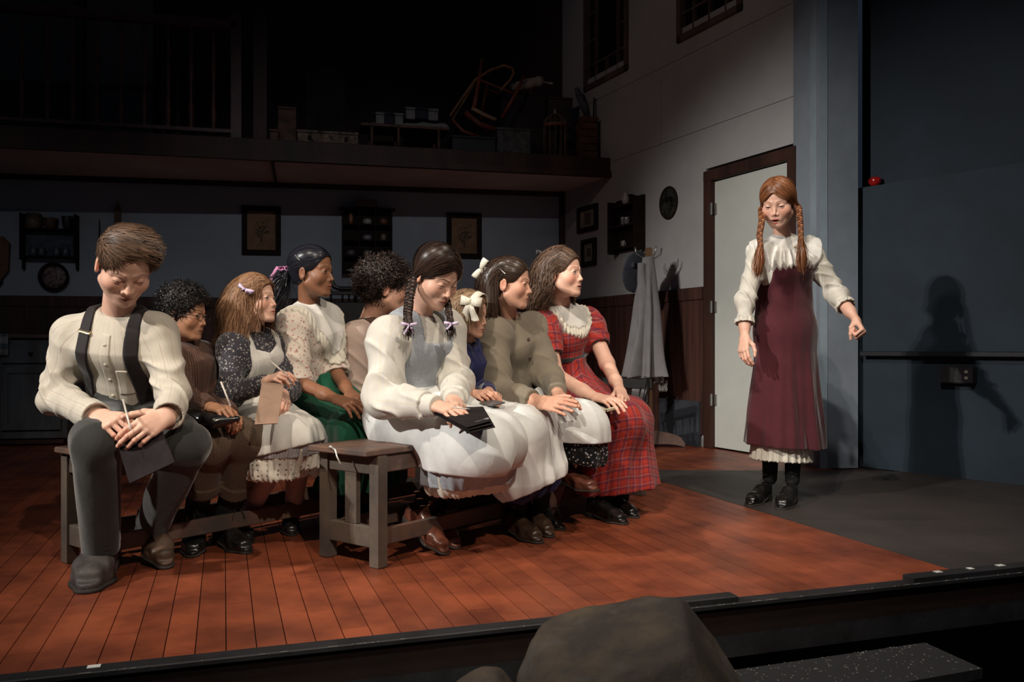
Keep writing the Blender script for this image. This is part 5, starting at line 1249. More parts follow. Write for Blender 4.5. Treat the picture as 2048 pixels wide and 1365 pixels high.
queue(dc, [Piece(lambda p: np.maximum(rc(p, v3(m0[:2], zt2 + .015), v3(m1[:2], zt2 + .025), .02, .055) - wrk(p, .012, 14, 2), zt2 - .001 - p[:, 2]), *bounds([v3(m0[:2], zt2), v3(m1[:2], zt2)], .12), .01, attr=lambda V: {'pat': V})])
for k, (x0, x1, y0, yb, dk) in enumerate(((752, 768, 224, 238, 0), (768, 788, 224, 238, 1), (790, 806, 226, 238, 0), (812, 830, 214, 228, 0), (831, 856, 214, 230, 1), (857, 876, 217, 232, 0))):
    o, c, w_, z1 = fbox('quilt_block', x0, x1, y0, .3, .14, M('block_dark', (.02, .018, .03), .8) if dk else M('block_light', (.20, .18, .165), .8), ('%s %s block of the row of boxes on the trestle cloth' % (('leftmost', 'second', 'third', 'fourth', 'fifth', 'rightmost')[k], ('pale', 'black')[dk])), 'box', hgt=.11)
# overturned chair with bent cane hoop
oc_ = empty('overturned_chair', v3(FP(985, 300, .3)[:2], DZ), 'overturned red brown chair with bent cane rockers on the balcony', 'chair')
def ft(name, pts, r, mat, d=.3): return MB().tube([FP(x, y, d + (z if len(q_) > 2 else 0)) for q_ in pts for x, y, z in [(q_[0], q_[1], q_[2] if len(q_) > 2 else 0)]], r, 8).obj(name, mat, oc_, True)
ft('leg', [(964, 118), (958, 160), (950, 205), (946, 218)], [.013, .017, .022, .018], m_red); ft('leg', [(1048, 152), (1030, 190), (1003, 236)], [.013, .019, .016], m_red); ft('leg', [(1065, 178, .3), (1048, 200, .3), (1015, 250, .3)], .014, m_red); ft('leg', [(975, 170, .3), (968, 200, .3), (962, 240, .3)], .014, m_red)
ft('stretcher', [(960, 160), (1000, 176), (1030, 188)], .010, m_red); ft('stretcher', [(968, 176, .2), (1005, 190, .2), (1022, 196, .2)], .009, m_red)
ft('rocker', [(900, 232), (925, 195), (950, 160), (980, 140), (1008, 131), (1024, 136), (1028, 146), (1020, 160), (1000, 182)], .012, m_gold); ft('rocker', [(905, 240, .25), (935, 190, .25), (955, 156, .25), (985, 140, .25)], .011, m_gold)
ft('seat_rail', [(943, 216), (965, 228), (992, 240)], .020, M('worn_rail', (.38, .22, .13), .5)); ft('seat', [(930, 225, .1), (960, 250, .1), (1000, 262, .1)], .03, m_red); ft('arm', [(905, 240), (925, 262), (960, 275)], .016, m_red)
ft('spindle', [(954, 280), (968, 305)], .009, M('pale_spindle', (.3, .28, .26), .5))
wh = empty('white_bundle', v3(FP(1060, 200, .35)[:2], FP(1060, 190, .35)[2]), 'rolled off-white cloth bundle on top of the balcony pile', 'cloth'); o = new_obj('roll', cloth('offwhite_bundle', (.34, .31, .26)), wh); A_, B_ = FP(1028, 174, .38), FP(1078, 163, .38)
queue(o, [Piece(lambda p: smin(rc(p, A_, B_, .035, .052), rc(p, B_, B_ + V3(.13, 0, -.02), .02, .008), .02) - wrk(p, .008, 24, 1), *bounds([A_, B_], .22), .008, attr=lambda V: {'pat': V})]); MB().tube([FP(1044, 156, .36), FP(1048, 185, .36)], .006, 6).obj('tie', m_red, wh)
fbox('hamper', 995, 1060, 256, .12, .3, M('grey_hamper', (.07, .065, .06), .8, .3, 14), 'grey lidded hamper in front of the overturned chair', 'hamper')
fbox('trunk', 1003, 1090, 184, .45, .2, M('dark_trunk', (.035, .022, .02), .7, .3, 8), 'dark upright trunk behind the white cloth bundle', 'trunk'); fbox('trunk', 1098, 1145, 194, .40, .16, M('brown_trunk', (.05, .035, .03), .7, .3, 8), 'brown upright trunk behind the birdcage', 'trunk')
fbox('storage_box', 905, 990, 272, .14, .3, m_black, 'low black storage box under the overturned chair', 'box')
o, c, w_, z1 = fbox('slatted_crate', 1160, 1196, 235, .10, .15, m_crate, 'tall slatted crate at the right end of the balcony', 'crate')
for k in range(6): MB().box(v3(c[:2], DZ + .05 + k * .068) + FN * .083, (w_ - .02, .012, .05), FD, FN, bev=.003).obj('slat', m_crate, o)
# birdcage
q = v3(FP(1110, 300, .14)[:2], DZ); bc = empty('birdcage', q, 'round wooden birdcage with domed top on the balcony', 'birdcage'); rB = .105; hB = .30
MB().lathe([(rB + .01, 0), (rB + .01, .02), (rB, .025)], q, 20).obj('base', m_crate, bc, True); MB().lathe([(rB + .006, hB), (rB + .012, hB + .012), (rB + .006, hB + .03), (rB - .01, hB + .03), (rB - .01, hB)], q, 20).obj('band', M('birdcage_band', (.20, .085, .04), .5), bc, True)
mb = MB()
for k in range(12):
    a = 2 * math.pi * k / 12; d = V3(math.cos(a), math.sin(a), 0); t = np.linspace(0, 1, 7)
    MB().tube([q + d * rB + UP * .02, q + d * rB + UP * hB] + [q + d * rB * math.cos(x * math.pi / 2) + UP * (hB + .02 + .11 * math.sin(x * math.pi / 2)) for x in t], .0035, 5).obj('bar', M('birdcage_wire', (.20, .12, .08), .5), bc, True)
MB().lathe([(.012, hB + .12), (.016, hB + .14), (.004, hB + .18)], q, 10).obj('finial', M('pale_finial', (.35, .30, .24), .4), bc, True)
# things leaning behind the crate
o = empty('curved_board', v3(FP(1165, 240, .3)[:2], FP(1165, 238, .3)[2]), 'bluish curved board leaning behind the slatted crate', 'board'); MB().tube([FP(1153, 176, .35), FP(1158, 190, .35), FP(1168, 212, .35), FP(1176, 234, .35)], [.022, .034, .04, .03], 8).obj('board', M('blue_grey_board', (.09, .10, .11), .7), o, True)
o = empty('wire_rack', v3(FP(1200, 240, .2)[:2], FP(1200, 236, .2)[2]), 'small harp shaped wire rack on top of the slatted crate', 'rack'); MB().tube([FP(1187, 236, .2), FP(1188, 196, .2), FP(1200, 206, .2), FP(1209, 222, .2), FP(1213, 238, .2)], .008, 6).obj('frame', m_pf, o, True)
for k in range(6): MB().tube([FP(1190 + k * 3.4, 234, .2), FP(1190 + k * 3.4, 202 + k * 4.5, .2)], .0022, 4).obj('wire', m_steel, o)

# ---------------------------------------------------------------- rocks, apple
m_rock = NT('rock_paint'); oc__ = m_rock.objc(); n_ = m_rock.noise(oc__, 5, 6, .6); cA = m_rock.mix(m_rock.ramp(n_, 0, 1, .4, .62), (.026, .021, .019), (.062, .046, .032)); cA = m_rock.mix(m_rock.ramp(m_rock.noise(oc__, 11, 5), 0, .5, .55, .7), cA, (.065, .06, .058))
m_rock.l(cA, m_rock.b.inputs['Base Color']); m_rock.b.inputs['Roughness'].default_value = .75; m_rock.b.inputs['Specular IOR Level'].default_value = .3; m_rock.bump(m_rock.noise(oc__, 60, 6, .7), .5, .006)
def rock(c, r, label, sd, extra=()):
    o = new_obj('rock', m_rock.m, None, v3(np.asarray(c)[:2], -.75)); tag(o, label, 'rock'); c = np.asarray(c, float)
    def f(p):
        d = ell(p, c, r)
        for a, b, k in extra: d = smin(d, ell(p, a, b), k)
        n1 = wrk(p, .022, 5, sd) + wrk(p, .008, 19, sd * 2) + wrk(p, .003, 60, sd * 3); d = d - n1 - .035 * np.clip((1 - np.abs(np.sin((p[:, 0] * 5.2 + p[:, 2] * 3 + p[:, 1] * 2 + sd)))) - .2, 0, 1)
        pl = (p - c.astype(np.float32)) @ np.array([-.25, -.2, .95], np.float32) - r[2] * .52 - wrk(p, .006, 12, sd); d = smax(d, pl, .025); pl3 = (p - c.astype(np.float32)) @ nz((-.8, -.25, .5)).astype(np.float32) - r[0] * .80; d = smax(d, pl3, .015); pl4 = (p - c.astype(np.float32)) @ nz((.1, -.85, .52)).astype(np.float32) - r[1] * .70; d = smax(d, pl4, .012); pl2 = (p - c.astype(np.float32)) @ nz((.75, -.25, .62)).astype(np.float32) - r[0] * .74; d = smax(d, pl2, .02)
        un = ell(p, c + V3(.0, -.30, -.20), (.26, .10, .05)); return np.maximum(smax(d, -un, .03), -.75 - p[:, 2])
    queue(o, [Piece(f, c - np.array(r) * 1.6 - .05 - V3(0, 0, .2), c + np.array(r) * 1.5, .011)])
cR = P(1264, 1384, 1.98); rock(cR, (.262, .26, .25), 'large brown painted rock in front of the stage edge', 1.3, [(cR + V3(0, .02, -.35), (.27, .26, .4), .1)])
c2_ = P(955, 1425, 1.95); rock(c2_, (.085, .10, .09), 'small brown rock left of the large rock', 2.1, [(c2_ + V3(0, .02, -.3), (.12, .12, .32), .05)])
q = hit(1750, 354, NA - nn * .055, nn); ap = empty('apple', q - UP * .034, 'shiny red apple on the ledge of the slate blue wall', 'apple')
q = v3(q[:2], 1.835); th = np.linspace(0, math.pi, 16); MB().lathe([(max(.0005, .041 * math.sin(t) * (1 - .10 * math.cos(t))), .037 - .036 * math.cos(t) + (.006 if t < 1.5 else -.013) * math.exp(-(math.sin(t) / .4) ** 2)) for t in th], q, 24).obj('fruit', M('apple_red', (.32, .010, .010), .18, .3, 14, bump=0, coat=.5), ap, True)
MB().tube([q + UP * .056, q + UP * .082 + V3(.006, 0, 0)], .002, 6).obj('stem', m_pf, ap, True)
# ---------------------------------------------------------------- people
U2 = V3(.61, .79, 0); VF = V3(.79, -.61, 0)                 # along the benches / the way the sitters face
LIGHTSKIN = (.60, .335, .235); PALE = (.66, .40, .30); DARKSKIN = (.215, .098, .052); TANSKIN = (.42, .215, .125)
m_lace = M('shoelace', (.02, .015, .012), .8); m_sole = M('shoe_sole', (.03, .024, .02), .8, .2, 20)
m_bootbrown = M('boot_brown', (.14, .046, .028), .32, .35, 9, .25, 90, spec=.5, coat=.25)
m_bootbrown2 = M('boot_dark_brown', (.05, .028, .018), .35, .3, 9, .25, 90, spec=.5, coat=.2)
m_bootblack = M('boot_black', (.012, .011, .011), .3, .3, 9, .25, 90, spec=.5, coat=.35)
m_white = cloth('white_cotton', (.66, .64, .59), bump=.4)
m_whitelace = cloth('white_lace', (.72, .68, .58), 'eyelet', (.30, .27, .22), scale=.32, bump=.5)
def shd(fwd, c_eye, s, up=(0, 0, 1), roll=0):
    R = frame(fwd, up, roll); return np.asarray(c_eye) - R @ np.array([0, .079, 0]) * s
def blob(p, segs, k):
    d = None
    for a, b, ra, rb in segs: x = rc(p, a, b, ra, rb); d = x if d is None else smin(d, x, k)
    return d
def pleat(p, c, n, amp, z0, z1, sd=0.0):
    """folds round a vertical axis, growing from z0 down to z1"""
    th = np.arctan2(p[:, 1] - c[1], p[:, 0] - c[0]); g = np.clip((z0 - p[:, 2]) / max(z0 - z1, .01), 0, 1)
    a = np.cos(n * th + 1.3 * np.sin(2 * th + sd) + .8 * np.sin(9 * p[:, 2] + th * 3)); return amp * g * (a * .7 + .3 * np.cos(2.3 * n * th + sd))
def skirt(fg, name, segs, k, hem, mat, pl=(14, .008), off=0.0, hemn=(0, 0, 1), h=.006, top=None, wk=(.004, 16), label=None, parent=None, hollow=True, extra=None, scal=0.0, frame_c=None):
    hem = np.asarray(hem, float); hn = nz(hemn); c = np.mean([b for a, b, _, _ in segs], 0) if frame_c is None else np.asarray(frame_c); zt = max(s_[0][2] for s_ in segs)
    def f(p):
        q = p
        d = blob(q, segs, k) - off; d = d - pleat(q, c, pl[0], pl[1], zt, hem[2]) - wrk(q, wk[0], wk[1], 1.1, (1, 1, .5)) - wk[0] * .9 * ((1 - np.abs(np.sin((q @ np.array([.61, .79, .0], np.float32)) * wk[1] * 1.6 + q[:, 2] * 9 + 1.2 * np.sin(q[:, 0] * 11 - q[:, 2] * 7)))) ** 2 - .3)
        hz = (p - hem.astype(np.float32)) @ hn.astype(np.float32)
        if scal: th = np.arctan2(p[:, 1] - c[1], p[:, 0] - c[0]); hz = hz - scal * np.abs(np.sin(th * 26))
        if hollow: d = np.maximum(d, -np.maximum(d + .014, hz - .07))
        d = np.maximum(d, -hz)
        if top is not None: d = np.maximum(d, top(p))
        if extra is not None: d = np.maximum(d, extra(p))
        return d
    bones = [(c + V3(0, 0, .5), c - V3(0, 0, .5), .17)]
    B2 = [(s_[0], s_[1], .14) for s_ in segs]
    patf = lambda V: {'pat': np.stack([np.arctan2(V[:, 1] - c[1], V[:, 0] - c[0]) * .2, V[:, 2], V[:, 2] * 0], 1) if not len(B2) else lap_pat(V, segs, c)}
    lo, hi = bounds([s_[0] for s_ in segs] + [s_[1] for s_ in segs], .22); lo[2] = max(lo[2], hem[2] - .12)
    o = new_obj(name, mat, parent or fg.o)
    if label: o['label'] = label
    queue(o, [Piece(f, lo, hi, h, attr=patf)]); return o, f
def lap_pat(V, segs, c):
    """across the lap, and down from waist over the knees"""
    a = np.mean([s_[0] for s_ in segs[:2]], 0); k = np.mean([s_[1] for s_ in segs[:2]], 0); d = nz((k - a) * np.array([1, 1, 0])); n = np.cross(d, (0, 0, 1))
    q = V - a; L = np.linalg.norm((k - a)[:2]); al = q @ d; y = np.where(al < L, al, L + (al - L) * .4) + np.clip(k[2] + .05 - V[:, 2], 0, 2) * 1.0
    return np.stack([q @ n + .35 * np.clip(al - L, 0, 1) * 0, y, y * 0], 1)
def wcut(fg, W, o=0.0):
    u = fg.up.astype(np.float32); h = nz(fg.fw * np.array([1, 1, 0])).astype(np.float32); W = W.astype(np.float32)
    return lambda p: np.minimum((p - W) @ u + o, .15 - (p - W) @ h)
def glocal(fg): return fg.R.T @ np.array([0, 0, -1.0])
def cols(fg, extra=()):
    c = fg.sc; J = fg.J; out = [(fg.l2(lerp(J['nek'], J['s' + a], .45) - fg.up * .055), .085 * c / fg.hs) for a in 'lr'] + [(fg.l2(J['s' + a] - fg.up * .02), .075 * c / fg.hs) for a in 'lr']
    out += [(fg.l2(J['che'] + fg.fw * .0), .15 * c / fg.hs), (fg.l2(lerp(J['nek'], fg.C, .3)), .058)]
    return out
def hair_long(fg, n, L, rng, out=.6, back=.5, K=22, crl=0.0, turns=3, part=0.0, drop=1.2, lay=.012, hl=None, start=.3, jit=.10, cuty=None):
    hl = hl or hairline(); g = glocal(fg); r = scalp_roots(n, hl, rng, -.05); ex = cols(fg)
    def flow(p, t, r0):
        sx = np.where(r0[:, 0] > part, 1, -1)[:, None]; w = max(0, 1 - t * 2.6)
        d = g * (.35 + drop * t) + np.array([0, -back, .0]) * w + sx * np.array([out, 0, 0]) * w
        fr = (r0[:, 1:2] > .03) * w; return d + fr * (sx * np.array([.5, 0, 0]) + np.array([0, -.9, 0]))
    P_ = grow(r, flow, K, L / K * (.72 + .36 * rng.random(len(r))), .004, rng, jit, ex, lay)
    if crl: P_ = curl(P_, crl, turns, rng, start)
    return P_
def rad(K, r0=.0024, tip=.35): t = np.linspace(0, 1, K); return r0 * (1 - (1 - tip) * t ** 2)
def hair_short(fg, n, L, rng, flowv, K=9, hl=None, lay=.012, jit=.3, lift=.3, off=.006):
    hl = hl or hairline(nape=-.062); r = scalp_roots(n, hl, rng); fv = np.array(flowv, float); Ls = (.020 + (L - .02) * np.clip((r[:, 2] - .02) / .07, 0, 1)) * (.7 + .5 * rng.random(len(r)))
    def flow(p, t, r0):
        nrm = (p - CRAN_C) / CRAN_R ** 2; nrm /= np.linalg.norm(nrm, axis=1, keepdims=True); top = np.clip(r0[:, 2:3] / .1, 0, 1)
        side = np.array([0, -.2, -1.0]) * (1 - top) + fv * top; return side + nrm * lift * (1 - t)
    return grow(r, flow, K, Ls / K, off, rng, jit, (), lay)
def hair_curly(fg, n, L, rng, K=16, amp=.0065, turns=2.2, hl=None, lay=.014):
    hl = hl or hairline(nape=-.06); r = scalp_roots(n, hl, rng); J = rng.normal(size=r.shape)
    def flow(p, t, r0):
        nrm = (p - CRAN_C) / CRAN_R ** 2; nrm /= np.linalg.norm(nrm, axis=1, keepdims=True); return nrm * (1.1 - 1.2 * t) + J * .8 + np.array([0, 0, -.3])
    return curl(grow(r, flow, K, L / K, .004, rng, .1, (), lay), amp, turns, rng, 0)
def hair_pulled(fg, n, T, rng, K=14, hl=None, part=0.0, split=True, lay=.004, keep=None):
    """hair combed flat to tie points T (one per side, or one)"""
    hl = hl or hairline(); r = scalp_roots(n, hl, rng, -.06)
    if keep is not None: r = r[keep(r)]
    T = [np.asarray(t, float) for t in T]; tt = np.where((r[:, :1] > part), T[0], T[-1])
    ds = np.linalg.norm(tt - r, axis=1) * 1.32 / K
    def flow(p, t, r0):
        q = tt - p; l = np.linalg.norm(q, axis=1, keepdims=True); return np.where(l > .008, q / np.maximum(l, 1e-6), 1e-9)
    P_ = grow(r, flow, K, ds, .005, rng, .05, (), lay); P_[:, -1] = tt + rng.normal(size=tt.shape) * .004; return P_

# ================================================================ 1 the young man at the end of the near bench
rg = np.random.default_rng(11)
s1 = 1.04; fw1 = nz((.42, -.58, -.66)); c1 = shd(fw1, P(258, 562, 2.80), s1)
J1 = dict(pel=P(268, 835, 3.16), nek=P(236, 628, 2.97), sr=P(145, 668, 3.00), sl=P(316, 664, 2.99), er=P(110, 795, 3.00), wr=P(196, 836, 2.76), el=P(346, 785, 2.93), wl=P(338, 830, 2.76),
          hr=P(222, 838, 3.10), hl=P(312, 838, 3.12), kr=P(192, 888, 2.74), kl=P(370, 892, 2.86), ar=P(202, 1105, 2.90), al=P(302, 1060, 3.16))
A = Fig('young man with bowed head, pale striped shirt and dark braces, sitting on the bench end', J1, dict(fwd=fw1, c=c1, s=s1, skin=PALE, open=-.15, gaze=(0, .8, -.6), jaw=1.05, nose=1.12, neckr=.048, browc=(.10, .05, .03), lipc=(.38, .13, .11), blush=.45), .99, female=False)
m_shirt1 = cloth('striped_shirt', (.50, .46, .39), 'stripe', (.50, .40, .30), (.38, .30, .26), bump=.3, scale=.6)
A.shirt(m_shirt1, sl={'*': dict(r=(.061, .058, .056, .044), end=.93, wr=(.009, 26))}, wr=(0.0096, 17), k=.05)
A.band_collar(m_shirt1, .054, .032, 'collar')
for a in 'lr':
    E, W = A.J['e' + a], A.J['w' + a]; ax = nz(W - E).astype(np.float32); q0 = lerp(E, W, .88)
    A.add('cuff', lambda p, q0=q0, ax=ax: np.maximum(np.abs(rc(p, q0 - ax * .035, q0 + ax * .03, .0475, .045)) - .004, np.abs((p - q0.astype(np.float32)) @ ax) - .033), [q0], .07, m_shirt1, .004)
x_ = lambda p: A.loc(p)
m_brace = cloth('brace_band', (.016, .012, .013), rough=.7, bump=.1)
for sg in (-1, 1):
    st_ = A.shell('suspender', lambda p, sg=sg: np.maximum(np.abs(A.loc(p)[0] - sg * (.083 + .28 * np.clip(-A.loc(p)[2] - .1, 0, 1) * .35)) - .021, -A.loc(p)[2] - .36), m_brace, off=.008, h=.0042)
q = A.J['nek'] + A.r * .083 + A.fw * .10 - A.up * .035
A.shell('brace_buckle', lambda p: np.maximum(np.abs(A.loc(p)[0] - .083) - .024, np.maximum(np.abs(A.loc(p)[2] + .035) - .004, -A.loc(p)[1])), M('brass', (.75, .6, .35), .3, .1, metal=.9), off=.011, h=.003)
A.shell('placket', lambda p: np.maximum(np.maximum(np.abs(A.loc(p)[0] + .0) - .016, A.loc(p)[2] + .03), -A.loc(p)[1] ), m_shirt1, off=.004, h=.004)
A.shell('pocket', lambda p: np.maximum(np.maximum(np.abs(A.loc(p)[0] + .065) - .04, np.abs(A.loc(p)[2] + .20) - .05), -A.loc(p)[1]), m_shirt1, off=.003, h=.004)
mb = MB()
for k in range(5):
    b = A.J['nek'] + A.fw * .2 - A.up * (.06 + k * .065); 
    # slide back to the shirt front
    t_ = np.linspace(0, .3, 120)[:, None]; dd = A.f_shirt((b - A.fw * t_).astype(np.float32)); b = b - A.fw * t_[np.argmax(dd < .005)]
    mb.lathe([(.006, 0), (.006, .002), (.004, .003)], b, 12, A.r, A.up, A.fw)
mb.obj('buttons', M('shell_button', (.55, .48, .38), .4), A.o, True)
m_cord = cloth('charcoal_corduroy', (.030, .030, .028), 'stripe', (.018, .018, .018), scale=.35, sheen=.5, bump=.5)
def trousers(fg, name, mat, r=(.088, .074, .072, .07), ends=(1.0, 1.0), wk=(.007, 22), top=.10, k=.035, cuff=0.0):
    J = fg.J; c = fg.sc
    def f(p):
        d = ecap(p, J['pel'] - fg.up * .02, lerp(J['pel'], J['wai'], .8), (.165 * c, .125 * c), (.15 * c, .118 * c), fg.r, fg.fw)
        d = np.maximum(d, (p - lerp(J['pel'], J['wai'], .9).astype(np.float32)) @ fg.up.astype(np.float32))
        for a, e in zip('rl', ends):
            An = lerp(J['k' + a], J['a' + a], e); dn = nz(J['a' + a] - J['k' + a]).astype(np.float32)
            x = smin(rc(p, J['h' + a], J['k' + a], r[0] * c, r[1] * c), rc(p, J['k' + a], An, r[2] * c, r[3] * c), .03); kn = np.exp(-(sph(p, J['k' + a], 0) / (.12 * c)) ** 2)
            x = x - wrk(p, wk[0], wk[1], .5 + (a == 'l'), (1, 1, .7)) * (.6 + .5 * kn); zz = (p - An.astype(np.float32)) @ dn
            if cuff: x = x - .007 * (np.abs(zz + .03) < .028)
            x = np.maximum(x, zz); x = np.maximum(x, -np.maximum(rc(p, J['k' + a], An + dn * .1, r[2] * c * .8, r[3] * c - .012), -.06 - zz)); d = smin(d, x, k)
        return d
    bn_ = fg.legbones(); o = new_obj(name, mat, fg.o); lo, hi = bounds([J[x] for x in ('pel', 'wai', 'kl', 'kr', 'al', 'ar', 'hl', 'hr')], .17)
    queue(o, [Piece(f, lo, hi, .0058, attr=lambda V: {'pat': seg_pat(V, bn_, fg.fw)})]); return o
trousers(A, 'trousers', m_cord, (.092, .076, .076, .060), ends=(.97, .93), wk=(.009, 20))
m_sock = M('black_sock', (.012, .012, .014), .9, .1)
def sock(fg, a, mat, r=.034, name='sock', r2=None, t0=.35):
    J = fg.J; o = new_obj(name, mat, fg.o); A_, B_ = lerp(J['k' + a], J['a' + a], t0), J['a' + a]; B2 = B_ + nz(B_ - A_) * .03
    queue(o, [Piece(lambda p: rc(p, A_, B2, (r2 or r * 1.3) * 1.0, r), *bounds([A_, B2], .08), .006)])
for a in 'lr': sock(A, a, m_sock, .040)
m_shoeg = M('shoe_grey_brown', (.055, .045, .042), .6, .25, 12, .3, 80); m_shoeb = M('shoe_worn_brown', (.085, .05, .034), .5, .3, 12, .3, 80)
shoe(A.o, G(212, 1128) * np.array([1, 1, 0]) + V3(0, .02, 0), G(172, 1190) * np.array([1, 1, 0]), ankle=J1['ar'], mat=m_shoeg, sole=m_sole, lace=m_lace, kind='oxford')
shoe(A.o, P(284, 1058, 3.27), G(334, 1140), ankle=J1['al'], mat=m_shoeb, sole=m_sole, lace=m_lace, kind='oxford')
A.hand('r', P(262, 850, 2.66) - J1['wr'], (.15, -.75, .75), curl=(.55, .75, .8, .85), thumb=(.75, .5), s=1.1, fr=(.027, .04))
A.hand('l', P(282, 862, 2.68) - J1['wl'], (.25, -.9, .25), curl=(.42, .42, .45, .5), thumb=(.12, .0), s=1.1)
hl1 = hairline(front=.004, nape=-.055, ear=1); st1 = hair_short(A, 5000, .050, rg, (-.85, .30, .0), hl=hl1, K=8, lay=.008, jit=.18, lift=.10, off=.003)
A.hair(hair_mat('brown_hair', (.035, .019, .012), (.15, .085, .05), .5), hl1, [(st1, rad(8, .0013, .4), False)], capoff=.005)
A.done()

# ================================================================ 2 curly boy with glasses
rg = np.random.default_rng(12)
s2 = .86; fw2 = nz((.98, -.16, -.12)); c2 = shd(fw2, P(402, 632, 3.30), s2)
J2 = dict(pel=P(378, 835, 3.42), nek=P(366, 694, 3.38), sr=P(338, 716, 3.28), sl=P(400, 712, 3.50), er=P(372, 800, 3.20), wr=P(424, 816, 3.10), el=P(425, 790, 3.42), wl=P(462, 832, 3.22),
          hr=P(368, 850, 3.38), hl=P(390, 845, 3.52), kr=P(418, 888, 3.16), kl=P(492, 880, 3.24), ar=P(390, 1035, 3.38), al=P(452, 1030, 3.42))
B = Fig('boy with short black curls and round glasses in brown striped shirt and breeches', J2, dict(fwd=fw2, c=c2, s=s2, skin=TANSKIN, open=.7, gaze=(0, 1, -.05), jaw=1.06, nose=1.05, neckr=.047, lipc=(.28, .09, .06), browc=(.02, .012, .01), iris=(.02, .01, .006)), .86, female=False)
m_shirt2 = cloth('brown_striped_shirt', (.085, .042, .030), 'stripe', (.20, .12, .09), (.20, .12, .09), scale=.55)
B.shirt(m_shirt2, sl={'*': dict(r=(.06, .052, .05, .044), end=.9)}, wr=(0.0064, 22)); B.band_collar(m_shirt2, .055, .02)
m_breech = cloth('brown_tweed', (.125, .082, .055), 'tweed', (.05, .035, .025), bump=.6)
trousers(B, 'breeches', m_breech, (.095, .092, .084, .068), ends=(.60, .68), wk=(.010, 22), cuff=1, k=.018)
for a in 'lr': sock(B, a, m_sock, .042, r2=.05)
shoe(B.o, V3(-1.262, 3.46, .015), G(383, 1117), ankle=J2['ar'], mat=m_bootblack, sole=m_sole, lace=m_lace, kind='boot', shaft=.10)
shoe(B.o, V3(-1.19, 3.46, .0), G(498, 1109), ankle=J2['al'], mat=m_bootblack, sole=m_sole, lace=m_lace, kind='boot', shaft=.10)
B.hand('r', P(462, 822, 3.04) - J2['wr'], (.1, -.35, .9), curl=(.5, .65, .7, .75), thumb=(.7, .5), s=.82)
B.hand('l', P(478, 838, 3.12) - J2['wl'], (.5, -.6, .5), curl=(.5, .6, .7, .7), thumb=(.6, .5), s=.82)
hl2 = hairline(front=-0.014, nape=-.052); B.hair(hair_mat('black_curls', (.006, .005, .005), (.035, .03, .03), .35), hl2, [(hair_curly(B, 2600, .036, rg, hl=hl2, K=14, amp=.0055, turns=2.4), rad(14, .0014, .6), False)], capoff=.010)
gl = MB()
for sx in (-1, 1):
    th = np.linspace(0, 2 * math.pi, 25); gl.tube([B.w2((sx * .033 + .0195 * math.cos(t), .096, -.006 + .0175 * math.sin(t))) for t in th], .0013, 6)
    gl.tube([B.w2(q) for q in ((sx * .052, .095, -.001), (sx * .072, .085, .0), (sx * .084, .02, -.003), (sx * .083, -.02, -.008), (sx * .08, -.03, -.02))], .0015, 6)
gl.tube([B.w2(q) for q in ((-.014, .097, -.002), (0, .101, .002), (.014, .097, -.002))], .0013, 6)
gl.obj('spectacles', M('thin_metal_frame', (.05, .045, .045), .3, .1, metal=.6), B.o, True)
B.done()

# ================================================================ 3 long haired girl in floral dress
rg = np.random.default_rng(13)
s3 = .85; fw3 = nz((.97, -.24, .10)); c3 = shd(fw3, P(541, 596, 3.47), s3)
J3 = dict(pel=P(500, 838, 3.60), nek=P(502, 668, 3.52), sr=P(466, 696, 3.42), sl=P(540, 692, 3.64), er=P(462, 792, 3.34), wr=P(534, 762, 3.25), el=P(578, 782, 3.55), wl=P(566, 786, 3.34),
          hr=P(490, 850, 3.52), hl=P(520, 848, 3.64), kr=P(572, 882, 3.30), kl=P(602, 878, 3.42), ar=P(488, 1045, 3.60), al=P(584, 1040, 3.70))
Cc = Fig('girl with long wavy light brown hair, dark floral dress and white pinafore apron', J3, dict(fwd=fw3, c=c3, s=s3, skin=PALE, legskin=(.55, .33, .27), open=.7, gaze=(0, 1, .1), neckr=.042, cheek=1.08, blush=.6, browc=(.16, .08, .04), iris=(.08, .10, .12)), .84)
m_fl3 = cloth('charcoal_floral', (.040, .038, .046), 'floral', (.34, .31, .30), (.42, .38, .34), scale=.75)
Cc.shirt(m_fl3, sl={'*': dict(r=(.066, .058, .054, .042), end=.93, wr=(.007, 30), puff=(.0, .075))}, name='dress', wr=(0.0080, 24)); Cc.band_collar(m_fl3, .052, .028)
Cc.shell('pinafore_bib', lambda p: np.maximum(np.maximum(np.abs(Cc.loc(p)[0]) - .085, Cc.loc(p)[2] + .065 - .35 * np.abs(Cc.loc(p)[0])), -Cc.loc(p)[1]), m_white, off=.009)
Cc.shell('pinafore_strap', lambda p: np.abs(np.abs(Cc.loc(p)[0]) - .085) - .018, m_white, off=.008)
sg3 = [(J3['pel'], J3['kr'], .115, .085), (J3['pel'] + U2 * .06, J3['kl'], .115, .085), (J3['kr'], P(548, 930, 3.32), .085, .115), (J3['kl'], P(608, 930, 3.46), .085, .115)]
m_st3 = cloth('grey_ticking', (.34, .33, .34), 'stripe', (.62, .60, .58), (.62, .6, .58), scale=.5)
m_eye3 = cloth('eyelet_cotton', (.70, .65, .56), 'eyelet', (.12, .08, .06), scale=1.2)
skirt(Cc, 'petticoat', sg3, .06, (0, 0, .27), m_eye3, (18, .010), off=-.006, scal=.012, extra=lambda p: p[:, 2] - .40, h=.005)
skirt(Cc, 'skirt', sg3, .06, (0, 0, .365), m_st3, (14, .006), off=-.002, extra=lambda p: p[:, 2] - .50)
skirt(Cc, 'apron', sg3, .06, P(600, 893, 3.3), m_white, (7, .009), off=.008, hemn=(-.25, .05, 1), wk=(.008, 13))
for a in 'lr': sock(Cc, a, M('pink_stocking', (.50, .30, .25), .6, .05, sheen=.3), .030, 'stocking', .046)
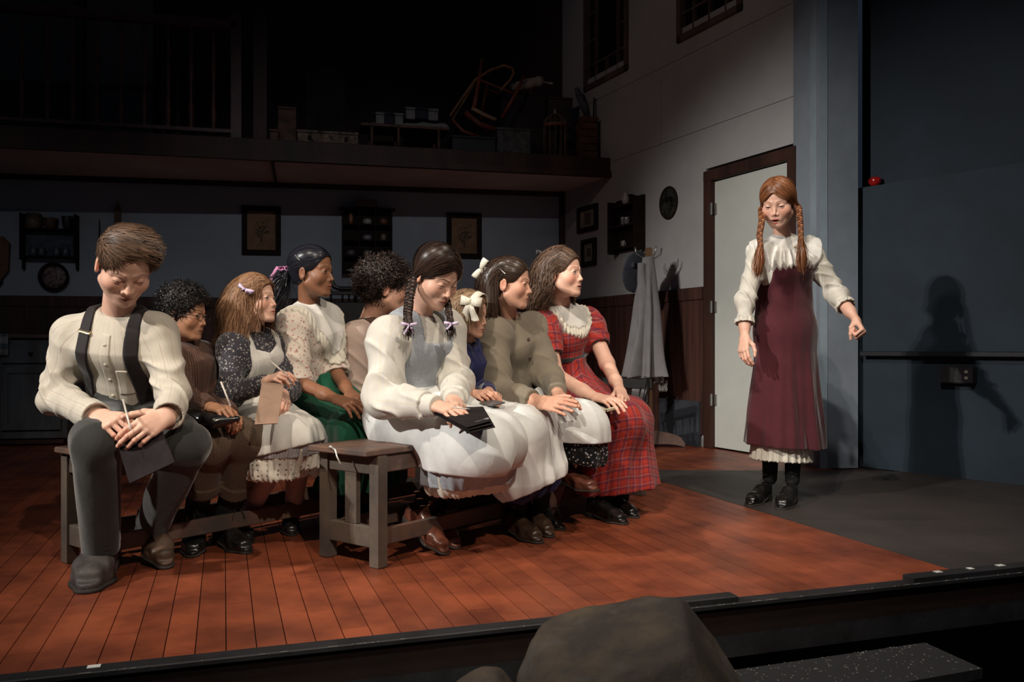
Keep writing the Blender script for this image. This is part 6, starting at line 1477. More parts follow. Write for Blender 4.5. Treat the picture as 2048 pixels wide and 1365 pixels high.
shoe(Cc.o, V3(-1.165, 3.62, .0), G(500, 1089), ankle=J3['ar'], mat=m_bootblack, sole=m_sole, kind='strap')
shoe(Cc.o, V3(-.985, 3.78, .02), G(584, 1074), ankle=J3['al'], mat=m_bootblack, sole=m_sole, kind='strap')
Cc.hand('r', P(566, 748, 3.20) - J3['wr'], (.0, -.55, .8), curl=(.5, .6, .65, .7), thumb=(.75, .4), s=.80)
Cc.hand('l', P(572, 812, 3.26) - J3['wl'], (.6, -.7, .1), curl=(.45, .5, .55, .6), thumb=(.5, .4), s=.80)
hl3 = hairline(front=-0.012, nape=-.06)
P3 = hair_long(Cc, 4000, .31, rg, out=.5, back=.75, K=20, crl=.007, turns=2.2, hl=hl3, lay=.012, start=.35, jit=.12)
Cc.hair(hair_mat('light_brown_hair', (.14, .065, .032), (.38, .21, .115), .55), hl3, [(P3, rad(20, .0016, .5), False)], capoff=.010)
m_rib = cloth('lilac_ribbon', (.62, .50, .68), 'floral', (.75, .72, .75), (.45, .2, .4), scale=.5, rough=.5)
bow(Cc.o, Cc.w2((.094, .012, .042)), Cc.R @ np.array([[0, 1, 0], [1, 0, 0], [0, 0, 1.0]]) @ np.array([[.85, 0, .5], [0, 1, 0], [-.5, 0, .85]]), .036, m_rib, 'hair_ribbon', tails=.35, w=.013)
Cc.done()

# ================================================================ 4 girl in green skirt with ponytail
rg = np.random.default_rng(14)
s4 = .96; fw4 = nz((.97, -.24, -.01)); c4 = shd(fw4, P(657, 544, 3.74), s4)
J4 = dict(pel=P(628, 808, 3.92), nek=P(618, 618, 3.82), sr=P(588, 648, 3.70), sl=P(652, 640, 3.95), er=P(596, 765, 3.62), wr=P(674, 800, 3.46), el=P(672, 745, 3.86), wl=P(700, 788, 3.62),
          hr=P(622, 830, 3.85), hl=P(650, 826, 3.98), kr=P(722, 872, 3.56), kl=P(742, 862, 3.72), ar=P(672, 1020, 3.88), al=P(720, 1010, 4.0))
D = Fig('girl with dark ponytail, floral blouse with pointed white collar and green skirt', J4, dict(fwd=fw4, c=c4, s=s4, skin=DARKSKIN, open=.9, gaze=(0, 1, .03), neckr=.045, nose=1.0, lip=1.25, lipc=(.22, .06, .05), browc=(.012, .008, .006), iris=(.02, .01, .006), blush=.15), .96)
m_fl4 = cloth('rose_floral_cotton', (.66, .58, .50), 'floral', (.42, .14, .14), (.30, .22, .16), scale=1.1)
D.shirt(m_fl4, sl={'*': dict(r=(.070, .062, .058, .05), end=-.0, wr=(0.0096, 26), puff=(.1, .075))}, name='blouse', wr=(0.0096, 22))
def cape(fg, ro, pt, sc_=.012, nsc=22, sq=0.0):
    """collar lying on the shoulders: radius ro, reaching to pt at the front centre"""
    def c(p):
        x, y, z = fg.loc(p); th = np.arctan2(x, y); r_ = np.sqrt(x * x + y * y + (z * .9) ** 2)
        R_ = ro + (pt - ro) * np.exp(-(th / .55) ** 2) + (pt - ro) * .8 * np.exp(-((np.abs(th) - math.pi) / .55) ** 2) + sc_ * np.abs(np.sin(th * nsc / 2)); return np.maximum(r_ - R_, .045 * fg.sc - np.sqrt(x * x + y * y) - np.clip(-z - .02, 0, 1) * 9)
    return c
D.shell('lace_collar_edge', cape(D, .165, .255, .010, 34), m_whitelace, base=D.f_shirt, off=.009, h=.004, ruff=lambda p: .002 * np.sin(np.arctan2(*D.loc(p)[:2]) * 60))
D.shell('collar', cape(D, .135, .215, .005, 20), m_white, base=D.f_shirt, off=.013, h=.004)
m_green = cloth('green_skirt_wool', (.010, .085, .045), sheen=.25, bump=.4)
sg4 = [(J4['pel'], J4['kr'], .13, .09), (J4['pel'] + U2 * .08, J4['kl'], .13, .09), (J4['kr'], P(692, 985, 3.72), .09, .13), (J4['kl'], P(735, 985, 3.85), .09, .13), (J4['pel'], J4['wai'], .13, .105)]
skirt(D, 'skirt', sg4, .07, (0, 0, .17), m_green, (12, .016), off=.004, wk=(.006, 12), top=wcut(D, J4['wai'], .02))
for a in 'lr': sock(D, a, m_sock, .04)
shoe(D.o, V3(-.86, 3.97, 0), G(692, 1053), ankle=J4['ar'], mat=m_bootblack, sole=m_sole, lace=m_lace, kind='boot', shaft=.1)
shoe(D.o, V3(-.74, 4.1, 0), G(752, 1040), ankle=J4['al'], mat=m_bootblack, sole=m_sole, lace=m_lace, kind='boot', shaft=.1)
D.hand('r', P(714, 812, 3.38) - J4['wr'], (.1, -.45, .85), curl=(.2, .25, .3, .35), thumb=(.3, .3), bare=True, s=.95, fr=(.024, .034))
D.hand('l', P(735, 808, 3.5) - J4['wl'], (.1, -.35, .9), curl=(.25, .3, .35, .4), thumb=(.3, .3), bare=True, s=.95, fr=(.024, .034))
hl4 = hairline(front=-0.008, nape=-.056); T4 = (.0, -.125, -.002)
st4 = hair_pulled(D, 3600, [T4], rg, hl=hl4); K4 = 16; a = D.w2(T4)
pt4 = tuft(a, (-.55, .05, -.85), .20, 420, .16, rg, K=K4, r0=.010)
D.hair(hair_mat('black_hair_smooth', (.006, .006, .009), (.030, .030, .040), .28), hl4, [(st4, rad(14, .0010, .8), False), (pt4, rad(K4, .0014), True)], capoff=.007)
m_rib4 = cloth('rose_ribbon', (.55, .22, .38), 'floral', (.75, .6, .75), (.4, .2, .5), scale=.5, rough=.5)
bow(D.o, D.w2((.01, -.132, .012)), D.R @ np.array([[0, 0, 1.0], [1, 0, 0], [0, 1, 0]]), .030, m_rib4, 'hair_ribbon', tails=.2, w=.022)
q = D.w2((.0, -.14, .01)); ribbon('ribbon_tail', [q, q + V3(-.03, -.01, .01), q + V3(-.055, -.01, -.03), q + V3(-.062, 0, -.08), q + V3(-.05, 0, -.13)], .014, m_rib4, D.o)
mbp = MB(); mbp.tube([D.w2((.083, -.045, .07)), D.w2((.088, -.03, .055)), D.w2((.090, -.018, .045))], .0012, 5); mbp.obj('hair_clip', m_steel, D.o)
D.done()

# ================================================================ 5 curly haired man behind
rg = np.random.default_rng(15)
s5 = 1.06; fw5 = nz((.93, .30, -.06)); c5 = shd(fw5, P(806, 580, 4.10), s5)
J5 = dict(pel=P(775, 830, 4.20), nek=P(745, 640, 4.14), sr=P(712, 676, 3.98), sl=P(772, 664, 4.32), er=P(712, 790, 3.98), wr=P(790, 800, 3.9), el=P(840, 780, 4.35), wl=P(860, 805, 4.1),
          hr=P(775, 835, 4.1), hl=P(785, 835, 4.3), kr=P(925, 840, 4.08), kl=P(930, 838, 4.28), ar=P(930, 1000, 4.1), al=P(925, 1000, 4.3))
E5 = Fig('man with thick dark curls in brown waistcoat, turned away behind the braided girl', J5, dict(fwd=fw5, c=c5, s=s5, skin=LIGHTSKIN, open=.4, gaze=(0, 1, -.2), neckr=.055, browc=(.02, .012, .01), blush=.5), 1.02, female=False)
m_sh5 = cloth('mauve_shirt', (.44, .33, .28), bump=.5); E5.shirt(m_sh5, sl={'*': dict(r=(.075, .072, .07, .05), end=.93, wr=(.010, 22))}, wr=(0.0096, 20))
E5.shell('waistcoat', lambda p: np.maximum(np.abs(E5.loc(p)[0]) - .118, E5.loc(p)[2] - .02), cloth('brown_waistcoat', (.070, .036, .022), sheen=.3), off=.008, h=.006, base=E5.f_shirt); E5.band_collar(m_sh5, .056, .03)
trousers(E5, 'trousers', m_cord, (.095, .08, .08, .07), ends=(.97, .97))
for a, q in (('r', V3(-.22, 4.12, 0)), ('l', V3(-.25, 4.32, 0))): sock(E5, a, m_sock); shoe(E5.o, q, q + V3(.255, .03, 0), ankle=J5['a' + a], mat=m_bootblack, sole=m_sole, lace=m_lace, kind='oxford')
E5.hand('r', P(830, 810, 3.88) - J5['wr'], (0, -.3, .9)); E5.hand('l', P(890, 810, 4.05) - J5['wl'], (0, -.3, .9))
hl5 = hairline(front=-.012, nape=-.06, ear=1); E5.hair(hair_mat('dark_curls', (.010, .007, .006), (.06, .038, .03), .38), hl5, [(hair_curly(E5, 2600, .045, rg, hl=hl5, K=16, amp=.008, turns=2.0, lay=.016), rad(16, .0019, .6), False)], capoff=.016)
E5.done()

# ================================================================ 6 girl with two dark braids and long apron
rg = np.random.default_rng(16)
s6 = .98; fw6 = nz((.60, -.58, -.50)); c6 = shd(fw6, P(897, 572, 3.22), s6)
J6 = dict(pel=P(812, 832, 3.44), nek=P(838, 636, 3.36), sr=P(776, 668, 3.24), sl=P(888, 652, 3.48), er=P(768, 800, 3.16), wr=P(868, 812, 2.98), el=P(912, 768, 3.38), wl=P(908, 800, 3.10),
          hr=P(805, 850, 3.36), hl=P(840, 845, 3.50), kr=P(962, 896, 3.02), kl=P(990, 884, 3.16), ar=P(858, 990, 3.38), al=P(892, 990, 3.50))
E6 = Fig('girl with two dark braids looking down, white blouse, grey bodice and long white apron', J6, dict(fwd=fw6, c=c6, s=s6, skin=PALE, open=-.02, gaze=(0, .9, -.55), neckr=.044, browc=(.025, .015, .01), browk=.95, iris=(.03, .015, .01), lipc=(.42, .15, .13), blush=.25, nose=1.05), .98)
m_bl6 = cloth('cream_striped_blouse', (.62, .60, .55), 'stripe', (.60, .55, .45), (.6, .55, .46), scale=.9, bump=.6)
E6.shirt(m_bl6, sl={'*': dict(r=(.074, .071, .068, .050), end=.86, wr=(.010, 26), puff=(.12, .088)), 'r': dict(r=(.074, .073, .070, .052), end=.86, wr=(.011, 24), puff=(.15, .082))}, name='blouse', wr=(0.0080, 20), k=.04)
for a in 'lr':
    Ea, Wa = J6['e' + a], J6['w' + a]; ax = nz(Wa - Ea).astype(np.float32); q0 = lerp(Ea, Wa, .90)
    E6.add('cuff', lambda p, q0=q0, ax=ax: np.maximum(rc(p, q0 - ax * .045, q0 + ax * .05, .046, .034) - .003 * np.sin(60 * ((p - q0.astype(np.float32)) @ ax)), np.abs((p - q0.astype(np.float32)) @ ax) - .042), [q0], .08, m_bl6, .004)
E6.band_collar(m_bl6, .053, .034, 'ruffled_collar', ruff=1.0)
m_gr6 = cloth('grey_blue_wool', (.25, .275, .31), 'tweed', (.48, .50, .53), bump=.35)
E6.shell('bodice', lambda p: np.minimum(np.maximum(np.abs(E6.loc(p)[0]) - .125, E6.loc(p)[2] + .075 - 1.2 * np.maximum(np.abs(E6.loc(p)[0]) - .06, 0)), np.abs(np.abs(E6.loc(p)[0]) - .090) - .026), m_gr6, off=.018, h=.005, keys=('pel', 'nek', 'sl', 'sr'))
sg6 = [(J6['pel'], J6['kr'], .155, .098), (J6['pel'] + U2 * .09, J6['kl'], .15, .098), (J6['kr'], P(905, 958, 3.22), .098, .115), (J6['kl'], P(965, 955, 3.32), .098, .115), (J6['pel'], lerp(J6['pel'], J6['nek'], .30), .155, .115)]
m_ap6 = cloth('white_apron_cotton', (.70, .71, .70), bump=.45)
skirt(E6, 'petticoat', sg6, .06, (0, 0, .225), m_whitelace, (15, .008), off=-.014, scal=.010, extra=lambda p: p[:, 2] - .36)
skirt(E6, 'skirt', sg6, .06, (0, 0, .268), m_gr6, (11, .010), off=-.004, extra=lambda p: p[:, 2] - .46)
ap6, f6 = skirt(E6, 'apron', sg6, .06, (0, 0, .335), m_ap6, (6, .007), off=.010, wk=(.007, 11), top=wcut(E6, lerp(J6['pel'], J6['nek'], .38)))
sock(E6, 'r', m_sock, .040); sock(E6, 'l', m_sock, .040)
shoe(E6.o, V3(-.428, 3.40, .105), G(893, 1112), ankle=P(868, 980, 3.36), mat=m_bootbrown, sole=m_sole, lace=M('tan_lace', (.22, .12, .07), .8), kind='tall', shaft=.165, heel_h=.026)
shoe(E6.o, V3(-.335, 3.53, .05), G(916, 1100), ankle=P(898, 985, 3.50), mat=m_bootbrown, sole=m_sole, lace=m_lace, kind='tall', shaft=.16, heel_h=.026)
E6.hand('r', P(918, 822, 2.90) - J6['wr'], (.05, -.45, .88), curl=(.3, .4, .45, .55), thumb=(.5, .4), s=.95)
E6.hand('l', P(925, 822, 2.96) - J6['wl'], (.4, -.6, .65), curl=(.45, .5, .55, .6), thumb=(.6, .5), s=.95)
hl6 = hairline(front=-0.012, nape=-.058); TR, TL = (.084, -.035, -.030), (-.080, -.045, -.055)
st6 = hair_pulled(E6, 3800, [TR, TL], rg, hl=hl6, part=0, lay=.009)
def braid_set(fg, a, pts, r, turns, nt=90, tl=.045, rt=.0014):
    path = [fg.w2(a)] + [np.asarray(q, float) for q in pts]; Bp, br = braid(path, r, turns); e = path[-1]
    return [(Bp, br, True), (tuft(e, (0.05, -.05, -1), tl, nt, .22, np.random.default_rng(7), K=7, r0=.004), rad(7, rt * 1.6), True)]
b6 = braid_set(E6, TR, [P(818, 600, 3.16), P(815, 635, 3.13), P(818, 650, 3.11)], .0125, 6); b6b = braid_set(E6, TL, [P(896, 612, 3.27), P(899, 632, 3.22), P(902, 650, 3.18)], .010, 4.5)
E6.hair(hair_mat('dark_brown_hair', (.010, .006, .005), (.055, .032, .024), .34), hl6, [(st6, rad(14, .0012, .8), False)] + b6 + b6b, capoff=.009)
bow(E6.o, P(818, 650, 3.09), frame((.3, -1, 0)), .028, m_rib, 'hair_ribbon', tails=1.2, w=.012); bow(E6.o, P(902, 648, 3.16), frame((.3, -1, 0)), .026, m_rib, 'hair_ribbon', tails=.8, w=.012)
E6.done()

# ================================================================ 7 small fair child with lace headband
rg = np.random.default_rng(17)
s7 = .82; fw7 = nz((.93, -.34, -.14)); c7 = shd(fw7, P(966, 633, 3.60), s7)
J7 = dict(pel=P(938, 838, 3.80), nek=P(934, 688, 3.70), sr=P(910, 710, 3.62), sl=P(952, 704, 3.82), er=P(908, 788, 3.50), wr=P(944, 790, 3.36), el=P(972, 780, 3.66), wl=P(978, 786, 3.48),
          hr=P(935, 850, 3.74), hl=P(960, 846, 3.86), kr=P(1040, 868, 3.40), kl=P(1062, 862, 3.54), ar=P(1036, 1005, 3.60), al=P(1078, 1000, 3.72))
E7 = Fig('small fair haired child in navy dress with lace bow headband and white apron', J7, dict(fwd=fw7, c=c7, s=s7, skin=LIGHTSKIN, open=.6, neckr=.042, cheek=1.1, blush=.5, browc=(.2, .11, .06), nose=.85, iris=(.06, .08, .1)), .82)
m_navy = cloth('navy_satin', (.018, .020, .075), rough=.45, sheen=.4, bump=.6)
E7.shirt(m_navy, sl={'*': dict(r=(.06, .052, .05, .042), end=.80, wr=(.008, 30))}, name='dress', wr=(.007, 30)); E7.band_collar(m_whitelace, .05, .028, 'ruffled_collar', ruff=1.2)
sg7 = [(J7['pel'], J7['kr'], .12, .092), (J7['pel'] + U2 * .07, J7['kl'], .12, .092), (J7['kr'], P(1040, 945, 3.45), .092, .13), (J7['kl'], P(1078, 935, 3.55), .092, .12)]
skirt(E7, 'skirt', sg7, .07, P(1070, 1000, 3.45), cloth('navy_cotton', (.018, .02, .075)), (7, .012), off=-.010, hemn=(-.42, .1, 1))
ap7, f7 = skirt(E7, 'apron', sg7, .07, P(1065, 984, 3.4), m_ap6, (7, .012), off=.008, hemn=(-.42, .1, 1), wk=(.010, 10), top=wcut(E7, J7['wai'], .05))
for a in 'lr': sock(E7, a, m_sock, .038)
shoe(E7.o, V3(-.036, 3.65, .012), G(1082, 1089), ankle=P(1030, 1000, 3.62), mat=m_bootbrown2, sole=m_sole, lace=M('tan_lace', (.22, .12, .07), .8), kind='tall', shaft=.12)
shoe(E7.o, V3(.045, 3.76, .03), G(1104, 1077), ankle=P(1072, 1000, 3.74), mat=m_bootbrown2, sole=m_sole, lace=m_lace, kind='tall', shaft=.07)
E7.hand('r', P(985, 786, 3.26) - J7['wr'], (.0, -.6, .75), curl=(.5, .55, .6, .65), thumb=(.5, .4), s=.80)
E7.hand('l', P(1005, 792, 3.38) - J7['wl'], (.5, -.6, .4), curl=(.5, .6, .65, .7), thumb=(.5, .4), s=.80)
hl7 = hairline(front=-0.010, nape=-.06); P7 = hair_long(E7, 3200, .18, rg, out=.5, back=.9, K=14, hl=hl7, lay=.010, crl=.003, turns=1.5, jit=.06)
E7.hair(hair_mat('fair_hair', (.12, .065, .035), (.42, .28, .17)), hl7, [(P7, rad(14, .0014), False)], capoff=.008)
th = np.linspace(-1.75, 1.75, 26); hb = []
for t in th: hb.append(E7.w2((math.sin(t) * .092, .035 + .02 * math.cos(t), CRAN_C[2] + .092 * math.cos(t) - .01)))
cN = E7.w2((0, .03, .03)); ribbon('headband', hb, .032, m_whitelace, E7.o, nrm=np.array([q_ - cN for q_ in hb]))
bow(E7.o, E7.w2((.094, .045, .062)), E7.R @ np.array([[0, 1, 0], [1, 0, 0], [0, 0, 1.0]]), .046, m_whitelace, 'headband_bow', tails=1.6, w=.040)
E7.done()

# ================================================================ 8 girl in grey jacket and white apron
rg = np.random.default_rng(18)
s8 = .96; fw8 = nz((.97, -.22, -.07)); c8 = shd(fw8, P(1053, 569, 3.78), s8)
J8 = dict(pel=P(1030, 815, 4.02), nek=P(1018, 640, 3.90), sr=P(985, 672, 3.78), sl=P(1062, 660, 4.04), er=P(996, 780, 3.66), wr=P(1082, 806, 3.46), el=P(1100, 762, 3.90), wl=P(1118, 792, 3.62),
          hr=P(1030, 830, 3.95), hl=P(1055, 828, 4.08), kr=P(1165, 858, 3.66), kl=P(1150, 868, 3.80), ar=P(1132, 930, 3.84), al=P(1098, 1010, 3.86))
E8 = Fig('girl with straight dark hair and white lace bow in a grey buttoned jacket', J8, dict(fwd=fw8, c=c8, s=s8, skin=LIGHTSKIN, open=.55, neckr=.043, nose=1.1, browc=(.03, .018, .012), blush=.4, iris=(.03, .018, .01), lipc=(.42, .14, .12)), .96)
m_grj = cloth('grey_olive_jacket', (.235, .200, .150), 'tweed', (.17, .145, .11), bump=.3)
E8.shirt(m_grj, sl={'*': dict(r=(.080, .064, .058, .046), end=.80, wr=(.007, 24), puff=(.0, .09))}, name='jacket', wr=(0.0064, 18), k=.04); E8.band_collar(m_grj, .052, .02, 'collar')
mb = MB()
for k in range(4):
    b = E8.J['nek'] + E8.fw * .25 - E8.up * (.075 + k * .085) + E8.r * .02; t_ = np.linspace(0, .4, 160)[:, None]; dd = E8.f_shirt((b - E8.fw * t_).astype(np.float32)); b = b - E8.fw * t_[np.argmax(dd < .004)]
    mb.lathe([(.009, 0), (.009, .003), (.006, .005)], b, 12, E8.r, E8.up, E8.fw)
mb.obj('buttons', M('horn_button', (.10, .08, .06), .4), E8.o, True)
sg8 = [(J8['pel'], J8['kr'], .135, .095), (J8['pel'] + U2 * .08, J8['kl'], .135, .095), (J8['kr'], P(1168, 905, 3.68), .095, .11), (J8['kl'], P(1150, 930, 3.80), .095, .12)]
m_bf = cloth('black_floral', (.010, .010, .012), 'floral', (.60, .58, .55), (.35, .40, .48), scale=1.0)
sk8, f8b = skirt(E8, 'skirt', sg8, .06, P(1160, 932, 3.6), m_bf, (9, .009), off=-.012, hemn=(.15, 0, 1))
ap8, f8 = skirt(E8, 'apron', sg8, .06, P(1160, 886, 3.6), m_ap6, (9, .005), off=.012, wk=(.005, 10), hemn=(.02, 0, 1), top=wcut(E8, J8['wai'], .07))
for a in 'lr': sock(E8, a, M('brown_stocking', (.10, .055, .04), .7), .036, 'stocking')
shoe(E8.o, P(1116, 968, 3.80), P(1194, 985, 3.58), up=(-.05, -.1, 1), ankle=J8['ar'], mat=m_bootbrown, sole=m_sole, lace=m_lace, kind='oxford')
shoe(E8.o, V3(.10, 3.9, 0), G(1127, 1062), ankle=J8['al'], mat=m_bootblack, sole=m_sole, lace=m_lace, kind='boot', shaft=.05)
E8.hand('r', P(1140, 812, 3.34) - J8['wr'], (-.1, -.85, .5), curl=(.12, .10, .12, .15), thumb=(.15, .2), s=1.0)
E8.hand('l', P(1150, 800, 3.52) - J8['wl'], (.1, .2, .9), curl=(.15, .15, .2, .25), thumb=(.2, .2), s=.95)
hl8 = hairline(front=-0.010, nape=-.06)
up8 = hair_pulled(E8, 2400, [(0, -.118, .05)], rg, hl=hl8, keep=lambda r: (r[:, 2] > .035) | (r[:, 1] > -.005)); lo8 = hair_long(E8, 2600, .23, rg, out=.05, back=1.0, K=16, hl=lambda p: np.minimum(hl8(p), -.005 - p[:, 1]), lay=.008, jit=.04)
E8.hair(hair_mat('dark_straight_hair', (.014, .009, .007), (.085, .050, .034), .3), hl8, [(up8, rad(14, .0012, .8), False), (lo8, rad(16, .0014), False)], capoff=.008)
bow(E8.o, E8.w2((.04, -.128, .055)), E8.R @ np.array([[0, 1, 0], [1, 0, 0], [0, 0, 1.0]]) @ np.array([[.5, 0, -.86], [0, 1, 0], [.86, 0, .5]]), .048, m_whitelace, 'hair_bow', tails=1.2, w=.030)
mbp = MB(); mbp.tube([E8.w2((.080, -.035, .062)), E8.w2((.088, -.018, .048)), E8.w2((.091, -.002, .036))], .0013, 5); mbp.obj('hair_clip', m_steel, E8.o)
E8.done()

# ================================================================ 9 girl in red plaid dress
rg = np.random.default_rng(19)
s9 = 1.0; fw9 = nz((.86, -.50, .04)); c9 = shd(fw9, P(1155, 545, 4.06), s9)
J9 = dict(pel=P(1128, 800, 4.32), nek=P(1123, 620, 4.22), sr=P(1088, 650, 4.08), sl=P(1176, 640, 4.36), er=P(1112, 752, 3.98), wr=P(1192, 796, 3.80), el=P(1214, 728, 4.22), wl=P(1240, 780, 3.96),
          hr=P(1128, 815, 4.24), hl=P(1155, 812, 4.38), kr=P(1238, 848, 3.92), kl=P(1258, 842, 4.06), ar=P(1205, 1010, 4.05), al=P(1240, 1005, 4.18))
E9 = Fig('girl with wavy brown hair in red plaid dress with wide white lace collar', J9, dict(fwd=fw9, c=c9, s=s9, skin=PALE, open=.95, gaze=(-.25, 1, .28), neckr=.046, blush=.75, browc=(.09, .05, .03), iris=(.05, .07, .09), mouth=.25, jaw=1.03), 1.0)
m_plaid = cloth('red_plaid', (.40, .035, .022), 'plaid', (.06, .02, .05), (.36, .20, .18), scale=.55, bump=.35)
E9.shirt(m_plaid, sl={'*': dict(r=(.066, .060, .05, .05), end=-.42, wr=(.008, 34), puff=(.22, .078))}, name='dress_bodice', wr=(0.0064, 24))
for a in 'lr':
    q0 = lerp(J9['s' + a], J9['e' + a], .56); ax = nz(J9['e' + a] - J9['s' + a]).astype(np.float32)
    E9.add('sleeve_band', lambda p, q0=q0, ax=ax: np.maximum(np.abs(rc(p, q0 - ax * .03, q0 + ax * .03, .050, .050)) - .004, np.abs((p - q0.astype(np.float32)) @ ax) - .011), [q0], .08, M('black_velvet', (.012, .010, .012), .9, .1, sheen=.4), .004)
E9.shell('belt', lambda p: np.abs(E9.loc(p, lerp(J9['pel'], J9['nek'], .50))[2]) - .011, MC['black_velvet'], off=.008)
E9.shell('lace_collar_edge', cape(E9, .150, .165, .010, 40), m_whitelace, base=E9.f_shirt, off=.009, h=.004, ruff=lambda p: .003 * np.sin(np.arctan2(*E9.loc(p)[:2]) * 50))
E9.shell('collar', cape(E9, .128, .140, .006, 16), m_white, base=E9.f_shirt, off=.013, h=.004)
sg9 = [(J9['pel'], J9['kr'], .145, .098), (J9['pel'] + U2 * .09, J9['kl'], .14, .098), (J9['kr'], P(1205, 960, 3.98), .098, .12), (J9['kl'], P(1256, 965, 4.05), .098, .14), (J9['pel'], lerp(J9['pel'], J9['nek'], .45), .145, .112)]
skirt(E9, 'dress_skirt', sg9, .07, P(1240, 985, 3.95), m_plaid, (9, .016), off=.004, wk=(.006, 12), hemn=(-.1, 0, 1), top=wcut(E9, lerp(J9['pel'], J9['nek'], .50)))
for a in 'lr': sock(E9, a, m_sock, .038)
shoe(E9.o, V3(.352, 4.01, 0), G(1254, 1051), ankle=J9['ar'], mat=m_bootblack, sole=m_sole, lace=m_lace, kind='oxford')
shoe(E9.o, V3(.44, 4.15, 0), G(1276, 1038), ankle=J9['al'], mat=m_bootblack, sole=m_sole, lace=m_lace, kind='oxford')
E9.hand('r', P(1232, 802, 3.70) - J9['wr'], (.0, -.4, .9), curl=(.25, .3, .35, .4), thumb=(.3, .3), bare=True, fr=(.025, .037))
E9.hand('l', P(1252, 806, 3.84) - J9['wl'], (.4, -.6, .6), curl=(.4, .5, .5, .55), thumb=(.5, .4), bare=True, fr=(.025, .037))
hl9 = hairline(front=-0.010, nape=-.06); P9 = hair_long(E9, 3200, .22, rg, out=.45, back=.95, K=24, crl=.013, turns=2.6, hl=lambda p: np.minimum(hl9(p), .025 - p[:, 1]), lay=.016, start=.3, jit=.10)
up9 = hair_pulled(E9, 1800, [(0, -.10, .075)], rg, hl=hl9, lay=.010, keep=lambda r: (r[:, 2] > .05) | (r[:, 1] > .02))
E9.hair(hair_mat('wavy_brown_hair', (.035, .018, .011), (.17, .10, .065)), hl9, [(P9, rad(24, .0015), False), (up9, rad(14, .0013, .7), False)], capoff=.010)
bow(E9.o, E9.w2((.03, -.105, .105)), E9.R, .03, MC['black_velvet'], 'hair_bow', tails=.4, w=.018)
E9.done()

# ================================================================ 10 standing girl
rg = np.random.default_rng(20)
s10 = 1.0; fw10 = nz((-.46, -.80, -.36)); c10 = shd(fw10, P(1549, 413, 4.22), s10)
J10 = dict(pel=P(1570, 690, 4.42), nek=P(1566, 485, 4.38), sr=P(1516, 516, 4.33), sl=P(1624, 510, 4.43), er=P(1490, 604, 4.30), wr=P(1489, 676, 4.24), el=P(1674, 590, 4.32), wl=P(1712, 640, 4.18),
           hr=P(1545, 700, 4.42), hl=P(1592, 700, 4.44), kr=P(1542, 830, 4.42), kl=P(1588, 830, 4.42), ar=P(1540, 945, 4.44), al=P(1585, 948, 4.40))
T10 = Fig('standing girl with long auburn braids in maroon pinafore dress and white ruffled collar', J10, dict(fwd=fw10, c=c10, s=s10, skin=PALE, open=.35, gaze=(-.1, .9, -.35), mouth=.75, neckr=.041, blush=.55, browc=(.14, .06, .03), iris=(.06, .08, .09), lipc=(.50, .12, .09)), .93, base=V3(1.36, 4.35, 0)); T10.bust = .45
m_cream = cloth('cream_blouse', (.60, .57, .50), bump=.5)
T10.shirt(m_cream, sl={'r': dict(r=(.056, .050, .048, .040), end=.55, wr=(.008, 38)), 'l': dict(r=(.060, .052, .050, .042), end=.42, wr=(.009, 38))}, name='blouse', wr=(0.0064, 24))
for a, e in (('r', .55), ('l', .42)):
    q0 = lerp(J10['e' + a], J10['w' + a], e); ax = nz(J10['w' + a] - J10['e' + a]).astype(np.float32)
    T10.add('cuff_ruffle', lambda p, q0=q0, ax=ax: np.maximum(np.abs(rc(p, q0 - ax * .05, q0 + ax * .05, .040, .048) + .003 * np.sin(np.arctan2((p - q0.astype(np.float32)) @ T10.r.astype(np.float32), (p - q0.astype(np.float32)) @ T10.fw.astype(np.float32)) * 11)) - .003, np.abs((p - q0.astype(np.float32)) @ ax) - .012), [q0], .08, m_cream, .004)
T10.shell('ruffled_collar', cape(T10, .185, .160, .012, 30), m_white, base=T10.f_shirt, off=.014, h=.004, ruff=lambda p: np.clip((np.linalg.norm(p - J10['nek'], axis=1) - .10) / .06, 0, 1) * .010 * (1 + np.sin(np.arctan2(*T10.loc(p)[:2]) * 24)), pad=.2)
m_maroon = cloth('maroon_wool', (.072, .014, .020), sheen=.35, bump=.35)
zc = lambda y, Y=4.4: H - (y - HY) / F_PX * Y
ctr = lambda y, x: P(x, y, 4.41)
def f_dress(p):
    X, Y = V3(.97, .22, 0), V3(-.22, .97, 0)
    d = ecap(p, ctr(535, 1565), ctr(660, 1570), (.135, .105), (.148, .118), X, Y)
    d = smin(d, ecap(p, ctr(660, 1570), ctr(905, 1568), (.148, .118), (.212, .165), X, Y), .06)
    c = P(1568, 800, 4.41); d = d - pleat(p, c, 7, .016, zc(640), zc(880), .6) - wrk(p, .003, 14, .3, (1, 1, .25))
    z = p[:, 2] - zc(893) + .07 * (p[:, 0] - c[0]); d = np.maximum(d, -z); d = np.maximum(d, -np.maximum(d + .014, z - .09))
    st = smin(T10.torso(p, .013), ecap(p, ctr(535, 1565), ctr(600, 1566), (.14, .108), (.145, .112), X, Y), .02)
    x, y, zz = T10.loc(p); bib = np.maximum(np.maximum(st, zz + .10), np.abs(x) - .118); strap = np.maximum(np.maximum(T10.torso(p, .012), np.abs(np.abs(x) - .095) - .02), -zz - .12)
    d = np.maximum(d, zz + .11); return np.minimum(smin(d, bib, .02), strap)
o = new_obj('pinafore_dress', m_maroon, T10.o); queue(o, [Piece(f_dress, P(1440, 920, 4.15), P(1690, 470, 4.72), .0062, attr=lambda V: {'pat': V})])
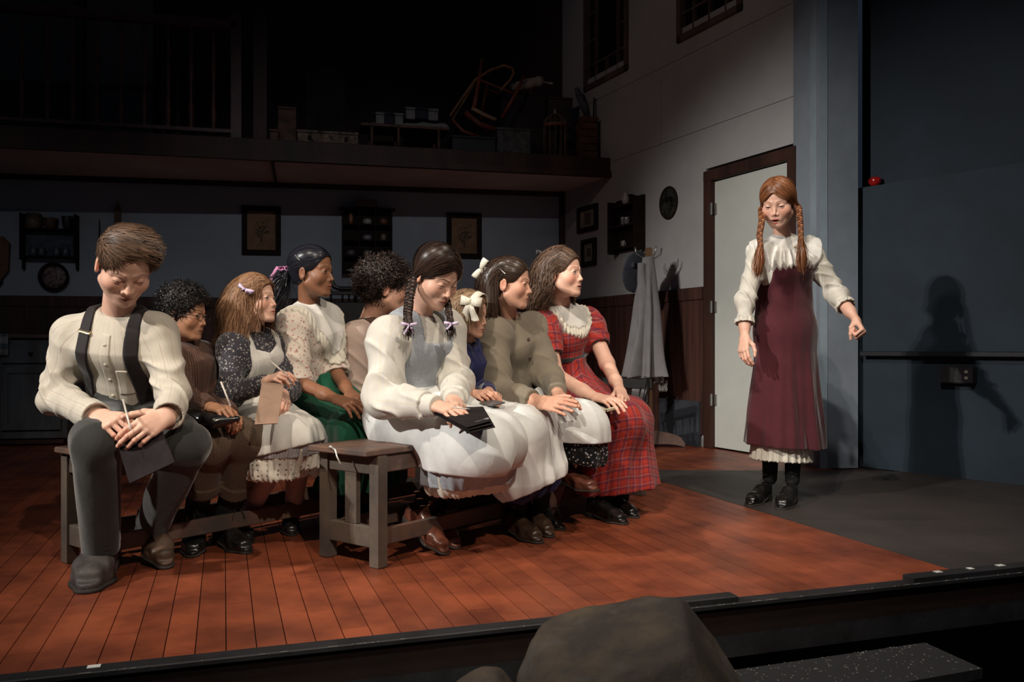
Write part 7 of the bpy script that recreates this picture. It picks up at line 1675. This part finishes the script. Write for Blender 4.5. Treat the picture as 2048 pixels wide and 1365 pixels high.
def f_pet(p, z0, z1, off):
    X, Y = V3(.97, .22, 0), V3(-.22, .97, 0); d = ecap(p, ctr(760, 1566), ctr(940, 1562), (.13, .10), (.168, .135), X, Y) - off - pleat(p, P(1564, 900, 4.41), 26, .006, zc(860), zc(920))
    th = np.arctan2(p[:, 1] - 4.41, p[:, 0] - 1.38); z = p[:, 2] - z1 + .05 * (p[:, 0] - 1.38) - .006 * np.abs(np.sin(th * 22)); d = np.maximum(d, -z); d = np.maximum(d, -np.maximum(d + .012, z - .1)); return np.maximum(d, p[:, 2] - z0)
o = new_obj('petticoat', m_whitelace, T10.o); queue(o, [Piece(lambda p: f_pet(p, .45, zc(922), 0), P(1460, 960, 4.15), P(1680, 820, 4.72), .005, attr=lambda V: {'pat': V})])
for a in 'lr': sock(T10, a, m_sock, .036, r2=.046)
shoe(T10.o, V3(1.325, 4.44, 0), G(1496, 1014), ankle=J10['ar'], mat=m_bootblack, sole=m_sole, lace=m_lace, kind='tall', shaft=.13, heel_h=.03)
shoe(T10.o, V3(1.43, 4.38, 0), G(1561, 1021), ankle=J10['al'], mat=m_bootblack, sole=m_sole, lace=m_lace, kind='tall', shaft=.13, heel_h=.03)
T10.hand('r', P(1484, 720, 4.17) - J10['wr'], (-.75, -.55, .1), curl=(.35, .45, .5, .55), thumb=(.45, .35), s=.95, fr=(.025, .035))
T10.hand('l', P(1732, 672, 4.11) - J10['wl'], (.75, -.3, .5), curl=(1.22, 1.28, 1.3, 1.3), thumb=(.8, .75), s=.98, fr=(.026, .036))
hl10 = hairline(front=-0.014, nape=-.058); TR, TL = (.088, -.02, -.030), (-.088, -.02, -.030)
st10 = hair_pulled(T10, 3800, [TR, TL], rg, hl=hl10, part=.004, lay=.008)
ex = []
for T_, pts, e, dn in ((TR, [P(1524, 440, 4.19), P(1519, 470, 4.17), P(1521, 492, 4.16)], P(1521, 492, 4.16), (-.10, -.02, -1)), (TL, [P(1598, 420, 4.24), P(1601, 455, 4.22), P(1602, 482, 4.20)], P(1602, 482, 4.20), (.05, -.02, -1))):
    Bp, br = braid([T10.w2(T_)] + pts, .0105, 7); ex.append((Bp, br, True)); ex.append((tuft(e, dn, .15, 420, .085, rg, K=9, r0=.006), rad(9, .0016, .3), True))
T10.hair(hair_mat('auburn_hair', (.085, .028, .012), (.33, .13, .055), .36), hl10, [(st10, rad(14, .0012, .8), False)] + ex, capoff=.009)
q = T10.J['nek'] + T10.fw * .095 - T10.up * .03; mb = MB(); mb.lathe([(.0, -.004), (.005, 0), (.006, .003), (0.001, .008)], q, 12); mb.obj('pendant', M('brass', (.75, .6, .35), .3), T10.o, True)
T10.done()
run_jobs()
